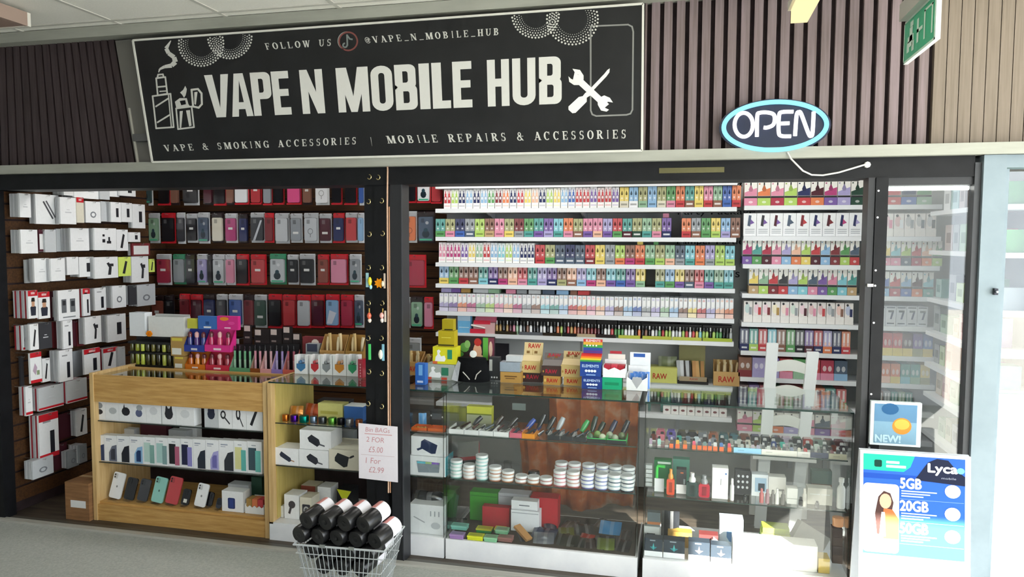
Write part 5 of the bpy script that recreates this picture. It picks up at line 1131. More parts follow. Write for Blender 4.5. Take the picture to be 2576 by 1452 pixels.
stand('speaker_box', 312, 673, 290, 3.80, .441, .12, 'wh', 'white box picturing a long pill speaker, left on the speaker shelf', 'box', 'boxed speakers', zf=Z10, prn=both(polys(([(.2, .62), (.28, .8), (.66, .45), (.7, .28), (.6, .2), (.24, .5)], '2f3648'), ([(.68, .34), (.82, .28), (.82, .22), (.68, .28)], 'b08060'))))
b1_ = stand('speaker_box', 682, 1128, 318, 3.80, .441, .14, 'wh', 'white speaker box under another box on the speaker shelf', 'box', 'boxed speakers', zf=Z10, prn=spk())
zt_ = zz(Z10(900, 318)[0], Z10(900, 318)[1], 3.80) + .001
stand('speaker_box', 690, 1165, 22, 3.805, zt_, .14, 'wh', 'white speaker box stacked on top of another speaker box', 'box', 'boxed speakers', zf=Z10, prn=spk())
stand('speaker_box', 1135, 1585, 318, 3.80, .441, .12, 'cr', 'cream box picturing a square speaker with ring strap', 'box', 'boxed speakers', zf=Z10, prn=both(polys(([(.2, .6), (.3, .84), (.68, .66), (.62, .18), (.5, .12), (.2, .42)], '25272c'), ([(.66, .6), (.74, .6), (.86, .7), (.84, .78), (.74, .72)], '25272c'))))
stand('small_cream_box', 1232, 1480, 205, 3.93, .441, .1, 'cr', 'small cream box behind the square speaker box', 'box', zf=Z10)
stand('blister_box', 1195, 1500, 30, 4.05, .441, .06, 'gy', 'grey clear-fronted box at the back of the speaker shelf', 'box', zf=Z10)
Z11 = lambda x, y: (700 + x / 5.76, 1200 + y / 5.76)
stand('gadget_box', 88, 300, 262, 3.83, .111, .1, 'wh', 'white box picturing a dark fan gadget at the plinth of the narrow counter', 'box', zf=Z11, prn=polys((ell(.52, .6, .24, .16), '4a4448'), ([(.38, .5), (.52, .46), (.4, .2), (.26, .24)], '4a4448')))
stand('gadget_box', 315, 480, 300, 3.83, .111, .1, 'cr', 'cream box with round camera picture behind the basket', 'box', zf=Z11, prn=polys((rr(.2, .9, .2, .7, .06, .06), '3a3a40'), (ell(.55, .45, .25, .17), 'b8b8b4'), (ell(.55, .45, .15, .1), '4a4a50')))
stand('gadget_box', 38, 82, 425, 3.84, .111, .08, 'wh', 'narrow white box at the left end of the narrow counter plinth', 'box', zf=Z11)
stand('red_top_box', 330, 540, 130, 4.0, .111, .1, 'cr', 'cream carton with red lid at the back of the narrow counter', 'box', zf=Z11, prn=rects((0, 1, .6, 1, 'ru')))
stand('white_carton', 570, 760, 150, 3.97, .111, .1, 'wh', 'white carton behind the bin bag basket', 'box', zf=Z11)
stand('yellow_black_box', 850, 1060, 185, 3.98, .111, .1, 'bk', 'black box with yellow triangle behind the basket', 'box', zf=Z11, prn=polys(([(0, 1), (1, .95), (.5, .45)], 'd8dc2c')))
# ---- on top of the oak counters
Z8 = lambda x, y: (300 + x / 3.903, 760 + y / 3.903)
def px8(zx, Y, zy=600): return PY(*Z8(zx, zy), Y).x
def top8(zy, Y, zx=600): return PY(*Z8(zx, zy), Y).z
ZO = .9095
# torch lighters in two tiers of black rack
rk = thing('lighter_rack', (px8(290, 4.13), 4.15, ZO), 'two-tier black rack holding olive-gold torch lighters', 'display rack')
xr0, xr1 = px8(75, 4.11), px8(515, 4.11)
for z in (ZO + .0, ZO + .085, ZO + .150): MB().box(xr0 - .01, xr1 + .01, 4.135, 4.22, z, z + (.012 if z < 1 else .016), '18181a').build('tier', 'plastic', rk)
MB().box(xr0 - .01, xr1 + .01, 4.215, 4.225, ZO, ZO + .2, '18181a').build('back', 'plastic', rk)
for k in range(9):
    x = xr0 + .008 + (xr1 - xr0 - .016) * k / 8
    for tt, (z, h) in enumerate(((ZO + .0122, .07), (ZO + .1012, .048))):
        c = ('4a4a16', '8f9a2c', 'b9c64a', '3d3b18', '6a6424', '2f2d18', 'aab04a', '3a381c', '7d7a34')[k]
        MB().lathe([(.0125, 0), (.0135, .003), (.0135, h - .006), (.012, h)], c, 12, (x, 4.155, z)).build('torch_lighter', 'glossy', smooth=True, label='olive-gold torch lighter, %s from left in the %s rack tier' % (ordw(k + 1), ('lower', 'upper')[tt]), cat='lighter', group='torch lighters in the rack')
zr = ZO + .201
MB().box(px8(112, 4.14), px8(262, 4.14), 4.14, 4.21, zr, top8(118, 4.14), 'e8ecf0').build('white_carton', 'glossy', label='glossy white carton on top of the torch lighter rack', cat='box')
t = thing('open_carton', (px8(460, 4.16), 4.18, zr), 'open white carton lying on the torch lighter rack', 'box')
za, zb2 = zr, top8(150, 4.15)
MB().box(px8(300, 4.15), px8(640, 4.15), 4.15, 4.153, za, zb2, 'e2e4e2').build('front', 'card', t); MB().box(px8(300, 4.15), px8(640, 4.15), 4.215, 4.218, za, zb2 + .012, 'd0d2d0').build('back', 'card', t)
MB().box(px8(300, 4.15), px8(640, 4.15), 4.153, 4.215, za, za + .003, 'd0d2d0').build('base', 'card', t)
MB().box(px8(297, 4.15), px8(300, 4.15), 4.15, 4.218, za, zb2, 'd8dad8').build('side', 'card', t); MB().box(px8(640, 4.15), px8(643, 4.15), 4.15, 4.218, za, zb2, 'd8dad8').build('side', 'card', t)
p = PY(*Z8(290, 312), 4.12); 
fm = MB()
for k in range(6):
    a = k * math.pi / 3; fm.lathe([(.001, 0), (.011, .002), (.011, .006), (.001, .008)], 'e88a1c', 8, (p.x + .013 * math.cos(a), 4.12 , p.z + .010 * math.sin(a)), 'y')
fm.lathe([(.001, -.003), (.008, 0), (.008, .006)], 'd8701a', 8, (p.x, 4.12, p.z), 'y'); fm.tube([(p.x, 4.126, p.z), (p.x, 4.137, p.z - .02)], .002, '3a5a2a', 5)
fm.build('orange_flower', 'fabric', smooth=True, label='orange flower ornament clipped to the torch lighter rack', cat='ornament')
for k, (a, b, yt, z, Y) in enumerate(((540, 640, 535, ZO + .001, 4.12), (507, 635, 345, None, 4.125))):
    z = z if z is not None else top8(535, 4.12, 590) + .001
    stand('lens_box', a, b, yt, Y, z, .06, 'gd', 'yellow box with white label, %s of two beside the torch rack' % ('lower', 'upper')[k], 'box', zf=Z8, prn=rects((.08, .8, .08, .42, 'e6e6dc'), (.1, .9, .8, .95, 'd8c850')))
# bright display crates of fruit-shaped bottles
def crate(zx0, zx1, zyt, z, Y, d, col, label, n, bc, group='display crates on the oak counter', front=.3):
    x0, x1 = px8(zx0, Y), px8(zx1, Y); z1 = top8(zyt, Y, (zx0 + zx1) / 2); k = C(col); h = z1 - z
    t = thing('display_crate', ((x0 + x1) / 2, Y + d / 2, z), label, 'display crate', group)
    MB().box(x0, x1, Y, Y + .004, z, z + h * front, k).fr(x0 + (x1 - x0) * .35, x0 + (x1 - x0) * .65, z + h * .07, z + h * .16, Y - .0005, lighten(k, .7)).build('front', 'plastic', t)
    for x in (x0, x1 - .004): MB().add([(x, Y + .004, z), (x, Y + d, z), (x, Y + d, z1), (x, Y + .004, z + h * front)], [(0, 1, 2, 3)], k).add([(x + .004, Y + .004, z), (x + .004, Y + d, z), (x + .004, Y + d, z1), (x + .004, Y + .004, z + h * front)], [(3, 2, 1, 0)], k).build('side', 'plastic', t)
    MB().box(x0 + .004, x1 - .004, Y + .004, Y + d, z, z + .004, k).build('base', 'plastic', t); MB().box(x0 + .004, x1 - .004, Y + d - .004, Y + d, z + .004, z1, k).build('back', 'plastic', t)
    for i in range(n):
        x = x0 + (x1 - x0) * (i + .5) / n; r_ = min(.017, (x1 - x0) / n * .42); hb = h * .84
        MB().lathe([(r_, 0), (r_ * 1.02, .004), (r_ * 1.02, hb * .55), (r_ * .7, hb * .7), (r_ * .82, hb * .8), (r_ * .8, hb * .92), (r_ * .3, hb)], bc[i % len(bc)], 10, (x, Y + .03, z + .0045), cols=[bc[i % len(bc)]] * 3 + ['e8b0b0' if i % 2 else '6a2a34'] * 3).build('novelty_bottle', 'glossy', smooth=True, label='%s novelty bottle, %s from left in the %s' % (label.split()[0], ordw(i + 1), label.split(' of ')[0]), cat='bottle', group='novelty bottles in crates')
    return z1
YD = 4.12
z1a = crate(645, 840, 492, ZO + .001, YD, .075, 'd8751c', 'orange crate of bottles on the oak counter', 3, ['c9641a', 'e08a2c'])
z1b = crate(846, 1075, 492, ZO + .001, YD, .075, 'd0304a', 'crimson crate of bottles on the oak counter', 3, ['a83a48', 'c25a62'])
crate(640, 838, 268, z1a + .001, YD + .005, .07, '2b3f9a', 'blue crate of bottles stacked on the orange crate', 3, ['3a3f8a', '55307a'])
crate(842, 1090, 268, z1b + .001, YD + .005, .07, 'e0348c', 'pink crate of bottles stacked on the crimson crate', 3, ['c02a5c', 'd84a70'])
zc1 = top8(268, YD, 700) + .001
stand('yellow_header_card', 670, 768, 165, YD + .03, zc1, .03, 'c9c84a', 'yellow carton on top of the blue crate', 'box', zf=Z8)
stand('blue_header_card', 775, 958, 140, YD + .02, zc1, .03, '3f6fb8', 'blue header carton with white lettering above the crates', 'box', zf=Z8, prn=rects((.3, .7, .1, .22, 'wh'), (.4, .6, .35, .6, '24508f')))
stand('magenta_header_card', 962, 1165, 140, YD + .02, zc1, .03, 'd8308a', 'magenta header carton above the pink crate', 'box', zf=Z8, prn=both(rects((.35, .65, .1, .2, 'f4c0dc')), polys((ell(.35, .8, .22, .14), 'e8952c'), (ell(.7, .5, .16, .12), 'e84aa0'))))
# dark topped pen stands in green, amber, pink, lilac, coral
def pens(zx0, zx1, col, bcol, label, n, hz=440, k0=0):
    Y = 4.12; x0, x1 = px8(zx0, Y), px8(zx1, Y); k = C(col); z = ZO + .001; h = top8(hz, Y, zx0) - z
    t = thing('pen_stand', ((x0 + x1) / 2, Y + .04, z), label, 'display stand', 'vape pen stands on the oak counter')
    MB().box(x0, x1, Y, Y + .004, z, z + h * .16, k).build('front', 'card', t)
    for x in (x0, x1 - .003): MB().add([(x, Y + .004, z), (x, Y + .075, z), (x, Y + .075, z + h * .85), (x, Y + .004, z + h * .16), (x + .003, Y + .004, z), (x + .003, Y + .075, z), (x + .003, Y + .075, z + h * .85), (x + .003, Y + .004, z + h * .16)], [(0, 1, 2, 3), (7, 6, 5, 4), (0, 3, 7, 4), (3, 2, 6, 7)], lighten(k, .15)).build('side', 'card', t)
    MB().box(x0 + .003, x1 - .003, Y + .07, Y + .075, z, z + h * 1.05, '1b1a1e').build('back', 'card', t); MB().box(x0 + .003, x1 - .003, Y + .004, Y + .07, z, z + .003, k).build('base', 'card', t)
    for i in range(n):
        x = x0 + (x1 - x0) * (i + .5) / n
        MB().lathe([(.0075, 0), (.0075, h * .45), (.0075, h * .8), (.004, h * .88), (.004, h)], bcol, 8, (x, Y + .035, z + .0035), cols=[lighten(C(bcol), .2), C(bcol), '1c1b20', '2a292e']).build('vape_pen', 'glossy', smooth=True, label='slim vape pen, %s from left in the %s' % (ordw(i + 1), label.split(' of ')[0]), cat='vape pen', group='pens in stands')
pens(1080, 1280, '5f9a70', '6fae84', 'green stand of vape pens between crimson crate and amber stand', 4)
pens(1284, 1378, '8a4a1c', 'c98a9a', 'amber stand of vape pens right of the green stand', 2); pens(1382, 1488, 'e0a0a0', 'caa0a8', 'pink stand of vape pens right of the amber stand', 2); pens(1492, 1600, '9a80c8', '9c8ac4', 'lilac stand of vape pens between pink and coral stands', 2)
pens(1604, 1716, 'd8685a', 'b0586a', 'coral stand of vape pens left of the hexagon window boxes', 2)
for k, (a, b, y0, y1) in enumerate(((1225, 1300, 225, 440), (1330, 1480, 265, 440), (1485, 1600, 262, 440), (1610, 1700, 240, 440), (1706, 1785, 308, 500))):
    Y = 4.205
    m = MB().box(px8(a, Y), px8(b, Y), Y, Y + .012, ZO + .001, top8(y0, Y, a), '211a1c').fr(px8(a + 8, Y), px8(min(a + 66, b - 4), Y), top8(y0 + 60, Y, a), top8(y0 + 6, Y, a), Y - .0006, 'c9b8b4').fr(px8(a + 14, Y), px8(min(a + 60, b - 8), Y), top8(y0 + 130, Y, a), top8(y0 + 112, Y, a), Y - .0006, '8a7a78')
    m.build('header_board', 'card', label='black header board with pale label behind the pen stands, %s from left' % ordw(k + 1), cat='display board', group='header boards behind pen stands')
# five white boxes with hexagon windows on the narrow counter's glass top
ZN = ZT + .0085
for k, (a, b, c, nm) in enumerate(((1722, 1848, '3a76a8', 'blue'), (1868, 1974, 'c02a34', 'red'), (1978, 2090, '8a9094', 'grey'), (2098, 2228, 'c8842c', 'orange'), (2232, 2348, '2ea06c', 'green'))):
    Y = 4.03; x0, x1 = px8(a, Y, 700), px8(b, Y, 700); w = x1 - x0; h = top8(520, Y, a) - ZN
    t = thing('window_box', ((x0 + x1) / 2, Y + .03, ZN), 'white box with hexagon window showing %s pieces on the glass top' % nm, 'box', 'hexagon window boxes')
    MB().box(x0, x1, Y, Y + .05, ZN, ZN + h * .3, 'e9ebec').box(x0, x0 + .2 * w, Y, Y + .05, ZN + h * .3, ZN + h, 'e9ebec').box(x1 - .2 * w, x1, Y, Y + .05, ZN + h * .3, ZN + h, 'e9ebec').box(x0 + .2 * w, x1 - .2 * w, Y + .045, Y + .05, ZN + h * .3, ZN + h, 'd8dadc').build('carton', 'card', t)
    MB().prism([(x0 + .16 * w, ZN + .32 * h), (x0 + .5 * w, ZN + .12 * h), (x1 - .16 * w, ZN + .32 * h), (x1 - .16 * w, ZN + .55 * h), (x0 + .16 * w, ZN + .55 * h)], Y - .002, Y, c).build('window', 'plastic', t)
    for i, (u, v) in enumerate(((.36, .55), (.6, .6), (.5, .38))): MB().lathe([(.001, 0), (.011, .006), (.011, .018), (.001, .024)], lighten(C(c), .2 * i), 8, (x0 + u * w, Y + .02, ZN + v * h - .005)).build('contents', 'glossy', t, smooth=True)
x0 = px8(2352, 4.0, 700); x1 = px8(2396, 4.0, 700)
m = MB().box(x0, x1, 3.99, 4.04, ZN, top8(560, 4.0, 2370), 'b02a3c')
for k in range(5): m.disc((x0 + x1) / 2, ZN + .012 + k * .017, .004, .006, 3.9895, 'e8a0a8', 8)
m.build('red_blister_strip', 'glossy', label='upright red blister strip at the right end of the glass top', cat='pack')
# cardboard displays behind the window boxes
stand('grey_carton', 1832, 1958, 412, 4.12, ZN, .045, 'gy', 'grey carton behind the blue window box', 'box', zf=Z8, prn=rects((.1, .9, .72, 1, '3a3f55'), (.2, .8, .35, .5, '6d7276')))
stand('red_carton', 1800, 2080, 345, 4.17, ZN, .04, 'dr', 'dark red carton behind the grey carton on the glass top', 'box', zf=Z8, prn=polys((ell(.45, .8, .14, .14), 'e8d8d0'), (ell(.75, .7, .12, .1), 'r')))
def cone_bin(x0, x1, Y, z, h, d, label, logo=True, cones=5, col='b98f54', group=None, short='x'):
    t = thing('cone_display', ((x0 + x1) / 2, Y + d / 2, z), label, 'display box', group); w = x1 - x0
    mt = 'cardboard'
    m = MB().box(x0, x1, Y, Y + .004, z, z + h * .6, col)
    if logo: put_text(m, 'RAW', x0 + .2 * w, x1 - .2 * w, z + .16 * h, z + .40 * h, Y - .0006, 'b3261e', .0008)
    m.build('front', 'card', t)
    for x in (x0, x1 - .004): MB().add([(x, Y + .004, z), (x, Y + d, z), (x, Y + d, z + h), (x, Y + .004, z + h * .6), (x + .004, Y + .004, z), (x + .004, Y + d, z), (x + .004, Y + d, z + h), (x + .004, Y + .004, z + h * .6)], [(0, 1, 2, 3), (7, 6, 5, 4), (0, 3, 7, 4), (3, 2, 6, 7)], darken(srgb(col), .2)).build('side', 'card', t)
    MB().box(x0 + .004, x1 - .004, Y + d - .004, Y + d, z, z + h, col).build('back', 'card', t); MB().box(x0 + .004, x1 - .004, Y + .004, Y + d - .004, z, z + .004, col).build('base', 'card', t)
    for i in range(cones):
        x = x0 + .012 + (w - .024) * (i + .5) / cones; s = (-1) ** i
        MB().tube([(x, Y + d * .4, z + .006), (x + s * .008, Y + d * .45, z + h * .8), (x + s * .014, Y + d * .5, z + h * (.95 + .1 * (i % 2)))], [.004, .009, .010], ('d9c49a', 'c9ad78', 'e0d2b0')[i % 3], 7).build('paper_cone', 'paper', smooth=True, label='rolled paper cone, %s from left in the %s' % (ordw(i + 1), short), cat='paper cone', group='cones in displays')
cone_bin(px8(1970, 4.10), px8(2210, 4.10), 4.10, ZN, top8(330, 4.10, 2050) - ZN, .07, 'brown cone display behind the grey window box, left of two', False, 4, short='brown unlettered display')
cone_bin(px8(2220, 4.10), px8(2396, 4.10), 4.10, ZN, top8(335, 4.10, 2300) - ZN, .07, 'tan cone display behind the green window box', False, 3, 'a8803f', short='display behind the green window box')
# ================================================================ middle and right counters
Z12 = lambda x, y: (1000 + x / 4.6, 760 + y / 4.6)
Z13 = lambda x, y: (1400 + x / 3.389, 760 + y / 3.389)
Z14 = lambda x, y: (1000 + x / 3.2125, 1000 + y / 3.2125)
Z16 = lambda x, y: (1620 + x / 4.77, 1040 + y / 4.77)
Z17 = lambda x, y: (1620 + x / 4.77, 1160 + y / 4.77)
ZG = ZT + .0085
def pos(zf, xa, xb, yt, yb, z, Y=None, d=.08):
    """columns xa..xb, top row yt, base row yb of a zoomed view -> x0,x1,Y,z0,z1; depth comes from the base row on height z"""
    (a, t_), (b, b_) = zf(xa, yt), zf(xb, yb)
    if Y is None: Y = PZ((a + b) / 2, b_, z).y
    return PY(a, (t_ + b_) / 2, Y).x, PY(b, (t_ + b_) / 2, Y).x, Y, z + .0008, PY((a + b) / 2, t_, Y).z
def bx_(name, zf, xa, xb, yt, yb, z, col, label, cat, Y=None, d=.08, group=None, mat='card', prn=None, **kw):
    x0, x1, Y, z0, z1 = pos(zf, xa, xb, yt, yb, z, Y)
    m = MB().box(x0, x1, Y, Y + d, z0, z1, C(col), **{k: C(v) for k, v in kw.items()})
    if prn: prn(m, x0, x1, z0, z1, Y - .0006)
    o = m.build(name, mat, label=label, cat=cat, group=group); return z1, Y, x0, x1
RAWT = lambda c='b3261e', u0=.2, u1=.8, v0=.25, v1=.72: word('RAW', u0, u1, v0, v1, c, .0008)
# ---- narrow counter top, right of the post
x0, x1, Y, z0, z1 = pos(Z12, 68, 270, 470, 720, ZG, 4.15)
cone_bin(x0, x1, 4.15, ZG + .001, .135, .08, 'brown RAW cone display just right of the black post', True, 4, short='RAW display by the post')
x0, x1, Y, z0, z1 = pos(Z12, 292, 420, 470, 720, ZG, 4.16)
cone_bin(x0, x1, 4.16, ZG + .001, .12, .07, 'tan cone display behind the swan boxes', False, 3, 'a87f48', short='display behind the swan boxes')
bx_('blue_carton', Z12, 205, 318, 715, 960, ZG, '2b62b4', 'blue carton right of the black post on the glass top', 'box', d=.05, prn=rects((.35, .75, .45, .95, '6fa8e0'), (.2, .8, .1, .2, 'b8c8e8')))
swan = lambda v0=0: polys(([(.1, .15), (.5, .15), (.55, .3), (.5, .5), (.35, .45), (.28, .62), (.34, .75), (.26, .85), (.18, .78), (.2, .55), (.12, .4)], 'f2f4f4'))
zs, Ysw, *_ = bx_('swan_box', Z12, 330, 655, 722, 905, ZG, 'a9b0a8', 'grey-green box with white swan emblem under the yellow swan box', 'box', d=.09, group='swan boxes', prn=both(swan(), rects((.55, .8, .3, .8, '2f7a5c'), (.05, .2, .02, .18, 'c8503c'), (.55, .75, .02, .18, 'c8503c'))))
zs2, *_ = bx_('swan_box', Z12, 408, 682, 522, 720, zs + .001, 'd8d428', 'yellow box with white swan emblem stacked on the grey one', 'box', Y=Ysw + .005, d=.08, group='swan boxes', prn=both(swan(), rects((.62, .82, .3, .85, '2a8a68'), (0, .2, 0, .16, 'd86a3c'))))
zs3, *_ = bx_('yellow_tin', Z12, 472, 655, 335, 520, zs2 + .001, 'b8a61c', 'lower olive-yellow tin stacked on the yellow swan box', 'tin', Y=Ysw + .01, d=.07, prn=rects((0, 1, .05, .14, '3a3610'), (.2, .8, .55, .6, 'd8cc50')))
bx_('yellow_tin', Z12, 516, 646, 202, 332, zs3 + .001, 'a89818', 'upper olive-yellow tin topping the swan box stack', 'tin', Y=Ysw + .015, d=.05, prn=rects((.2, .95, .04, .14, '2a2810')))
# ---- left end of the lowest stocked wall shelf
bx_('blue_card_display', Z12, 697, 842, 158, 400, ZW[5], '6fb4e0', 'sky blue display card at the left end of the bottle shelf', 'display card', Y=4.95, d=.05, prn=rects((0, 1, .7, 1, 'b8d4ec'), (.1, .9, .3, .34, 'd0e6f4')))
x0, x1, Y, z0, z1 = pos(Z12, 838, 1128, 115, 405, ZW[5], 4.945)
w = x1 - x0; h = z1 - z0
t = thing('pink_display', ((x0 + x1) / 2, Y, z0), 'pink and red display stand with scalloped top on the bottle shelf', 'display stand')
MB().prism([(x0 + .1 * w, z0), (x1, z0), (x1, z0 + .72 * h), (x0 + .9 * w, z0 + .9 * h), (x0 + .75 * w, z0 + .95 * h), (x0 + .6 * w, z1), (x0 + .45 * w, z0 + .93 * h), (x0 + .28 * w, z0 + .86 * h), (x0 + .14 * w, z0 + .7 * h)], Y + .05, Y + .055, 'd87088').build('back_card', 'card', t)
MB().box(x0 + .12 * w, x1 - .02 * w, Y + .01, Y + .05, z0, z0 + .5 * h, 'cfa8a8').fr(x0 + .14 * w, x0 + .8 * w, z0 + .42 * h, z0 + .6 * h, Y + .0094, 'd83048').build('box', 'card', t)
MB().box(x0, x0 + .6 * w, Y, Y + .009, z0, z0 + .2 * h, 'd02a44').build('front_lip', 'card', t)
MB().tube([(x0 + .05 * w, Y + .0, z0 + .38 * h), (x0 + .6 * w, Y + .004, z0 + .25 * h)], .006, 'ece6e0', 6).build('paper_roll', 'paper', t)
# ---- middle counter top
x0, x1, Y, z0, z1 = pos(Z12, 690, 1120, 400, 800, ZG, 4.20)
t = thing('leaf_display', ((x0 + x1) / 2, Y, ZG), 'tall printed display with green leaves and a peach figure behind the black bag', 'display card')
w = x1 - x0; h = z1 - ZG
m = MB().box(x0, x1, Y, Y + .02, ZG + .001, z1, '2a2024'); F = Y - .0006
for (u, v, ru_, rv, c) in ((.2, .72, .13, .12, '5f9a4a'), (.08, .55, .1, .07, '4a8a3c'), (.28, .8, .08, .1, '86b86a'), (.55, .62, .12, .22, 'dba98a'), (.56, .86, .1, .1, 'b8322c'), (.62, .45, .14, .1, 'e2b898'), (.42, .5, .09, .1, 'b83a58')): m.disc(x0 + u * w, z0 + v * h, ru_ * w, rv * h, F - .0001 * len(m.f), c, 11)
m.fr(x0 + .7 * w, x0 + .84 * w, z0 + .42 * h, z0 + .98 * h, F - .004, '5fae48'); m.fr(x0 + .84 * w, x1, z0 + .42 * h, z0 + .98 * h, F - .004, '7a3a4c'); m.disc(x0 + .91 * w, z0 + .7 * h, .05 * w, .2 * h, F - .0045, 'e0c0ac', 9)
m.build('card', 'card', t)
# black bag
x0, x1, Y, z0, z1 = pos(Z12, 640, 1040, 590, 880, ZG, 4.02)
t = thing('black_bag', ((x0 + x1) / 2, Y + .05, ZG), 'black cloth bag with white side panel and straps on the middle glass top', 'bag')
cx = (x0 + x1) / 2; w = x1 - x0; h = z1 - z0
prof = []
mb = MB(); nn = 14; v = []
for j in range(7):
    q = j / 6
    for i in range(nn):
        a = 2 * math.pi * i / nn; rw = w / 2 * (1.0 - .18 * q + .05 * math.sin(3 * a + q * 4)); rd = .055 * (1 - .35 * q)
        v.append((cx + rw * math.cos(a), Y + .055 + rd * math.sin(a), z0 + h * .8 * q))
mb.add(v, [(j * nn + i, j * nn + (i + 1) % nn, (j + 1) * nn + (i + 1) % nn, (j + 1) * nn + i) for j in range(6) for i in range(nn)] + [tuple(range(nn - 1, -1, -1)), tuple(6 * nn + i for i in range(nn))], '141517')
mb.build('body', 'fabric', t, smooth=True)
MB().add([(x0 - .012, Y + .01, z0 + .05 * h), (x0 + .16 * w, Y - .012, z0 + .02 * h), (x0 + .24 * w, Y - .008, z0 + .66 * h), (x0 + .14 * w, Y + .01, z0 + .72 * h), (x0 + .02 * w, Y + .02, z0 + .45 * h)], [(0, 1, 2, 3, 4)], 'e6eaf0').build('white_panel', 'fabric', t)
MB().tube([(x0 + .3 * w, Y - .006, z0 + .35 * h), (x0 + .42 * w, Y - .01, z0 + .22 * h), (x0 + .5 * w, Y - .008, z0 + .1 * h)], .003, 'c8c4bc', 6).build('cord', 'fabric', t); MB().tube([(x0 + .82 * w, Y - .002, z0 + .42 * h), (x0 + .7 * w, Y - .008, z0 + .28 * h), (x0 + .66 * w, Y - .008, z0 + .12 * h)], .003, 'c8c4bc', 6).build('cord', 'fabric', t)
p = PY(*Z12(880, 600), 4.02); MB().lathe([(.001, -.004), (.02, -.002), (.021, .002), (.015, .006)], 'dfe3de', 14, (p.x, 4.012, p.z), 'y').build('button', 'plastic', t, smooth=True)
zz1, Yb_, *_ = bx_('dark_card_pack', Z12, 1062, 1180, 640, 905, ZG, '3a3d40', 'dark pack with white beads left of the silver pack', 'pack', d=.04, prn=both(polys((ell(.25, .12, .08, .04), 'wh'), (ell(.5, .12, .08, .04), 'wh'), (ell(.75, .12, .08, .04), 'wh')), rects((.0, .3, .4, .9, 'c8ccc8'))))
zt1, Yt1, *_ = bx_('tan_box', Z12, 1190, 1430, 812, 938, ZG, 'b58c4a', 'plain tan box under the silver pack on the glass top', 'box', d=.08, prn=rects((.2, .8, .55, .66, '6a4a20'), (.25, .7, .36, .46, '7d5a2c')))
zsv, *_ = bx_('silver_pack', Z12, 1185, 1418, 700, 808, zt1 + .001, 'a9b6c4', 'silver foil pack lying on the plain tan box', 'pack', Y=Yt1, d=.07, mat='foil')
bx_('white_pack', Z12, 1255, 1430, 625, 698, zsv + .001, 'lg', 'pale grey pack on the silver foil pack', 'pack', Y=Yt1 + .02, d=.05)
zb1, Yr, *_ = bx_('raw_box', Z12, 1436, 1672, 822, 930, ZG, '3a2826', 'black RAW box with red letters under the open RAW display', 'box', d=.08, group='RAW boxes', prn=both(RAWT('a02032', .25, .85, .35, .8), polys((ell(.12, .55, .06, .16), 'c9a050'))))
def raw_display(x0, x1, Y, z, h, d, label, col='cdb477', lid=True, group='RAW boxes', lid_h=.1, txt='b3261e'):
    t = thing('raw_display', ((x0 + x1) / 2, Y + d / 2, z), label, 'display box', group); w = x1 - x0
    m = MB().box(x0, x1, Y, Y + d, z, z + h, col); put_text(m, 'RAW', x0 + .22 * w, x1 - .2 * w, z + .26 * h, z + .66 * h, Y - .0006, txt, .0008); m.disc(x0 + .1 * w, z + .45 * h, .04 * w, .12 * h, Y - .0006, 'a8843c', 8); m.build('tray', 'card', t)
    if lid:
        mk = MB(Matrix.Translation((0, Y + d * .55, z + h)) @ Matrix.Rotation(math.radians(-18), 4, 'X') @ Matrix.Translation((0, -Y - d * .55, -z - h)))
        mk.box(x0 + .06 * w, x1 + .03 * w, Y + d * .55, Y + d * .55 + .006, z + h + .001, z + h + lid_h, lighten(srgb(col), .1))
        for u in (.2, .6): mk.fr(x0 + u * w, x0 + (u + .16) * w, z + h + .04 * 1, z + h + .055, Y + d * .55 - .0006, '7a5a2c')
        mk.fr(x0 + .5 * w, x0 + .52 * w, z + h + .01, z + h + lid_h * .6, Y + d * .55 - .0006, 'a88c50')
        put_text(mk, 'RAW', x0 + .28 * w, x1 - .1 * w, z + h + lid_h * .68, z + h + lid_h * .93, Y + d * .55 - .0008, txt, .0008); mk.build('lid', 'card', t)
        MB().add([(x0 + .02 * w, Y + .01, z + h + .001), (x1 - .02 * w, Y + .01, z + h + .001), (x1, Y + d * .6, z + h + .03), (x0 + .06 * w, Y + d * .6, z + h + .03)], [(0, 1, 2, 3)], lighten(srgb(col), .15)).build('booklets', 'paper', t)
    return z + h
x0, x1, Y, z0, z1 = pos(Z12, 1425, 1650, 690, 820, zb1 + .001, Yr)
raw_display(x0, x1, Yr, zb1 + .001, z1 - zb1, .08, 'open tan RAW display with lid up on the black RAW box', lid_h=.105)
zb2_, Yr2, *_ = bx_('raw_box', Z12, 1688, 1882, 858, 962, ZG, 'b58a44', 'tan RAW box under the black RAW display', 'box', d=.08, group='RAW boxes', prn=both(RAWT('b3261e', .22, .85, .28, .72), polys((ell(.1, .5, .06, .18), 'd8b868'))))
x0, x1, Y, z0, z1 = pos(Z12, 1665, 1890, 745, 850, zb2_ + .001, Yr2)
raw_display(x0, x1, Yr2, zb2_ + .001, z1 - zb2_, .08, 'dark RAW display with raised lid between two tan ones', '43302c', lid_h=.07, txt='b02038')
zb3, Yr3, *_ = bx_('raw_box', Z12, 1922, 2120, 872, 968, ZG, 'c09a54', 'tan RAW box beside the blue rainbow-lidded box', 'box', d=.08, group='RAW boxes', prn=both(RAWT('b3261e', .2, .82, .28, .76)))
x0, x1, Y, z0, z1 = pos(Z12, 1888, 2120, 735, 862, zb3 + .001, Yr3)
raw_display(x0, x1, Yr3, zb3 + .001, z1 - zb3, .08, 'open tan RAW display left of the rainbow-lidded box', lid_h=.075)
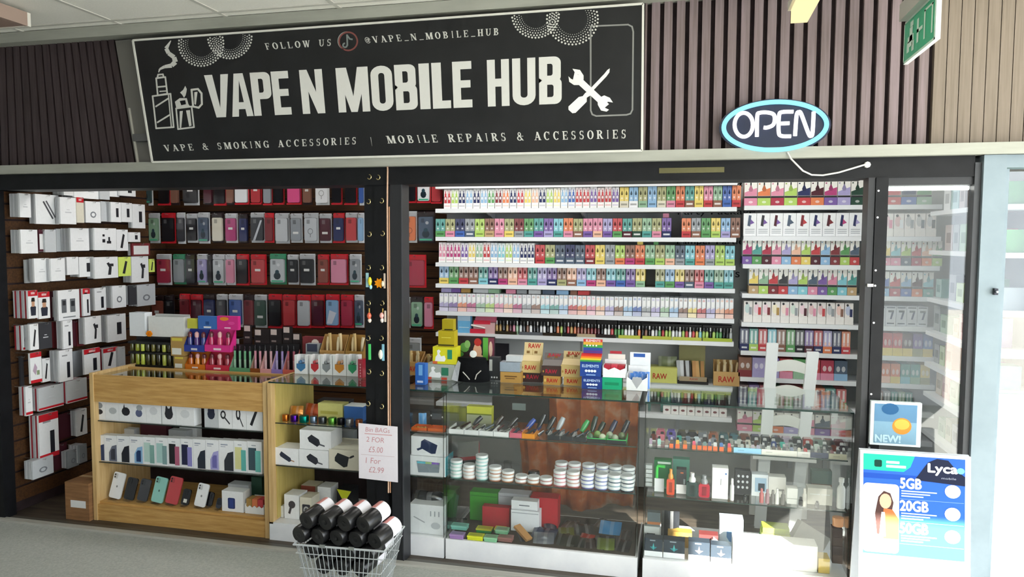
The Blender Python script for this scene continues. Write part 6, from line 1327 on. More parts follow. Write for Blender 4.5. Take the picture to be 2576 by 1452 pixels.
# rainbow-lidded blue boxes
zel = []
elp = both(word('ELEMENTS', .1, .9, .62, .8, 'bcd6f4', .0005), polys((ell(.3, .38, .07, .09), 'e8f0f8'), (ell(.44, .38, .07, .09), 'e8f0f8'), (ell(.58, .38, .07, .09), 'e8f0f8'), (ell(.72, .38, .07, .09), 'e8f0f8')), rects((.3, .75, .08, .16, '8fb0e0')))
ze1, Ye, xe0, xe1 = bx_('elements_box', Z12, 2132, 2365, 868, 1010, ZG, '1d3a86', 'lower dark blue ELEMENTS box in the rainbow-lidded stack', 'box', d=.08, prn=elp)
t = thing('elements_display', ((xe0 + xe1) / 2, Ye + .04, ze1 + .001), 'blue ELEMENTS display with rainbow striped lid on a blue box', 'display box')
x0, x1, Y, z0, z1 = pos(Z12, 2112, 2352, 690, 862, ze1 + .001, Ye)
m = MB().box(x0, x1, Ye, Ye + .08, z0, z1, '1f4494'); elp(m, x0, x1, z0, z1, Ye - .0006); m.build('tray', 'card', t)
rb = ['2c3a8c', '3f9a4a', 'd8c83a', 'e0752c', 'cc2f3a']
tm = MB()
for k, c in enumerate(['3f9a4a', 'd8c83a', 'e8862c', 'd8402c', 'cc2f3a']):
    tm.add([(x0, Ye - .012 + .016 * k, z1 + .001 + .007 * k), (x1, Ye - .012 + .016 * k, z1 + .001 + .007 * k), (x1, Ye + .004 + .016 * k, z1 + .008 + .007 * k), (x0, Ye + .004 + .016 * k, z1 + .008 + .007 * k)], [(0, 1, 2, 3)], c)
tm.build('booklets', 'paper', t)
lm = MB(); zl0, zl1 = z1 + .036, zz(*Z12(2290, 432), Ye + .07)
for k, c in enumerate(['5a3a8c', '2c4a9c', '3f9a4a', 'd8a83a', 'cc3f3a']):
    a, b = zl0 + (zl1 - zl0) * k / 5, zl0 + (zl1 - zl0) * (k + 1) / 5
    lm.box(x0 + .07 * (x1 - x0), x1 + .0 * (x1 - x0), Ye + .07, Ye + .076, a, b, c)
for u in (.25, .4, .55, .7): lm.disc(x0 + (x1 - x0) * u, zl0 + (zl1 - zl0) * .55, .005, .005, Ye + .0694, 'f0f0f0', 8)
put_text(lm, 'ELEMENTS', x0 + .2 * (x1 - x0), x1 - .1 * (x1 - x0), zl0 + (zl1 - zl0) * .82, zl0 + (zl1 - zl0) * .96, Ye + .0692, 'f2e8e8', .0004)
lm.build('lid', 'card', t)
# green, red-white and white displays at the right end
zg1, Yg, xg0, xg1 = bx_('green_carton', Z13, 390, 556, 645, 748, ZG, '17a878', 'bright green carton under the red and white display', 'box', d=.09, prn=rects((.12, .85, .36, .6, '0e8a60')))
x0, x1, Y, z0, z1 = pos(Z13, 395, 590, 540, 642, zg1 + .001, Yg)
t = open_tray('red_white_display', x0, x1, Yg, zg1 + .001, .055, .08, 'wh', 'white display tray of red packs on the green carton', 'display tray', 2)
for k in range(3):
    a = x0 + .006 + (x1 - x0 - .012) * k / 3; MB().box(a, a + (x1 - x0) / 3 - .006, Yg + .008, Yg + .06, zg1 + .0055, zg1 + .068, ('b0263a', 'c8344a', 'a82030')[k]).build('paper_pack', 'card', label='red rolling paper pack, %s from left in the white tray' % ordw(k + 1), cat='pack', group='red packs in white tray')
MB().box(x0 + .02, x1 - .01, Yg + .085, Yg + .089, zg1 + .001, zz(*Z13(500, 445), Yg + .085), 'e9e4dc').fr(x0 + .03, x1 - .03, zg1 + .12, zg1 + .135, Yg + .0844, 'b0303c').build('header_card', 'card', t)
x0, x1, Y, z0, z1 = pos(Z13, 596, 775, 640, 758, ZG, None)
t = open_tray('white_display', x0, x1, Y, ZG + .001, z1 - ZG, .10, 'wh', 'tall white display of blue pouches beside the green carton', 'display tray', 2)
MB().fpoly([(x0 + .25 * (x1 - x0), ZG + .055), (x0 + .5 * (x1 - x0), ZG + .012), (x1 - .25 * (x1 - x0), ZG + .055), (x1 - .3 * (x1 - x0), ZG + .075), (x0 + .3 * (x1 - x0), ZG + .075)], Y - .0012, 'aeb0b4').build('hexagon_print', 'paper', t)
MB().box(x0 + .01, x1 + .01, Y + .105, Y + .109, ZG + .001, zz(*Z13(680, 430), Y + .1), 'e6eaf0').fr(x0 + .03, x1 - .02, zz(*Z13(680, 470), Y + .1), zz(*Z13(680, 440), Y + .1), Y + .1044, '2f5aa8').build('header_card', 'card', t)
for k in range(4):
    a = x0 + .012 + (x1 - x0 - .03) * k / 4; pouch('blue_pouch', a, a + .05, Y + .02 + .012 * (k % 2), ZG + .006, .085 + .008 * (k % 2), .012, '3f78c4', 'blue pouch, %s from left in the tall white display' % ordw(k + 1), tilt=6, mat='plastic', group='blue pouches', rz=(-8, 6, -4, 9)[k])
# ---- goods on the wall shelf behind the counter tops
x0, x1, Y, z0, z1 = pos(Z13, 785, 1028, 562, 680, ZW[6], 4.95)
m = MB().box(x0, x1, 4.95, 5.08, ZW[6] + .001, z1, 'bfc06a'); put_text(m, 'RAW', x0 + .15 * (x1 - x0), x0 + .64 * (x1 - x0), z0 + .26 * (z1 - z0), z0 + .62 * (z1 - z0), 4.9494, 'a83020', .001); m.build('raw_tray_box', 'card', label='olive green RAW box on the wall shelf behind the white display', cat='box', group='RAW boxes')
pouch('clear_pouch', x0 + .06, x1 - .004, 5.0, z1 + .001, .07, .05, '7c8468', 'grey-green clear pouch lying on the olive RAW box', tilt=10, mat='plastic')
x0, x1, Y, z0, z1 = pos(Z13, 1035, 1298, 372, 690, ZW[6], 4.95); w = x1 - x0
t = thing('raw_rack', ((x0 + x1) / 2, 5.0, ZW[6]), 'black RAW rack of long paper packs on the wall shelf', 'display rack', 'RAW boxes')
m = MB().box(x0, x1, 4.95, 5.07, ZW[6] + .001, ZW[6] + .02, '1e1a18').box(x0 + .01, x1 - .01, 4.952, 4.956, ZW[6] + .02, ZW[6] + .05, '9a8a70'); put_text(m, 'RAW', x0 + .4 * w, x0 + .66 * w, ZW[6] + .028, ZW[6] + .042, 4.9514, 'a05038', .0006); m.build('base', 'card', t)
MB().box(x0 + .005, x1 - .02, 5.07, 5.075, ZW[6] + .001, z1, '8f8a5c').build('header_card', 'card', t)
for k, (u, c) in enumerate(((.06, 'a9adb0'), (.15, 'c9ccd0'), (.24, '3a3634'), (.33, 'b9bcc0'), (.42, '2a2624'), (.55, 'b98a54'), (.68, 'c49a62'), (.82, 'a87c48'))):
    T = Matrix.Translation((x0 + u * w, 4.975, ZW[6] + .0215)) @ Matrix.Rotation(math.radians(-6 + 3 * (k % 2)), 4, 'Y') @ Matrix.Rotation(math.radians(-8), 4, 'X')
    MB(T).box(-.011, .012, 0, .02, .001, .13, c).build('paper_pack', 'card', label='%s long paper pack, %s from left in the black RAW rack' % ('silver' if k in (0, 1, 3) else 'tan' if k > 4 else 'dark', ordw(k + 1)), cat='pack', group='packs in the RAW rack')
x0, x1, Y, z0, z1 = pos(Z13, 1345, 1575, 590, 745, ZW[6], 4.80)
cone_bin(x0, x1, 4.945, ZW[6] + .001, .155, .12, 'cardboard RAW bin of brown rolls on the wall shelf', True, 7, 'c09a62', short='cardboard RAW bin')
# low white boxes seen through the right counter
for k in range(8):
    a = 1668 + 20.2 * k; x0, x1 = PY(a, 1030, 4.95).x, PY(a + 19, 1030, 4.95).x
    MB().box(x0, x1, 4.95, 5.0, ZW[7] + .001, ZW[7] + .052, 'e8e4e2').disc((x0 + x1) / 2, ZW[7] + .03, .013, .008, 4.9494, '6a2a30', 8).build('small_white_box', 'card', label='small white box with dark emblem on the low wall shelf, %s from left' % ordw(k + 1), cat='box', group='small white boxes on low shelf')
for k, (a, c) in enumerate(((1662, 'te'), (1690, 'sl'), (1715, 'dr'), (1745, 'dg'), (1772, 'nv'), (1800, 'mr'))):
    x0, x1 = PY(a, 1005, 5.02).x, PY(a + 26, 1005, 5.02).x; MB().box(x0, x1, 5.02, 5.12, ZW[7] + .001, ZW[7] + .15, C(c)).fr(x0 + .01, x1 - .01, ZW[7] + .1, ZW[7] + .14, 5.0194, 'd8dcc8').build('liquid_carton', 'card', label='%s carton behind the small white boxes, %s from left' % (CW(c), ordw(k + 1)), cat='box', group='cartons on low shelf')
MB().box(PY(1140, 900, 4.97).x, PY(1280, 900, 4.97).x, 4.97, 4.985, ZW[6] + .001, PY(1200, 862, 4.97).z, '1e1c24').build('rolling_tray', 'plastic', label='black rounded tray standing on the wall shelf behind the bag', cat='tray')
# ================================================================ inside the narrow glass case
zq, *_ = bx_('light_box', Z14, 95, 388, 478, 632, .4432, 'wh', 'white box picturing a colour-lit speaker in the narrow glass case', 'box', Y=3.805, d=.14, group='boxed speakers', right='4fc0d0', prn=both(polys(([(.2, .75), (.85, .72), (.82, .2), (.25, .15)], '8a949c')), rects((.22, .82, .62, .72, 'a8c88a'), (.22, .45, .62, .72, '6fc8d8'), (.62, .82, .62, .72, '8a6ac0'))))
bx_('speaker_box', Z14, 110, 384, 320, 474, zq + .001, 'wh', 'white box picturing a navy speaker on top of the colour-lit one', 'box', Y=3.81, d=.12, group='boxed speakers', prn=polys(([(.3, .75), (.4, .88), (.78, .6), (.72, .15), (.6, .12), (.28, .4)], '2a3656'), ([(.3, .44), (.16, .34), (.2, .24), (.34, .36)], '2a3656')))
bx_('cable_box', Z14, 100, 375, 870, 1122, .1158, 'wh', 'large white box with grey cable drawings at the bottom of the narrow case', 'box', Y=3.80, d=.16, prn=polys(([(.1, .55), (.13, .58), (.45, .4), (.43, .37)], 'b0b4b8'), ([(.6, .62), (.63, .62), (.63, .8), (.6, .8)], '9aa0a6'), ([(.72, .62), (.75, .62), (.75, .8), (.72, .8)], '9aa0a6'), ([(.84, .62), (.87, .62), (.87, .8), (.84, .8)], '9aa0a6'), (ell(.76, .3, .14, .12), 'c4c8cc')))
x0, x1, Y, z0, z1 = pos(Z14, 110, 340, 740, 870, .1158, 3.85)
pouch('black_bag', x0, x1, 3.85, zz(*Z14(230, 868), 3.80) + .002, .07, .09, '1a1b1e', 'crumpled black plastic bag on the cable box', cat='bag', tilt=35, mat='glossy')
for k, (a, b) in enumerate(((112, 235), (245, 380))):
    x0, x1, Y, z0, z1 = pos(Z14, a, b, 200, 260, .6912, 3.82)
    t = thing('orange_tray', ((x0 + x1) / 2, 3.86, .6912), ('orange tray of brass bits in the narrow glass case', 'orange tray below the black device in the narrow case')[k], 'tray')
    MB().box(x0, x1, 3.82, 3.90, .6912, .695, 'c85a1c').build('base', 'plastic', t)
    for s in ((x0, x1, 3.82, 3.823), (x0, x1, 3.897, 3.90), (x0, x0 + .003, 3.823, 3.897), (x1 - .003, x1, 3.823, 3.897)): MB().box(*s, .695, .708, 'd8641c').build('rim', 'plastic', t)
    if not k:
        for i in range(6): MB().lathe([(.006, 0), (.008, .004), (.004, .01)], 'c8a850', 7, (x0 + .012 + .011 * i, 3.85 + .012 * (i % 2), .6952)).build('bit', 'metal', t)
bx_('card_reader', Z14, 262, 372, 112, 215, .6912, '1f2126', 'black device with white buttons in the narrow glass case', 'device', Y=3.94, d=.06, mat='plastic', prn=both(rects((.15, .85, .45, .85, '4a525a')), polys((ell(.1, .7, .05, .06), 'wh'), (ell(.92, .62, .05, .06), 'wh'))))
pouch('blue_bag', PY(*Z14(182, 120), 3.95).x, PY(*Z14(242, 120), 3.95).x, 3.93, .6912, .07, .02, '4a94d0', 'crumpled blue plastic bag in the narrow glass case', cat='bag', mat='plastic', tilt=5, rz=20)
# ================================================================ inside the middle glass counter
# dispenser trays along the front of the top shelf
tr_ = [(416, 535, 'e6e8e8', 'white'), (538, 655, 'e6e8e8', 'white'), (658, 772, 'e6e8e8', 'white'), (776, 898, 'eef0f0', 'white'), (905, 1003, 'd86a80', 'pink'), (1006, 1108, 'e8941c', 'orange'), (1212, 1310, '26282c', 'black'), (1316, 1415, '26282c', 'black'), (1420, 1525, '26282c', 'black'), (1532, 1685, '202326', 'green-edged black'), (1690, 1848, '202326', 'green-edged black')]
ZS1 = .6912
for k, (a, b, c, nm) in enumerate(tr_):
    Y = 3.805; x0, x1 = PY(*Z14(a, 310), Y).x, PY(*Z14(b, 330), Y).x
    t = thing('dispenser_tray', ((x0 + x1) / 2, Y + .06, ZS1), '%s dispenser tray, %s from left along the middle counter shelf' % (nm, ordw(k + 1)), 'display tray', 'dispenser trays on the middle counter')
    ec = 'c4c8cc' if nm == 'black' else '3fc060' if 'green' in nm else c
    MB().box(x0, x1, Y, Y + .003, ZS1 + .0002, ZS1 + .022, c).box(x0, x1, Y, Y + .003, ZS1 + .022, ZS1 + .026, ec if k > 8 else darken(srgb(c), .1)).build('front', 'plastic', t)
    MB().box(x0, x1, Y + .003, Y + .13, ZS1 + .0002, ZS1 + .004, darken(srgb(c), .2)).build('base', 'plastic', t)
    for x in (x0, x1 - .003): MB().box(x, x + .003, Y + .003, Y + .13, ZS1 + .004, ZS1 + .03, ec).build('side', 'plastic', t)
pc = '2a1c18 3a2420 1e1a1c 51302a 2b2b30 3a4a5c 232830 4a2a2e 1a1c20 5c4036 2c3a4a 6a2030 24262a 2f3a66 3b3f46 4a4e56 2a2c34 555a62 30343a 3f444c 26282c 3a3e44 2f5a3a 8ab060 c8d0b0 b0bca0 9aa88c 6a7a54'.split()
for k, c in enumerate(pc):
    row_ = k % 2; u = (k + .5) / len(pc); x = PY(*Z14(430 + (1830 - 430) * u, 300), 3.83).x
    Y = 3.818 + .055 * row_; a = math.radians(25 + 12 * math.sin(k * 2.1)); L_ = .075 + .02 * math.sin(k * 1.7); z = ZS1 + .018
    p0 = Vector((x - math.cos(a) * .01, Y, z)); p1 = p0 + Vector((math.cos(a) * L_ * .45, math.sin(a) * L_ * .8 + .02, .018))
    if k < 22: m = MB().tube([p0, p0.lerp(p1, .3), p0.lerp(p1, .6), p1], [.009, .008, .006, .005], c, 8); nm = 'pipe'
    else: m = MB().lathe([(.004, 0), (.018, .006), (.02, .018), (.016, .03), (.006, .038)], c, 12, (x, Y + .02, z - .012)); nm = 'round gadget'
    m.build('smoking_pipe' if k < 22 else 'round_gadget', 'glossy', smooth=True, label='%s %s, %s from left on the middle counter top shelf' % ('dark' if k < 22 else 'green', nm, ordw(k + 1)), cat='pipe' if k < 22 else 'gadget', group='pipes and gadgets on the dispenser trays')
for k, (a, b, yt, c, nm) in enumerate(((585, 700, 170, '2c2c30', 'black'), (770, 860, 165, '3a2c2a', 'dark brown'), (860, 1000, 175, '2a2426', 'black'), (1030, 1120, 190, '2a50b0', 'blue and green'), (1120, 1200, 150, '1f2128', 'black'), (1200, 1280, 170, '1c1e22', 'black'), (1280, 1350, 175, 'c0c6cc', 'silver'), (1470, 1555, 200, '3fae5c', 'green'), (1560, 1610, 165, '203024', 'dark green'), (1610, 1680, 215, '1c3020', 'dark green'), (1700, 1780, 200, '2a2a50', 'navy'), (1800, 1880, 200, '24262c', 'black'))):
    Y = 3.97; x0, x1 = PY(*Z14(a, 230), Y).x, PY(*Z14(b, 230), Y).x; z1 = zz(*Z14((a + b) / 2, yt), Y)
    r_ = min((x1 - x0) / 2, .035)
    MB().tube([((x0 + x1) / 2 - r_ * .6, Y, ZS1 + .012), ((x0 + x1) / 2, Y + .02, (ZS1 + z1) / 2 + .01), ((x0 + x1) / 2 + r_ * .5, Y + .035, z1)], [.011, .016, .013], c, 9).build('smoking_gadget', 'glossy', smooth=True, label='%s gadget, %s from left in the rear row of the middle counter shelf' % (nm, ordw(k + 1)), cat='gadget', group='gadgets in the rear row')
stand('yellow_pack', 560, 760, 75, 4.06, ZS1, .05, 'd8d848', 'yellow-lidded pack standing at the back of the middle counter', 'pack', zf=Z14, prn=rects((0, 1, 0, .55, 'b9bc9a'), (0, 1, .5, .58, '7f8a2c')))
stand('olive_pack', 420, 555, 85, 4.08, ZS1, .05, 'a8aa48', 'dull olive pack at the back left of the middle counter', 'pack', zf=Z14)
stand('card_machine', 765, 1220, 5, 4.14, ZS1, .03, '2a2422', 'dark wooden tray with grey label under the middle counter top', 'tray', zf=Z14, prn=rects((.36, .60, .5, .78, '7d8684')))
# stacked tins on the lower glass shelf
ZS2 = .4432
def tin(x, Y, z, r_, h, c, label):
    MB().lathe([(r_ * .97, 0), (r_, .001), (r_, h * .32), (r_ * 1.02, h * .34), (r_ * 1.02, h * .92), (r_ * .98, h), (r_ * .86, h), (r_ * .84, h * .95)], c, 18, (x, Y, z), cols=[c, c, c, 'eceeee', 'eceeee', 'e0e2e4', 'd4d8da']).build('tin', 'card', smooth=True, label=label, cat='tin', group='round tins stacked on the glass shelf')
stacks = [(470, 655, 5, ['8fc4bc', 'b8dcd4'], 3.82), (572, 668, 4, ['d8b0a4', 'e4d0c4'], 3.82), (676, 670, 7, ['8fc8c4', 'b4dcdc'], 3.82), (785, 676, 4, ['b87a5c', 'd8b8a0'], 3.82), (887, 692, 3, ['b8805c', 'c89878'], 3.82), (996, 698, 2, ['b88c7c', 'a8786c'], 3.82), (1094, 712, 2, ['b8805c', 'c0907c'], 3.82), (1197, 718, 2, ['b05a54', 'c08080'], 3.82)]
six = [(1308, ['c8707c', 'd8a0a8']), (1414, ['c87878', 'd0a898']), (1530, ['6a70b0', '8a94c8']), (1642, ['7a84b8', 'a0a8d0']), (1748, ['4f6a7c', '8fb0bc']), (1852, ['3f4f5c', '7a909c'])]
for k, (cx, by, n, cc, Y) in enumerate(stacks):
    x = PY(*Z14(cx, by - 20), Y).x
    for j in range(n): tin(x + .002 * math.sin(j * 2.3 + k), Y + .015, ZS2 + .0002 + j * .0192, .0335, .019, cc[j % 2], 'round tin, %s from bottom in the %s stack from left' % (ordw(j + 1), ordw(k + 1)))
for k, (cx, cc) in enumerate(six):
    for fb, (Y, dx) in enumerate(((3.835, 6), (3.915, 0))):
        x = PY(*Z14(cx + (6 if fb == 0 else 14), 690), Y).x
        for j in range(5 if fb else 4): tin(x + .002 * math.sin(j * 1.9 + k), Y, ZS2 + .0002 + j * .0205, .0345, .0203, cc[j % 2] if not fb else lighten(srgb(cc[0]), .25), 'white round tin, %s from bottom, %s right-hand stack, %s row' % (ordw(j + 1), ordw(k + 1), ('front', 'back')[fb]))
p = PY(*Z14(890, 590), 3.92); MB().lathe([(.022, 0), (.024, .004), (.024, .05), (.02, .056), (.02, .066), (.023, .067), (.023, .08)], 'c8cccc', 14, (p.x, 3.92, ZS2 + .0003)).build('glass_jar', 'clear', smooth=True, label='clear lidded jar behind the copper tins', cat='jar')
p = PY(*Z14(1103, 600), 3.91); MB().lathe([(.025, 0), (.032, .006), (.033, .03), (.03, .04), (.026, .042)], '1e2022', 14, (p.x, 3.91, ZS2 + .0003)).build('black_pot', 'glossy', smooth=True, label='black pot behind the low tins', cat='pot')
x0, x1, Y, z0, z1 = pos(Z14, 500, 665, 365, 480, ZS2, 4.03)
t = thing('scale_box', ((x0 + x1) / 2, Y, ZS2), 'red and grey digital scale box propped behind the teal tins', 'box')
T = Matrix.Translation(((x0 + x1) / 2, 4.02, ZS2 + .04)) @ Matrix.Rotation(math.radians(35), 4, 'X') @ Matrix.Rotation(math.radians(12), 4, 'Z')
MB(T).box(-.06, .06, 0, .11, 0, .03, 'a83038', top='8a8a84').build('box', 'card', t); MB().box((x0 + x1) / 2 - .05, (x0 + x1) / 2 + .06, 4.02, 4.10, ZS2 + .0003, ZS2 + .038, '1c1c20').build('stand', 'plastic', t)
# bottom deck of the middle counter
ZD = .1158
def deck(name, a, b, yt, yb, c, label, cat='box', d=.08, prn=None, mat='card', Y=None, **kw): return bx_(name, Z14, a, b, yt, yb, ZD, c, label, cat, d=d, prn=prn, mat=mat, Y=Y, **kw)
deck('green_box', 585, 808, 770, 1000, '3f9a2c', 'bright green box at the bottom of the middle counter', Y=4.06, d=.08, prn=rects((.03, .97, .86, .89, '2a7a1c')))
deck('grey_box', 815, 1062, 780, 1000, 'c4c6cc', 'pale grey box between the green and large red boxes', Y=4.07, d=.08, prn=rects((.03, .97, .88, .9, '9a9ca4')))
deck('red_box', 685, 903, 888, 1010, 'b02632', 'wide red box before the bright green box', Y=3.98, d=.05)
deck('red_box', 1072, 1295, 812, 1010, 'c0202e', 'large red box right of the white lettered boxes', Y=4.05, d=.09)
zw, Yw, *_ = deck('white_box', 917, 1145, 918, 1015, 'e8eaee', 'lower white box in the pair before the pale grey box', Y=3.96, d=.07, prn=rects((.03, .97, .86, .9, 'b0b4bc')))
bx_('white_box', Z14, 920, 1130, 838, 914, zw + .001, 'eceef0', 'upper white lettered box in the pair before the pale grey box', 'box', Y=3.97, d=.06, prn=rects((.04, .96, .06, .09, 'b0b4bc'), (.3, .7, .42, .54, '6a6e76')))
def tinbox(a, b, yt, yb, c, c2, label, Y=None, z=ZD):
    x0, x1, Y, z0, z1 = pos(Z14, a, b, yt, yb, z, Y); d = .05; zf_ = z0 + .024
    t = thing('hinged_tin', ((x0 + x1) / 2, Y, z0), label, 'tin', 'small tins on the middle counter deck')
    MB().box(x0 + .001, x1 - .001, Y + .001, Y + d - .001, z0, zf_ - .008, c).build('body', 'plastic', t, bevel=.003)
    m = MB().box(x0, x1, Y, Y + d, zf_ - .008, zf_, c2); m.add([(x0 + .008, Y + .01, zf_ + .0005), (x1 - .008, Y + .01, zf_ + .0005), (x1 - .008, Y + d - .01, zf_ + .0005), (x0 + .008, Y + d - .01, zf_ + .0005)], [(0, 1, 2, 3)], darken(srgb(c2), .3)); m.build('lid', 'plastic', t)
    return zf_
tinbox(632, 758, 990, 1062, '1f9a50', 'c8cc3a', 'green tin with yellow leaf lid on the middle deck', 3.88); tinbox(778, 865, 995, 1045, '2f8a3c', 'd0c840', 'small green and yellow tin behind the sage tins', 3.90)
tinbox(560, 688, 1062, 1160, 'c8d028', 'd8dc3a', 'lime yellow tin at the front of the middle deck'); tinbox(695, 800, 1080, 1172, '7fb890', '8fc49c', 'sage green tin right of the lime tin'); zt5 = tinbox(808, 925, 1130, 1172, '8a5a54', '9a6660', 'dull red tin under the tilted sage tin')
tinbox(788, 890, 1050, 1145, '6fa880', '86b894', 'sage tin lying on the dull red tin', 3.83, zt5 + .0005)
zt6 = tinbox(418, 530, 1110, 1148, '9a78b0', 'a888bc', 'purple tin at the left front of the middle deck'); tinbox(430, 558, 1070, 1112, '6fb8a8', '80c4b4', 'teal tin lying on the purple tin', 3.83, zt6 + .0005)
def dpouch(a, b, yt, yb, c, label, rz=0, mat='foil', tilt=62):
    x0, x1, Y, z0, z1 = pos(Z14, a, b, yt, yb, ZD); pouch('pouch', x0, x1, max(Y, 3.81), ZD + .002, .09, .022, c, label, group='pouches on the middle deck', rz=rz, tilt=tilt, mat=mat)
dpouch(1060, 1262, 1010, 1150, '2a3350', 'dark blue pouch in the middle of the deck', -10); dpouch(1082, 1250, 1160, 1212, '7a7e86', 'grey pouch at the front of the deck', 6); dpouch(1305, 1432, 1085, 1150, '6a6c2a', 'black and yellow patterned pouch on the deck', 12)
dpouch(1440, 1556, 1130, 1200, 'a83020', 'red and yellow pouch right of the patterned pouch', -14); dpouch(1602, 1762, 1120, 1222, '1e1f24', 'black pouch with crown print before the blue pouch', 5); dpouch(1622, 1798, 1015, 1115, '3a8ac4', 'bright blue pouch at the right of the middle deck', -4, 'plastic', 50)
dpouch(1598, 1742, 1238, 1278, '6a7a2a', 'green yellow and red striped pouch near the glass', 3); dpouch(1262, 1440, 1175, 1232, '2a2a1e', 'dark camouflage pouch at the front of the deck', -6); dpouch(1450, 1600, 1045, 1120, '3a3434', 'dull brown pouch behind the striped ones', 16); dpouch(1742, 1860, 1185, 1270, '2c2426', 'dark maroon pouch at the deck right corner', -12)
ex = [(1330, 1420, 1130, 1190, '4a4a28', 'mottled olive', 20), (1500, 1610, 1140, 1200, '2a2624', 'black brown', -18), (1380, 1480, 1020, 1080, '4a4444', 'ash grey', 8), (1290, 1380, 1030, 1075, '5a5048', 'taupe', -22), (1000, 1080, 1100, 1170, '2a3040', 'inky blue', 30), (1500, 1600, 1200, 1250, '3a2a26', 'umber', 10), (1380, 1490, 1210, 1255, '26241c', 'soot black', -12), (1650, 1760, 1180, 1240, '202226', 'coal black', 24), (1560, 1640, 1000, 1050, '6a625c', 'dusty taupe', -30), (1190, 1290, 1040, 1090, '4a5468', 'steel grey', 14), (1780, 1870, 1100, 1160, '3a3230', 'chestnut', -8), (460, 560, 1010, 1060, '3a3c38', 'slate green', 16)]
for a, b, yt, yb, c, nm, rz in ex: dpouch(a, b, yt, yb, c, '%s pouch lying among the others on the middle deck' % nm, rz, tilt=68)
x0, x1, Y, z0, z1 = pos(Z14, 905, 1030, 1050, 1188, ZD)
MB(Matrix.Translation(((x0 + x1) / 2, max(Y, 3.84), ZD + .03)) @ Matrix.Rotation(math.radians(-32), 4, 'Z') @ Matrix.Rotation(math.radians(28), 4, 'Y')).box(-.055, .055, 0, .045, 0, .014, 'b0824e').build('cardboard_slab', 'card', label='tilted brown cardboard pack between tins and pouches', cat='pack')
pouch('leaf_card', PY(*Z14(412, 900), 4.02).x, PY(*Z14(505, 900), 4.02).x, 3.98, ZD + .002, .17, .006, '7fa890', 'green printed card leaning inside the left of the middle counter', cat='card', mat='card', tilt=8, rz=-50)
# ================================================================ inside the right glass counter
def pod(x, Y, z, w, h, c, label, tilt=42, tag_=None):
    t = thing('vape_pod', (x, Y, z), label, 'vape device', 'vape devices on the right counter shelf'); k = srgb(c)
    T = Matrix.Translation((x, Y, z + .008)) @ Matrix.Rotation(math.radians(-tilt), 4, 'X')
    MB(T).prism(rr(-w / 2, w / 2, 0, h * .68, w * .35, w * .35, 3), 0, .014, k, darken(k, .25)).build('body', 'glossy', t)
    MB(T).prism(rr(-w * .32, w * .32, h * .68, h, w * .16, w * .16, 3), .002, .012, '26262a' if sum(k[:3]) > .4 or k[0] > .1 else 'b8b8b8').build('mouthpiece', 'plastic', t)
    MB().box(x - w / 2, x + w / 2, Y - .002, Y + .002, z, z + .008, 'd8d8d4').build('foot', 'plastic', t)
    if tag_: MB().box(x - w * .62, x + w * .62, Y - .012, Y - .009, z - .001, z + .02, tag_).build('price_tag', 'paper', t)
Z1r = .6912
front = [(80, 'b09ab0', None), (180, 'a8d8cc', None), (272, '8f7a70', None), (328, '4a3a34', 'f07848'), (402, 'e0a82c', 'f07848'), (492, '9a6a2a', 'f07848'), (600, 'e0406a', 'f07848'), (665, '2a3052', 'f07848'), (730, '5f8080', 'f07848'), (790, '2f3468', 'f07848'), (855, 'd8dcdc', 'f07848'), (930, '2f6ab0', 'f07848'), (1025, 'e0385a', 'f07848'), (1105, '2a2c30', None), (1180, 'a8b0b0', None), (1245, 'b4bcbc', None), (1310, 'b8a8b4', None), (1375, 'a8a0b4', None), (1440, '4a4c50', None), (1500, 'c8ccc8', None), (1565, '4a3a34', None), (1630, '5a3a32', None), (1690, '3a3a40', None), (1780, '7a84a0', None), (1870, 'd8d4c4', None), (1945, 'c02a34', None), (2030, '44464c', None), (2110, '26282e', None), (2180, '3a3e50', None), (2265, '6a2430', None), (2340, '24262a', None), (2415, '202428', None)]
for k, (cx, c, tg) in enumerate(front):
    x = PY(*Z16(cx, 430), 3.825).x; pod(x, 3.828, Z1r, .0155 * (1.1 if k % 3 else 1), .05, c, 'small vape device, %s from left in the front row' % ordw(k + 1), tag_=tg)
sec = '6a3a34 d88090 7a70b0 4a9a90 7a8494 c8d4dc 3a3438 8a8c94 2a2c30 9a9c98 b4b8b4 c8c4b8 4a2a24 2c3038 3a4a80 4ab0a0 9aa0a0 2f3438 262a34 c8d4cc 3a3c40 6a3a30 30262a'.split()
for k, c in enumerate(sec):
    x = PY(*Z16(110 + (2400 - 110) * k / (len(sec) - 1), 330), 3.90).x; pod(x, 3.91, Z1r + .001, .026, .058, c, 'vape device, %s from left in the second row' % ordw(k + 1), 50)
thr = 'c86a80 6a5aa8 4a4440 2c2a34 7a7c84 8a4a30 2f5a64 2f5a68 6a4034 2a2830 24242c 2c2a34 a89cb0 2a2c34 9a3a38 7a8c84 3a3430 4a2a2c'.split()
for k, c in enumerate(thr):
    x = PY(*Z16(200 + (2350 - 200) * k / (len(thr) - 1), 240), 3.99).x
    MB().prism([(x - .024, Z1r + .001), (x + .024, Z1r + .001), (x + .024, Z1r + .034), (x + .018, Z1r + .044), (x - .018, Z1r + .044), (x - .024, Z1r + .034)], 3.99, 4.03, c).fr(x - .018, x + .018, Z1r + .008, Z1r + .016, 3.9895, lighten(srgb(c), .3)).build('device_case', 'glossy', label='rounded device case, %s from left in the rear row of the right counter' % ordw(k + 1), cat='device case', group='device cases in the rear row')
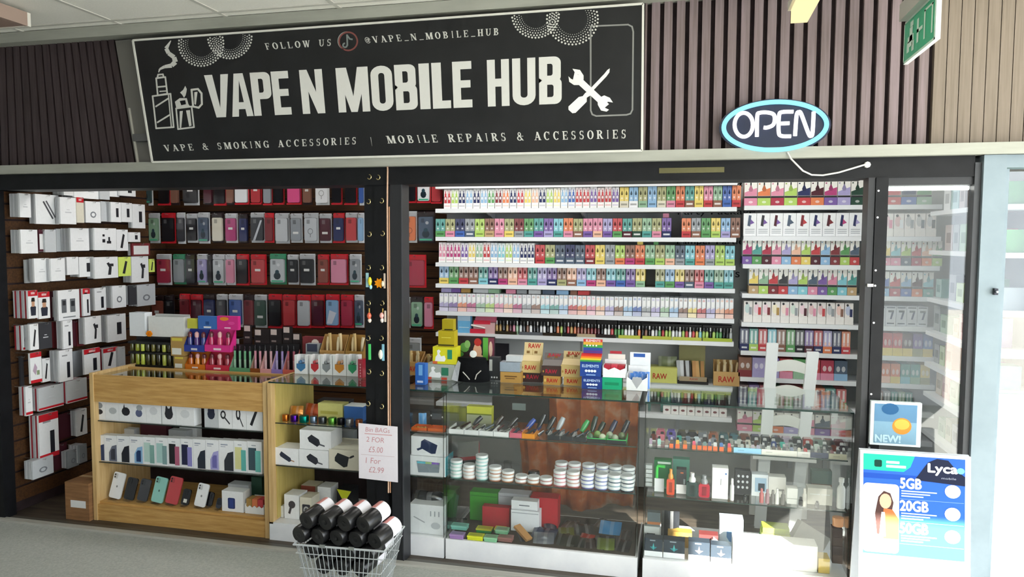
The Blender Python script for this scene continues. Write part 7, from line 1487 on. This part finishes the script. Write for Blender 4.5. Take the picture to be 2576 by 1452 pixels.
for k, (a, b, c, nm) in enumerate(((1075, 1405, '9ad0f0', 'pale blue'), (1410, 1838, 'e8e6dc', 'cream'), (1843, 1992, 'eceae4', 'white'), (1998, 2212, '4a4e6a', 'slate'), (2218, 2440, 'cfccb4', 'beige'))):
    Y = 3.803; x0, x1 = PY(*Z16(a, 520), Y).x, PY(*Z16(b, 520), Y).x
    MB().box(x0, min(x1, .782), Y, Y + .004, Z1r + .0003, Z1r + .026, c).fr(x0 + .02, x0 + .05, Z1r + .01, Z1r + .016, Y - .0005, darken(srgb(c), .25)).build('label_strip', 'plastic', label='%s label strip along the right counter top shelf' % nm, cat='label', group='label strips')
# second shelf: mods, boxes, pens
Z2r = .4382
def b17(name, a, b, yt, yb, c, label, cat='box', Y=None, d=.06, prn=None, mat='card', z=Z2r, **kw): return bx_(name, Z17, a, b, yt, yb, z, c, label, cat, Y=Y, d=d, prn=prn, mat=mat, **kw)
x0, x1, Y, z0, z1 = pos(Z17, 135, 255, 65, 400, Z2r, 3.86)
t = thing('green_rod', ((x0 + x1) / 2, 3.88, Z2r), 'bright green bent vape rod with white label in the right counter', 'vape device')
MB().tube([(x0 + .006, 3.88, Z2r + .001), (x0 + .008, 3.88, z1 - .012), (x0 + .012, 3.88, z1 - .004), (x1 - .003, 3.87, z1 - .004)], .008, '4fe060', 9).build('rod', 'glossy', t, smooth=True); MB().box(x0 - .004, x1 - .006, 3.866, 3.871, Z2r + .001, Z2r + .07, 'e8eaec').build('label', 'paper', t)
def mod(a, b, yt, yb, c, label, Y=3.83, tip='c8ccd0'):
    x0, x1, Y, z0, z1 = pos(Z17, a, b, yt, yb, Z2r, Y); w = x1 - x0; h = z1 - Z2r; k = srgb(c)
    t = thing('vape_mod', ((x0 + x1) / 2, Y, Z2r), label, 'vape device', 'vape mods on the lower shelf')
    MB().prism(rr(x0, x1, Z2r + .0005, Z2r + h * .62, w * .2, w * .2, 3), Y, Y + .025, k, darken(k, .2)).build('body', 'glossy', t)
    MB().lathe([(w * .3, 0), (w * .34, h * .06), (w * .3, h * .16), (w * .18, h * .22), (w * .2, h * .38)], tip, 10, ((x0 + x1) / 2, Y + .0125, Z2r + h * .62)).build('tank', 'glossy', t, smooth=True)
    MB().box(x0 + .3 * w, x1 - .3 * w, Y - .001, Y, Z2r + h * .1, Z2r + h * .5, darken(k, .5)).build('screen', 'plastic', t)
mod(272, 368, 105, 425, 'e0502c', 'orange-red vape mod with amber tip', tip='e89a3c'); mod(512, 645, 150, 470, '2f4440', 'dark green vape mod with chrome tank', tip='e8eaea'); mod(657, 790, 180, 490, 'c0203a', 'red vape mod with grey tank', tip='9a9ca0')
b17('dark_box', 388, 508, 105, 400, '3a3a3c', 'charcoal box with white label beside the orange mod', Y=3.86, d=.05, prn=rects((0, 1, 0, .38, 'eceeee'), (.4, .7, .84, .9, 'c87048'), (.7, .9, .4, .62, '9aa4a8')))
b17('green_box', 120, 330, -10, 400, '2c7a48', 'dark green box behind the bright green rod', Y=3.95, d=.05, prn=rects((.2, .95, .86, .94, 'd8e8dc')))
b17('teal_box', 345, 545, -20, 380, '5f9a88', 'pale teal box standing behind the charcoal box', Y=3.98, d=.05)
b17('white_box', 818, 1010, 85, 495, 'f0f0ee', 'tall white box in the middle of the vape mod shelf', Y=3.83, d=.06, prn=polys(([(.52, .45), (.56, .45), (.57, .65), (.53, .65)], '8a8c90'), (ell(.85, .82, .06, .03), '4a78b8')))
def pen17(cx, yt, yb, c, label, Y=3.825):
    (a, t_), (_, b_) = Z17(cx, yt), Z17(cx, yb); x = PY(a, (t_ + b_) / 2, Y).x; h = max(PY(a, t_, Y).z - Z2r, .03)
    MB().lathe([(.0095, 0), (.0105, .003), (.0105, h * .66), (.006, h * .74), (.007, h * .82), (.0055, h)], c, 10, (x, Y, Z2r + .0003)).build('vape_pen', 'glossy', smooth=True, label=label, cat='vape pen', group='vape pens on the mod shelf')
pen17(1057, 210, 540, 'f0f0f0', 'slim white pen right of the tall white box'); pen17(1210, 400, 540, '2a2a2e', 'short black pen below the black picture box'); pen17(1410, 330, 570, 'c87070', 'coral pen right of the short black pen'); pen17(1480, 340, 575, 'b08890', 'dusty pink pen beside the coral pen'); pen17(1545, 350, 580, '8a8684', 'grey pen right of the dusty pink pen'); pen17(1597, 330, 590, 'ecebe8', 'bright white pen between two grey pens'); pen17(1668, 350, 595, '8c8884', 'second grey pen right of the bright white pen'); pen17(1880, 430, 610, '2c2c30', 'black pen left of the pearl pen'); pen17(1926, 330, 625, 'f4efe6', 'pearl pen near the sunlit boxes'); pen17(2075, 550, 640, '5a5a5a', 'stubby grey pen among the sunlit boxes')
b17('black_picture_box', 1092, 1280, 122, 420, '2a2a2e', 'black box picturing white pods on the mod shelf', Y=3.93, d=.05, prn=polys(*[(ell(.22 + .28 * (i % 3), .3 + .24 * (i // 3), .08, .06), 'd0d4d8') for i in range(9)]))
b17('white_phone_box', 1292, 1488, 165, 430, 'e4eaf0', 'white box with blue gadget picture right of the black one', Y=3.92, d=.06, prn=rects((.2, .9, .2, .85, 'a8c4dc'), (.4, .8, .25, .6, '3a4250')))
b17('white_carton', 1492, 1702, 195, 450, 'eceae6', 'plain white carton in the row of sunlit boxes', Y=3.93, d=.06, prn=rects((.5, .9, .3, .4, '9a9a98')))
b17('white_tub', 1716, 1842, 330, 610, 'f0efec', 'white box with a low band before the plain carton', Y=3.84, d=.05, prn=rects((0, 1, .32, .36, 'b8b8b4')))
b17('cream_box', 1960, 2260, 330, 620, 'e0dcd2', 'wide cream box at the right of the mod shelf', Y=3.86, d=.06, prn=rects((.1, .5, .6, .66, 'f4f4f0'), (.55, .9, .6, .66, 'f4f4f0')))
b17('teal_tin', 2010, 2255, 120, 330, '5a6a64', 'dull green box behind the wide cream box', Y=3.98, d=.05, prn=rects((0, 1, .3, .5, '6a4a3a')))
p = PY(*Z17(2385, 300), 3.84); MB().lathe([(.018, 0), (.02, .004), (.02, .095), (.014, .11), (.009, .115), (.009, .128), (.013, .13), (.013, .15)], 'f2f2f0', 14, (p.x - .006, 3.84, Z2r + .0005)).build('white_bottle', 'plastic', smooth=True, label='white squeeze bottle at the far right of the mod shelf', cat='bottle')
for k in range(6): b17('cartridge_pack', 32, 100, 52 + 52 * k, 92 + 52 * k, 'b4bab8', 'grey cartridge pack, %s from top in the left stack' % ordw(k + 1), 'pack', Y=3.88, d=.04, z=zz(*Z17(60, 96 + 52 * k), 3.88)) if zz(*Z17(60, 96 + 52 * k), 3.88) > Z2r + .004 else None
# bottom of the right counter
fb = [(4, 222, 935, 1200), (232, 488, 955, 1232), (532, 788, 975, 1275), (800, 1048, 1015, 1305)]
for k, (a, b, yt, yb) in enumerate(fb):
    b17('vape_kit_carton', a, b, yt, yb, '2a3440', 'dark kit carton with white base band, %s from left at the deck front' % ordw(k + 1), Y=3.80, d=.06, z=ZD, group='kit cartons at the right deck front', prn=both(rects((0, 1, 0, .30, 'f0f2f4'), (.3, .6, .88, .94, '9aa8b4')), polys(([(.5, .36), (.44, .5), (.5, .78), (.56, .5)], '4fb8b8' if k < 2 else 'b8a0a0'), ([(.5, .38), (.3, .55), (.46, .56)], '2f8a94' if k < 2 else '8a7a80'), ([(.5, .38), (.7, .55), (.54, .56)], '2f8a94' if k < 2 else '8a7a80'))))
zk, *_ = b17('small_display', 12, 185, 790, 930, 'c8ccc8', 'white counter display with black label in the right counter corner', Y=3.90, d=.05, z=ZD, prn=rects((.1, .7, .3, .7, '26282c'), (.15, .65, .36, .6, 'e8eaea')))
b17('grey_display', 40, 195, 620, 785, '5a6468', 'grey and copper case on the white counter display', Y=3.91, d=.04, z=zk + .001, prn=rects((0, 1, .1, .3, 'a8683c')))
pouch('black_bag', PY(*Z17(205, 700), 4.0).x, PY(*Z17(425, 700), 4.0).x, 3.97, ZD + .002, .17, .08, '1c1e22', 'black gadget bag in the left of the right counter deck', cat='bag', tilt=12, mat='fabric')
b17('gold_box', 285, 575, 855, 960, 'b08a3c', 'flat gold box behind the front kit cartons', Y=3.95, d=.06, z=ZD); b17('maroon_box', 660, 890, 890, 1010, '6a2a2a', 'flat maroon box behind the third kit carton', Y=3.93, d=.06, z=ZD)
b17('blue_window_box', 908, 1192, 700, 935, 'c4d4e0', 'pale blue box with hexagon emblem on the right counter deck', Y=3.97, d=.08, z=ZD, prn=polys(([(.3, .62), (.72, .62), (.76, .42), (.52, .18), (.3, .42)], '4f78a8')))
MB(Matrix.Translation((PY(*Z17(905, 950), 3.9).x, 3.90, ZD + .05)) @ Matrix.Rotation(math.radians(38), 4, 'Y')).box(-.045, .045, 0, .03, -.008, .008, 'd0d4d6').build('silver_slab', 'plastic', label='tilted silver slab on the maroon box', cat='gadget')
b17('sunlit_carton', 1062, 2080, 985, 1400, 'f4f2ec', 'large sunlit white carton low in the right counter', Y=3.80, d=.10, z=ZD)
b17('yellow_carton', 2092, 2228, 1175, 1400, 'e8c860', 'yellow carton right of the sunlit white carton', Y=3.80, d=.08, z=ZD)
for k in range(5): stand('green_stack', *[Z17(q, 1000)[0] for q in (1370 + 12 * k, 1780 - 10 * k)], 1370, 3.95, ZD + .03 * k, .09, ('8fa08c', 'a8ae9a', '5f8a6a', 'b0b83a', '9aa838')[k], 'green and yellow flat pack, %s from bottom behind the sunlit carton' % ordw(k + 1), 'pack', h=.029)
T = Matrix.Translation((PY(*Z17(2020, 1000), 3.93).x, 3.96, ZD + .11)) @ Matrix.Rotation(math.radians(30), 4, 'Y') @ Matrix.Rotation(math.radians(-15), 4, 'X')
t = thing('open_grey_carton', (PY(*Z17(2020, 1000), 3.93).x, 3.96, ZD), 'tilted open grey carton at the right of the deck', 'box')
MB(T).box(-.08, .08, 0, .003, -.07, .05, '9a9890').build('front', 'card', t); MB(T).box(-.08, -.077, .003, .08, -.07, .05, '8a8880').build('side', 'card', t); MB(T).box(.077, .08, .003, .08, -.07, .05, '8a8880').build('side', 'card', t); MB(T).box(-.077, .077, .077, .08, -.07, .05, '7a7872').build('back', 'card', t); MB(T).box(-.077, .077, .003, .077, -.07, -.067, '7a7872').build('base', 'card', t)
for k in range(5): b17('brown_box', 2262, 2385, 815 + 105 * k, 915 + 105 * k, ('4a3a34', '52423a', '463832', '5a483e', '4e3e36')[k], 'brown box, %s from top in the column by the door post' % ordw(k + 1), Y=3.85, d=.06, z=zz(*Z17(2300, 918 + 105 * k), 3.85)) if zz(*Z17(2300, 918 + 105 * k), 3.85) > ZD + .005 else None
p = PY(*Z17(2335, 800), 3.86); MB().lathe([(.022, 0), (.026, .004), (.026, .03), (.027, .03), (.027, .045), (.024, .047)], 'e0a070', 14, (p.x, 3.88, zz(*Z17(2320, 808), 3.85))).build('orange_tub', 'plastic', smooth=True, label='orange lidded tub on the column of brown boxes', cat='tub')
# ================================================================ white wooden folding chair behind the right counter
YH = 4.62
ch = thing('folding_chair', (PY(1985, 1000, YH).x, YH, 0), 'white wooden folding chair with curved back slats behind the right counter', 'chair')
def ppost(a, b, w): 
    A, B = PY(*a, YH), PY(*b, YH); s = B.x - A.x; r_ = w / 2; zb = .006; xb2 = B.x + (B.x - A.x) / (B.z - A.z) * (zb - B.z)
    MB().prism([(A.x - r_, A.z), (A.x + r_, A.z), (xb2 + r_, zb), (xb2 - r_, zb)], YH, YH + .03, 'eceeee').build('back_leg', 'shelf', ch, bevel=.004)
ppost((1944, 866), (1927, 1110), .058); ppost((2046, 888), (2022, 1110), .058)
def cslat(x0, x1, yt0, yb0, yt1, yb1, arc=10):
    n_ = 8; up, lo = [], []
    for k in range(n_ + 1):
        u = k / n_; b_ = arc * math.sin(math.pi * u)
        p = PY(x0 + (x1 - x0) * u, yt0 + (yt1 - yt0) * u - b_, YH); q = PY(x0 + (x1 - x0) * u, yb0 + (yb1 - yb0) * u - b_ * .6, YH); up.append((p.x, p.z)); lo.append((q.x, q.z))
    MB().prism(lo + up[::-1], YH + .004, YH + .018, 'e4e4de').build('back_slat', 'shelf', ch)
cslat(1950, 2036, 912, 936, 920, 945); cslat(1948, 2030, 975, 1000, 985, 1010); cslat(1945, 2026, 1048, 1072, 1062, 1086)
xs_ = PY(1985, 1000, YH).x
MB().box(xs_ - .2, xs_ + .16, YH - .03, YH + .28, .44, .465, 'e8e8e4').build('seat', 'shelf', ch)
for x in (xs_ - .19, xs_ + .12): MB().box(x, x + .035, YH + .22, YH + .25, .006, .44, 'e8e8e4').build('front_leg', 'shelf', ch)
# ================================================================ basket of bin bag rolls
BZ = .315; cA, cB, cC = PZ(738, 1370, BZ), PZ(966, 1388, BZ), PZ(1012, 1360, BZ)
ux = (cB - cA); Wb = ux.length; ux.normalize(); uy = Vector((-ux.y, ux.x, 0)); Db = .30
bk2 = thing('wire_basket', tuple(cA + ux * Wb / 2 + uy * Db / 2 - Vector((0, 0, BZ))), 'grey wire shopping basket full of black bin bag rolls', 'basket')
def bp(u, v, q):   # u,v in 0..1 of the rim, q 0 at base .. 1 at rim
    s = .72 + .28 * q; uu = .5 + (u - .5) * s; vv_ = .5 + (v - .5) * s
    p = cA + ux * Wb * uu + uy * Db * vv_; return Vector((p.x, p.y, .006 + (BZ - .006) * q))
def wire(pts, r_=.0022, nm='wire', c='a2a7a8', closed=False): MB().tube(pts, r_, c, 5, closed=closed).build(nm, 'paint', bk2)
for q in (1.0, .86, .62, .38, .14, 0): wire([bp(0, 0, q), bp(1, 0, q), bp(1, 1, q), bp(0, 1, q)], .005 if q == 1 else .0024, 'rim' if q == 1 else 'hoop', 'b4b9ba', True)
for k in range(1, 19): wire([bp(k / 19, 0, 1), bp(k / 19, 0, 0), bp(k / 19, 1, 0), bp(k / 19, 1, 1)], .0019, 'upright_wire')
for k in range(1, 12): wire([bp(0, k / 12, 1), bp(0, k / 12, 0), bp(1, k / 12, 0), bp(1, k / 12, 1)], .0019, 'upright_wire')
for u in (.3, .62): MB().box(bp(u, 0, 1).x, bp(u + .06, 0, 1).x, bp(u, 0, 1).y - .006, bp(u, 0, 1).y + .006, BZ - .004, BZ + .012, 'c8cccc').build('clip', 'metal', bk2)
AXR = (ux * .30 + uy * .93 + Vector((0, 0, .16))).normalized(); E1 = Vector((AXR.y, -AXR.x, 0)).normalized(); E2 = E1.cross(AXR).normalized()
RR, RL = .0435, .165
def roll(p, label):
    T = Matrix.Translation(p) @ Matrix((E1, E2, AXR)).transposed().to_4x4()
    t = thing('bin_bag_roll', tuple(p), label, 'bin bag roll', 'rolls of black bin bags')
    m = MB(T).lathe([(RR * .12, .006), (RR * .3, .001), (RR * .5, .003), (RR * .9, .001), (RR * .985, .010), (RR * .985, RL - .012), (RR * .9, RL - .002), (RR * .3, RL)], '141416', 18)
    m.build('roll', 'plastic', t, smooth=True)
    m = MB(T).lathe([(RR * .988, RL * .55), (RR * .995, RL * .56), (RR * .995, RL * .96), (RR * .988, RL * .97)], 'e2e0e6', 18); m.f = m.f[:-2]; m.c = m.c[:-2]
    m.c = [srgb('c88a86') if (i % 18) in (4, 5) and i // 18 == 1 else c for i, c in enumerate(m.c)]; m.build('paper_band', 'paper', t, smooth=True)
mid = cA + ux * Wb * .47 + uy * .05; mid.z = 0
for j, (n_, z) in enumerate(((3, .195), (4, .272), (5, .349), (4, .426))):
    rn_ = ('lowest visible row', 'third row down', 'second row down', 'top row')[j]
    for i in range(n_):
        roll(mid + ux * ((i - (n_ - 1) / 2) * RR * 2.16) + E2 * ((z - .195) / E2.z) + Vector((0, 0, .195)), 'black bin bag roll, %s from left in the %s of the basket' % (ordw(i + 1), rn_))
# ================================================================ note, key rings, cardboard box
n0, n1 = PY(902, 1140, 3.64), PY(1000, 1140, 3.64); nz1, nz0 = PY(950, 1068, 3.64).z, PY(950, 1210, 3.64).z; nw_ = n1.x - n0.x; nh = nz1 - nz0
nt_ = thing('price_note', ((n0.x + n1.x) / 2, 3.64, nz0), 'white handwritten price note for bin bags taped to the black post', 'note')
MB().prism([(n0.x, nz0 + .02 * nh), (n1.x, nz0), (n1.x, nz1 - .02 * nh), (n0.x, nz1)], 3.6415, 3.6435, 'ece6ec').build('paper', 'paper', nt_)
MB().box(n0.x + .35 * nw_, n1.x - .2 * nw_, 3.6435, 3.658, nz0 + .45 * nh, nz1 - .2 * nh, 'd0c8c0').build('tape', 'paper', nt_)
m = MB(); tl = lambda t_, u0, u1, v0, v1: put_text(m, t_, n0.x + nw_ * u0, n0.x + nw_ * u1, nz0 + nh * v0, nz0 + nh * v1, 3.6408, 'cf9aa0', skew=.003)
tl('Bin BAGs', .18, .80, .86, .94); m.fr(n0.x + .16 * nw_, n0.x + .86 * nw_, nz0 + .815 * nh, nz0 + .83 * nh, 3.6408, 'd8a8ac'); tl('2 FOR', .2, .66, .68, .77); tl('£5.00', .26, .62, .5, .6); m.fr(n0.x + .06 * nw_, n0.x + .92 * nw_, nz0 + .445 * nh, nz0 + .45 * nh, 3.6408, 'c8a8ac'); tl('1 For', .18, .56, .3, .4); tl('£2.99', .26, .64, .14, .24)
m.build('handwriting', 'paper', nt_)
def keyring(px, py, parts, label):
    p = PY(px, py, 3.648); t = thing('key_ring', tuple(p), label, 'key ring', 'key rings on the post hooks')
    MB().tube([p + Vector((.010 * math.cos(a), -.002, -.012 + .010 * math.sin(a))) for a in [k * math.pi / 6 for k in range(12)]], .0015, '3a3a3c', 5, closed=True).build('ring', 'metal', t)
    for i, (kind, dx, z0, z1, w, c) in enumerate(parts):
        q = p + Vector((dx, -.006 - .006 * (i % 2), 0))
        if kind == 'strap': MB().box(q.x - w / 2, q.x + w / 2, q.y - .003, q.y + .003, p.z - z1, p.z - z0, c).build('strap', 'plastic', t, bevel=.002)
        elif kind == 'ball': MB().lathe([(w * .3, 0), (w * .75, (z1 - z0) * .2), (w, (z1 - z0) * .5), (w * .75, (z1 - z0) * .8), (w * .3, z1 - z0)], c, 10, (q.x, q.y, p.z - z1)).build('charm', 'glossy', t, smooth=True)
        elif kind == 'star': MB().prism([(q.x + (w if k % 2 else w * .62) * math.cos(k * math.pi / 8), p.z - (z0 + z1) / 2 + (w if k % 2 else w * .62) * math.sin(k * math.pi / 8)) for k in range(16)], q.y - .006, q.y + .002, c).build('star_charm', 'fabric', t)
keyring(930, 678, [('strap', -.012, .018, .095, .016, '9ac4cc'), ('ball', .006, .04, .085, .012, 'e8dc30'), ('ball', .008, .08, .105, .009, 'a8dce8')], 'key ring with pale blue strap and yellow charm on the post')
keyring(962, 678, [('star', -.016, .045, .10, .028, 'e8921c'), ('ball', .006, .06, .09, .008, 'e8dcc0'), ('strap', .014, .02, .10, .010, 'c8b8a8')], 'key ring with orange sun-shaped charm on the post')
keyring(930, 767, [('strap', 0, .018, .04, .006, 'c8a050'), ('ball', .002, .04, .075, .013, 'e06a4c'), ('ball', .002, .07, .095, .011, 'f0e0d0')], 'key ring with red mushroom charm, left of two')
keyring(964, 767, [('strap', 0, .018, .04, .006, 'c8a050'), ('ball', -.004, .04, .072, .013, 'f0b0a8'), ('ball', -.004, .068, .095, .011, 'f4e8e0'), ('strap', .016, .03, .09, .010, 'd8ccc0')], 'key ring with pink figure charm and pale strap')
keyring(930, 856, [('strap', .002, .02, .105, .015, '4fcf6c')], 'key ring with bright green strap on the post')
keyring(962, 856, [('strap', .006, .02, .11, .014, '86bcd0'), ('ball', -.006, .05, .1, .013, 'e8e4d0')], 'key ring with light blue strap and cream charm')
pA, pB = PZ(166, 1306, .004), PZ(222, 1306, .004)
cb = thing('cardboard_box', ((pA.x + pB.x) / 2 + .1, pA.y + .12, .004), 'brown cardboard box with white label beside the oak counter', 'box')
x1b = AX0 - .006; x0b = pA.x; hb = PY(190, 1215, pA.y).z
MB().box(x0b, x1b, pA.y, pA.y + .25, .0045, hb, '8a6440').build('carton', 'cardboard', cb)
MB().fr(PY(178, 1268, pA.y).x, PY(216, 1268, pA.y).x, PY(190, 1277, pA.y).z, PY(190, 1259, pA.y).z, pA.y - .0008, 'dcdcda').build('label', 'paper', cb)
MB().box(x0b + .002, x1b - .002, pA.y + .11, pA.y + .14, hb, hb + .0006, 'b89868').build('tape', 'plastic', cb)
for k_, v_ in LABELS.items():
    if len(v_) > 1: print('DUPLABEL', k_, v_)
    if not 4 <= len(k_.split()) <= 16: print('LABELLEN', len(k_.split()), k_)
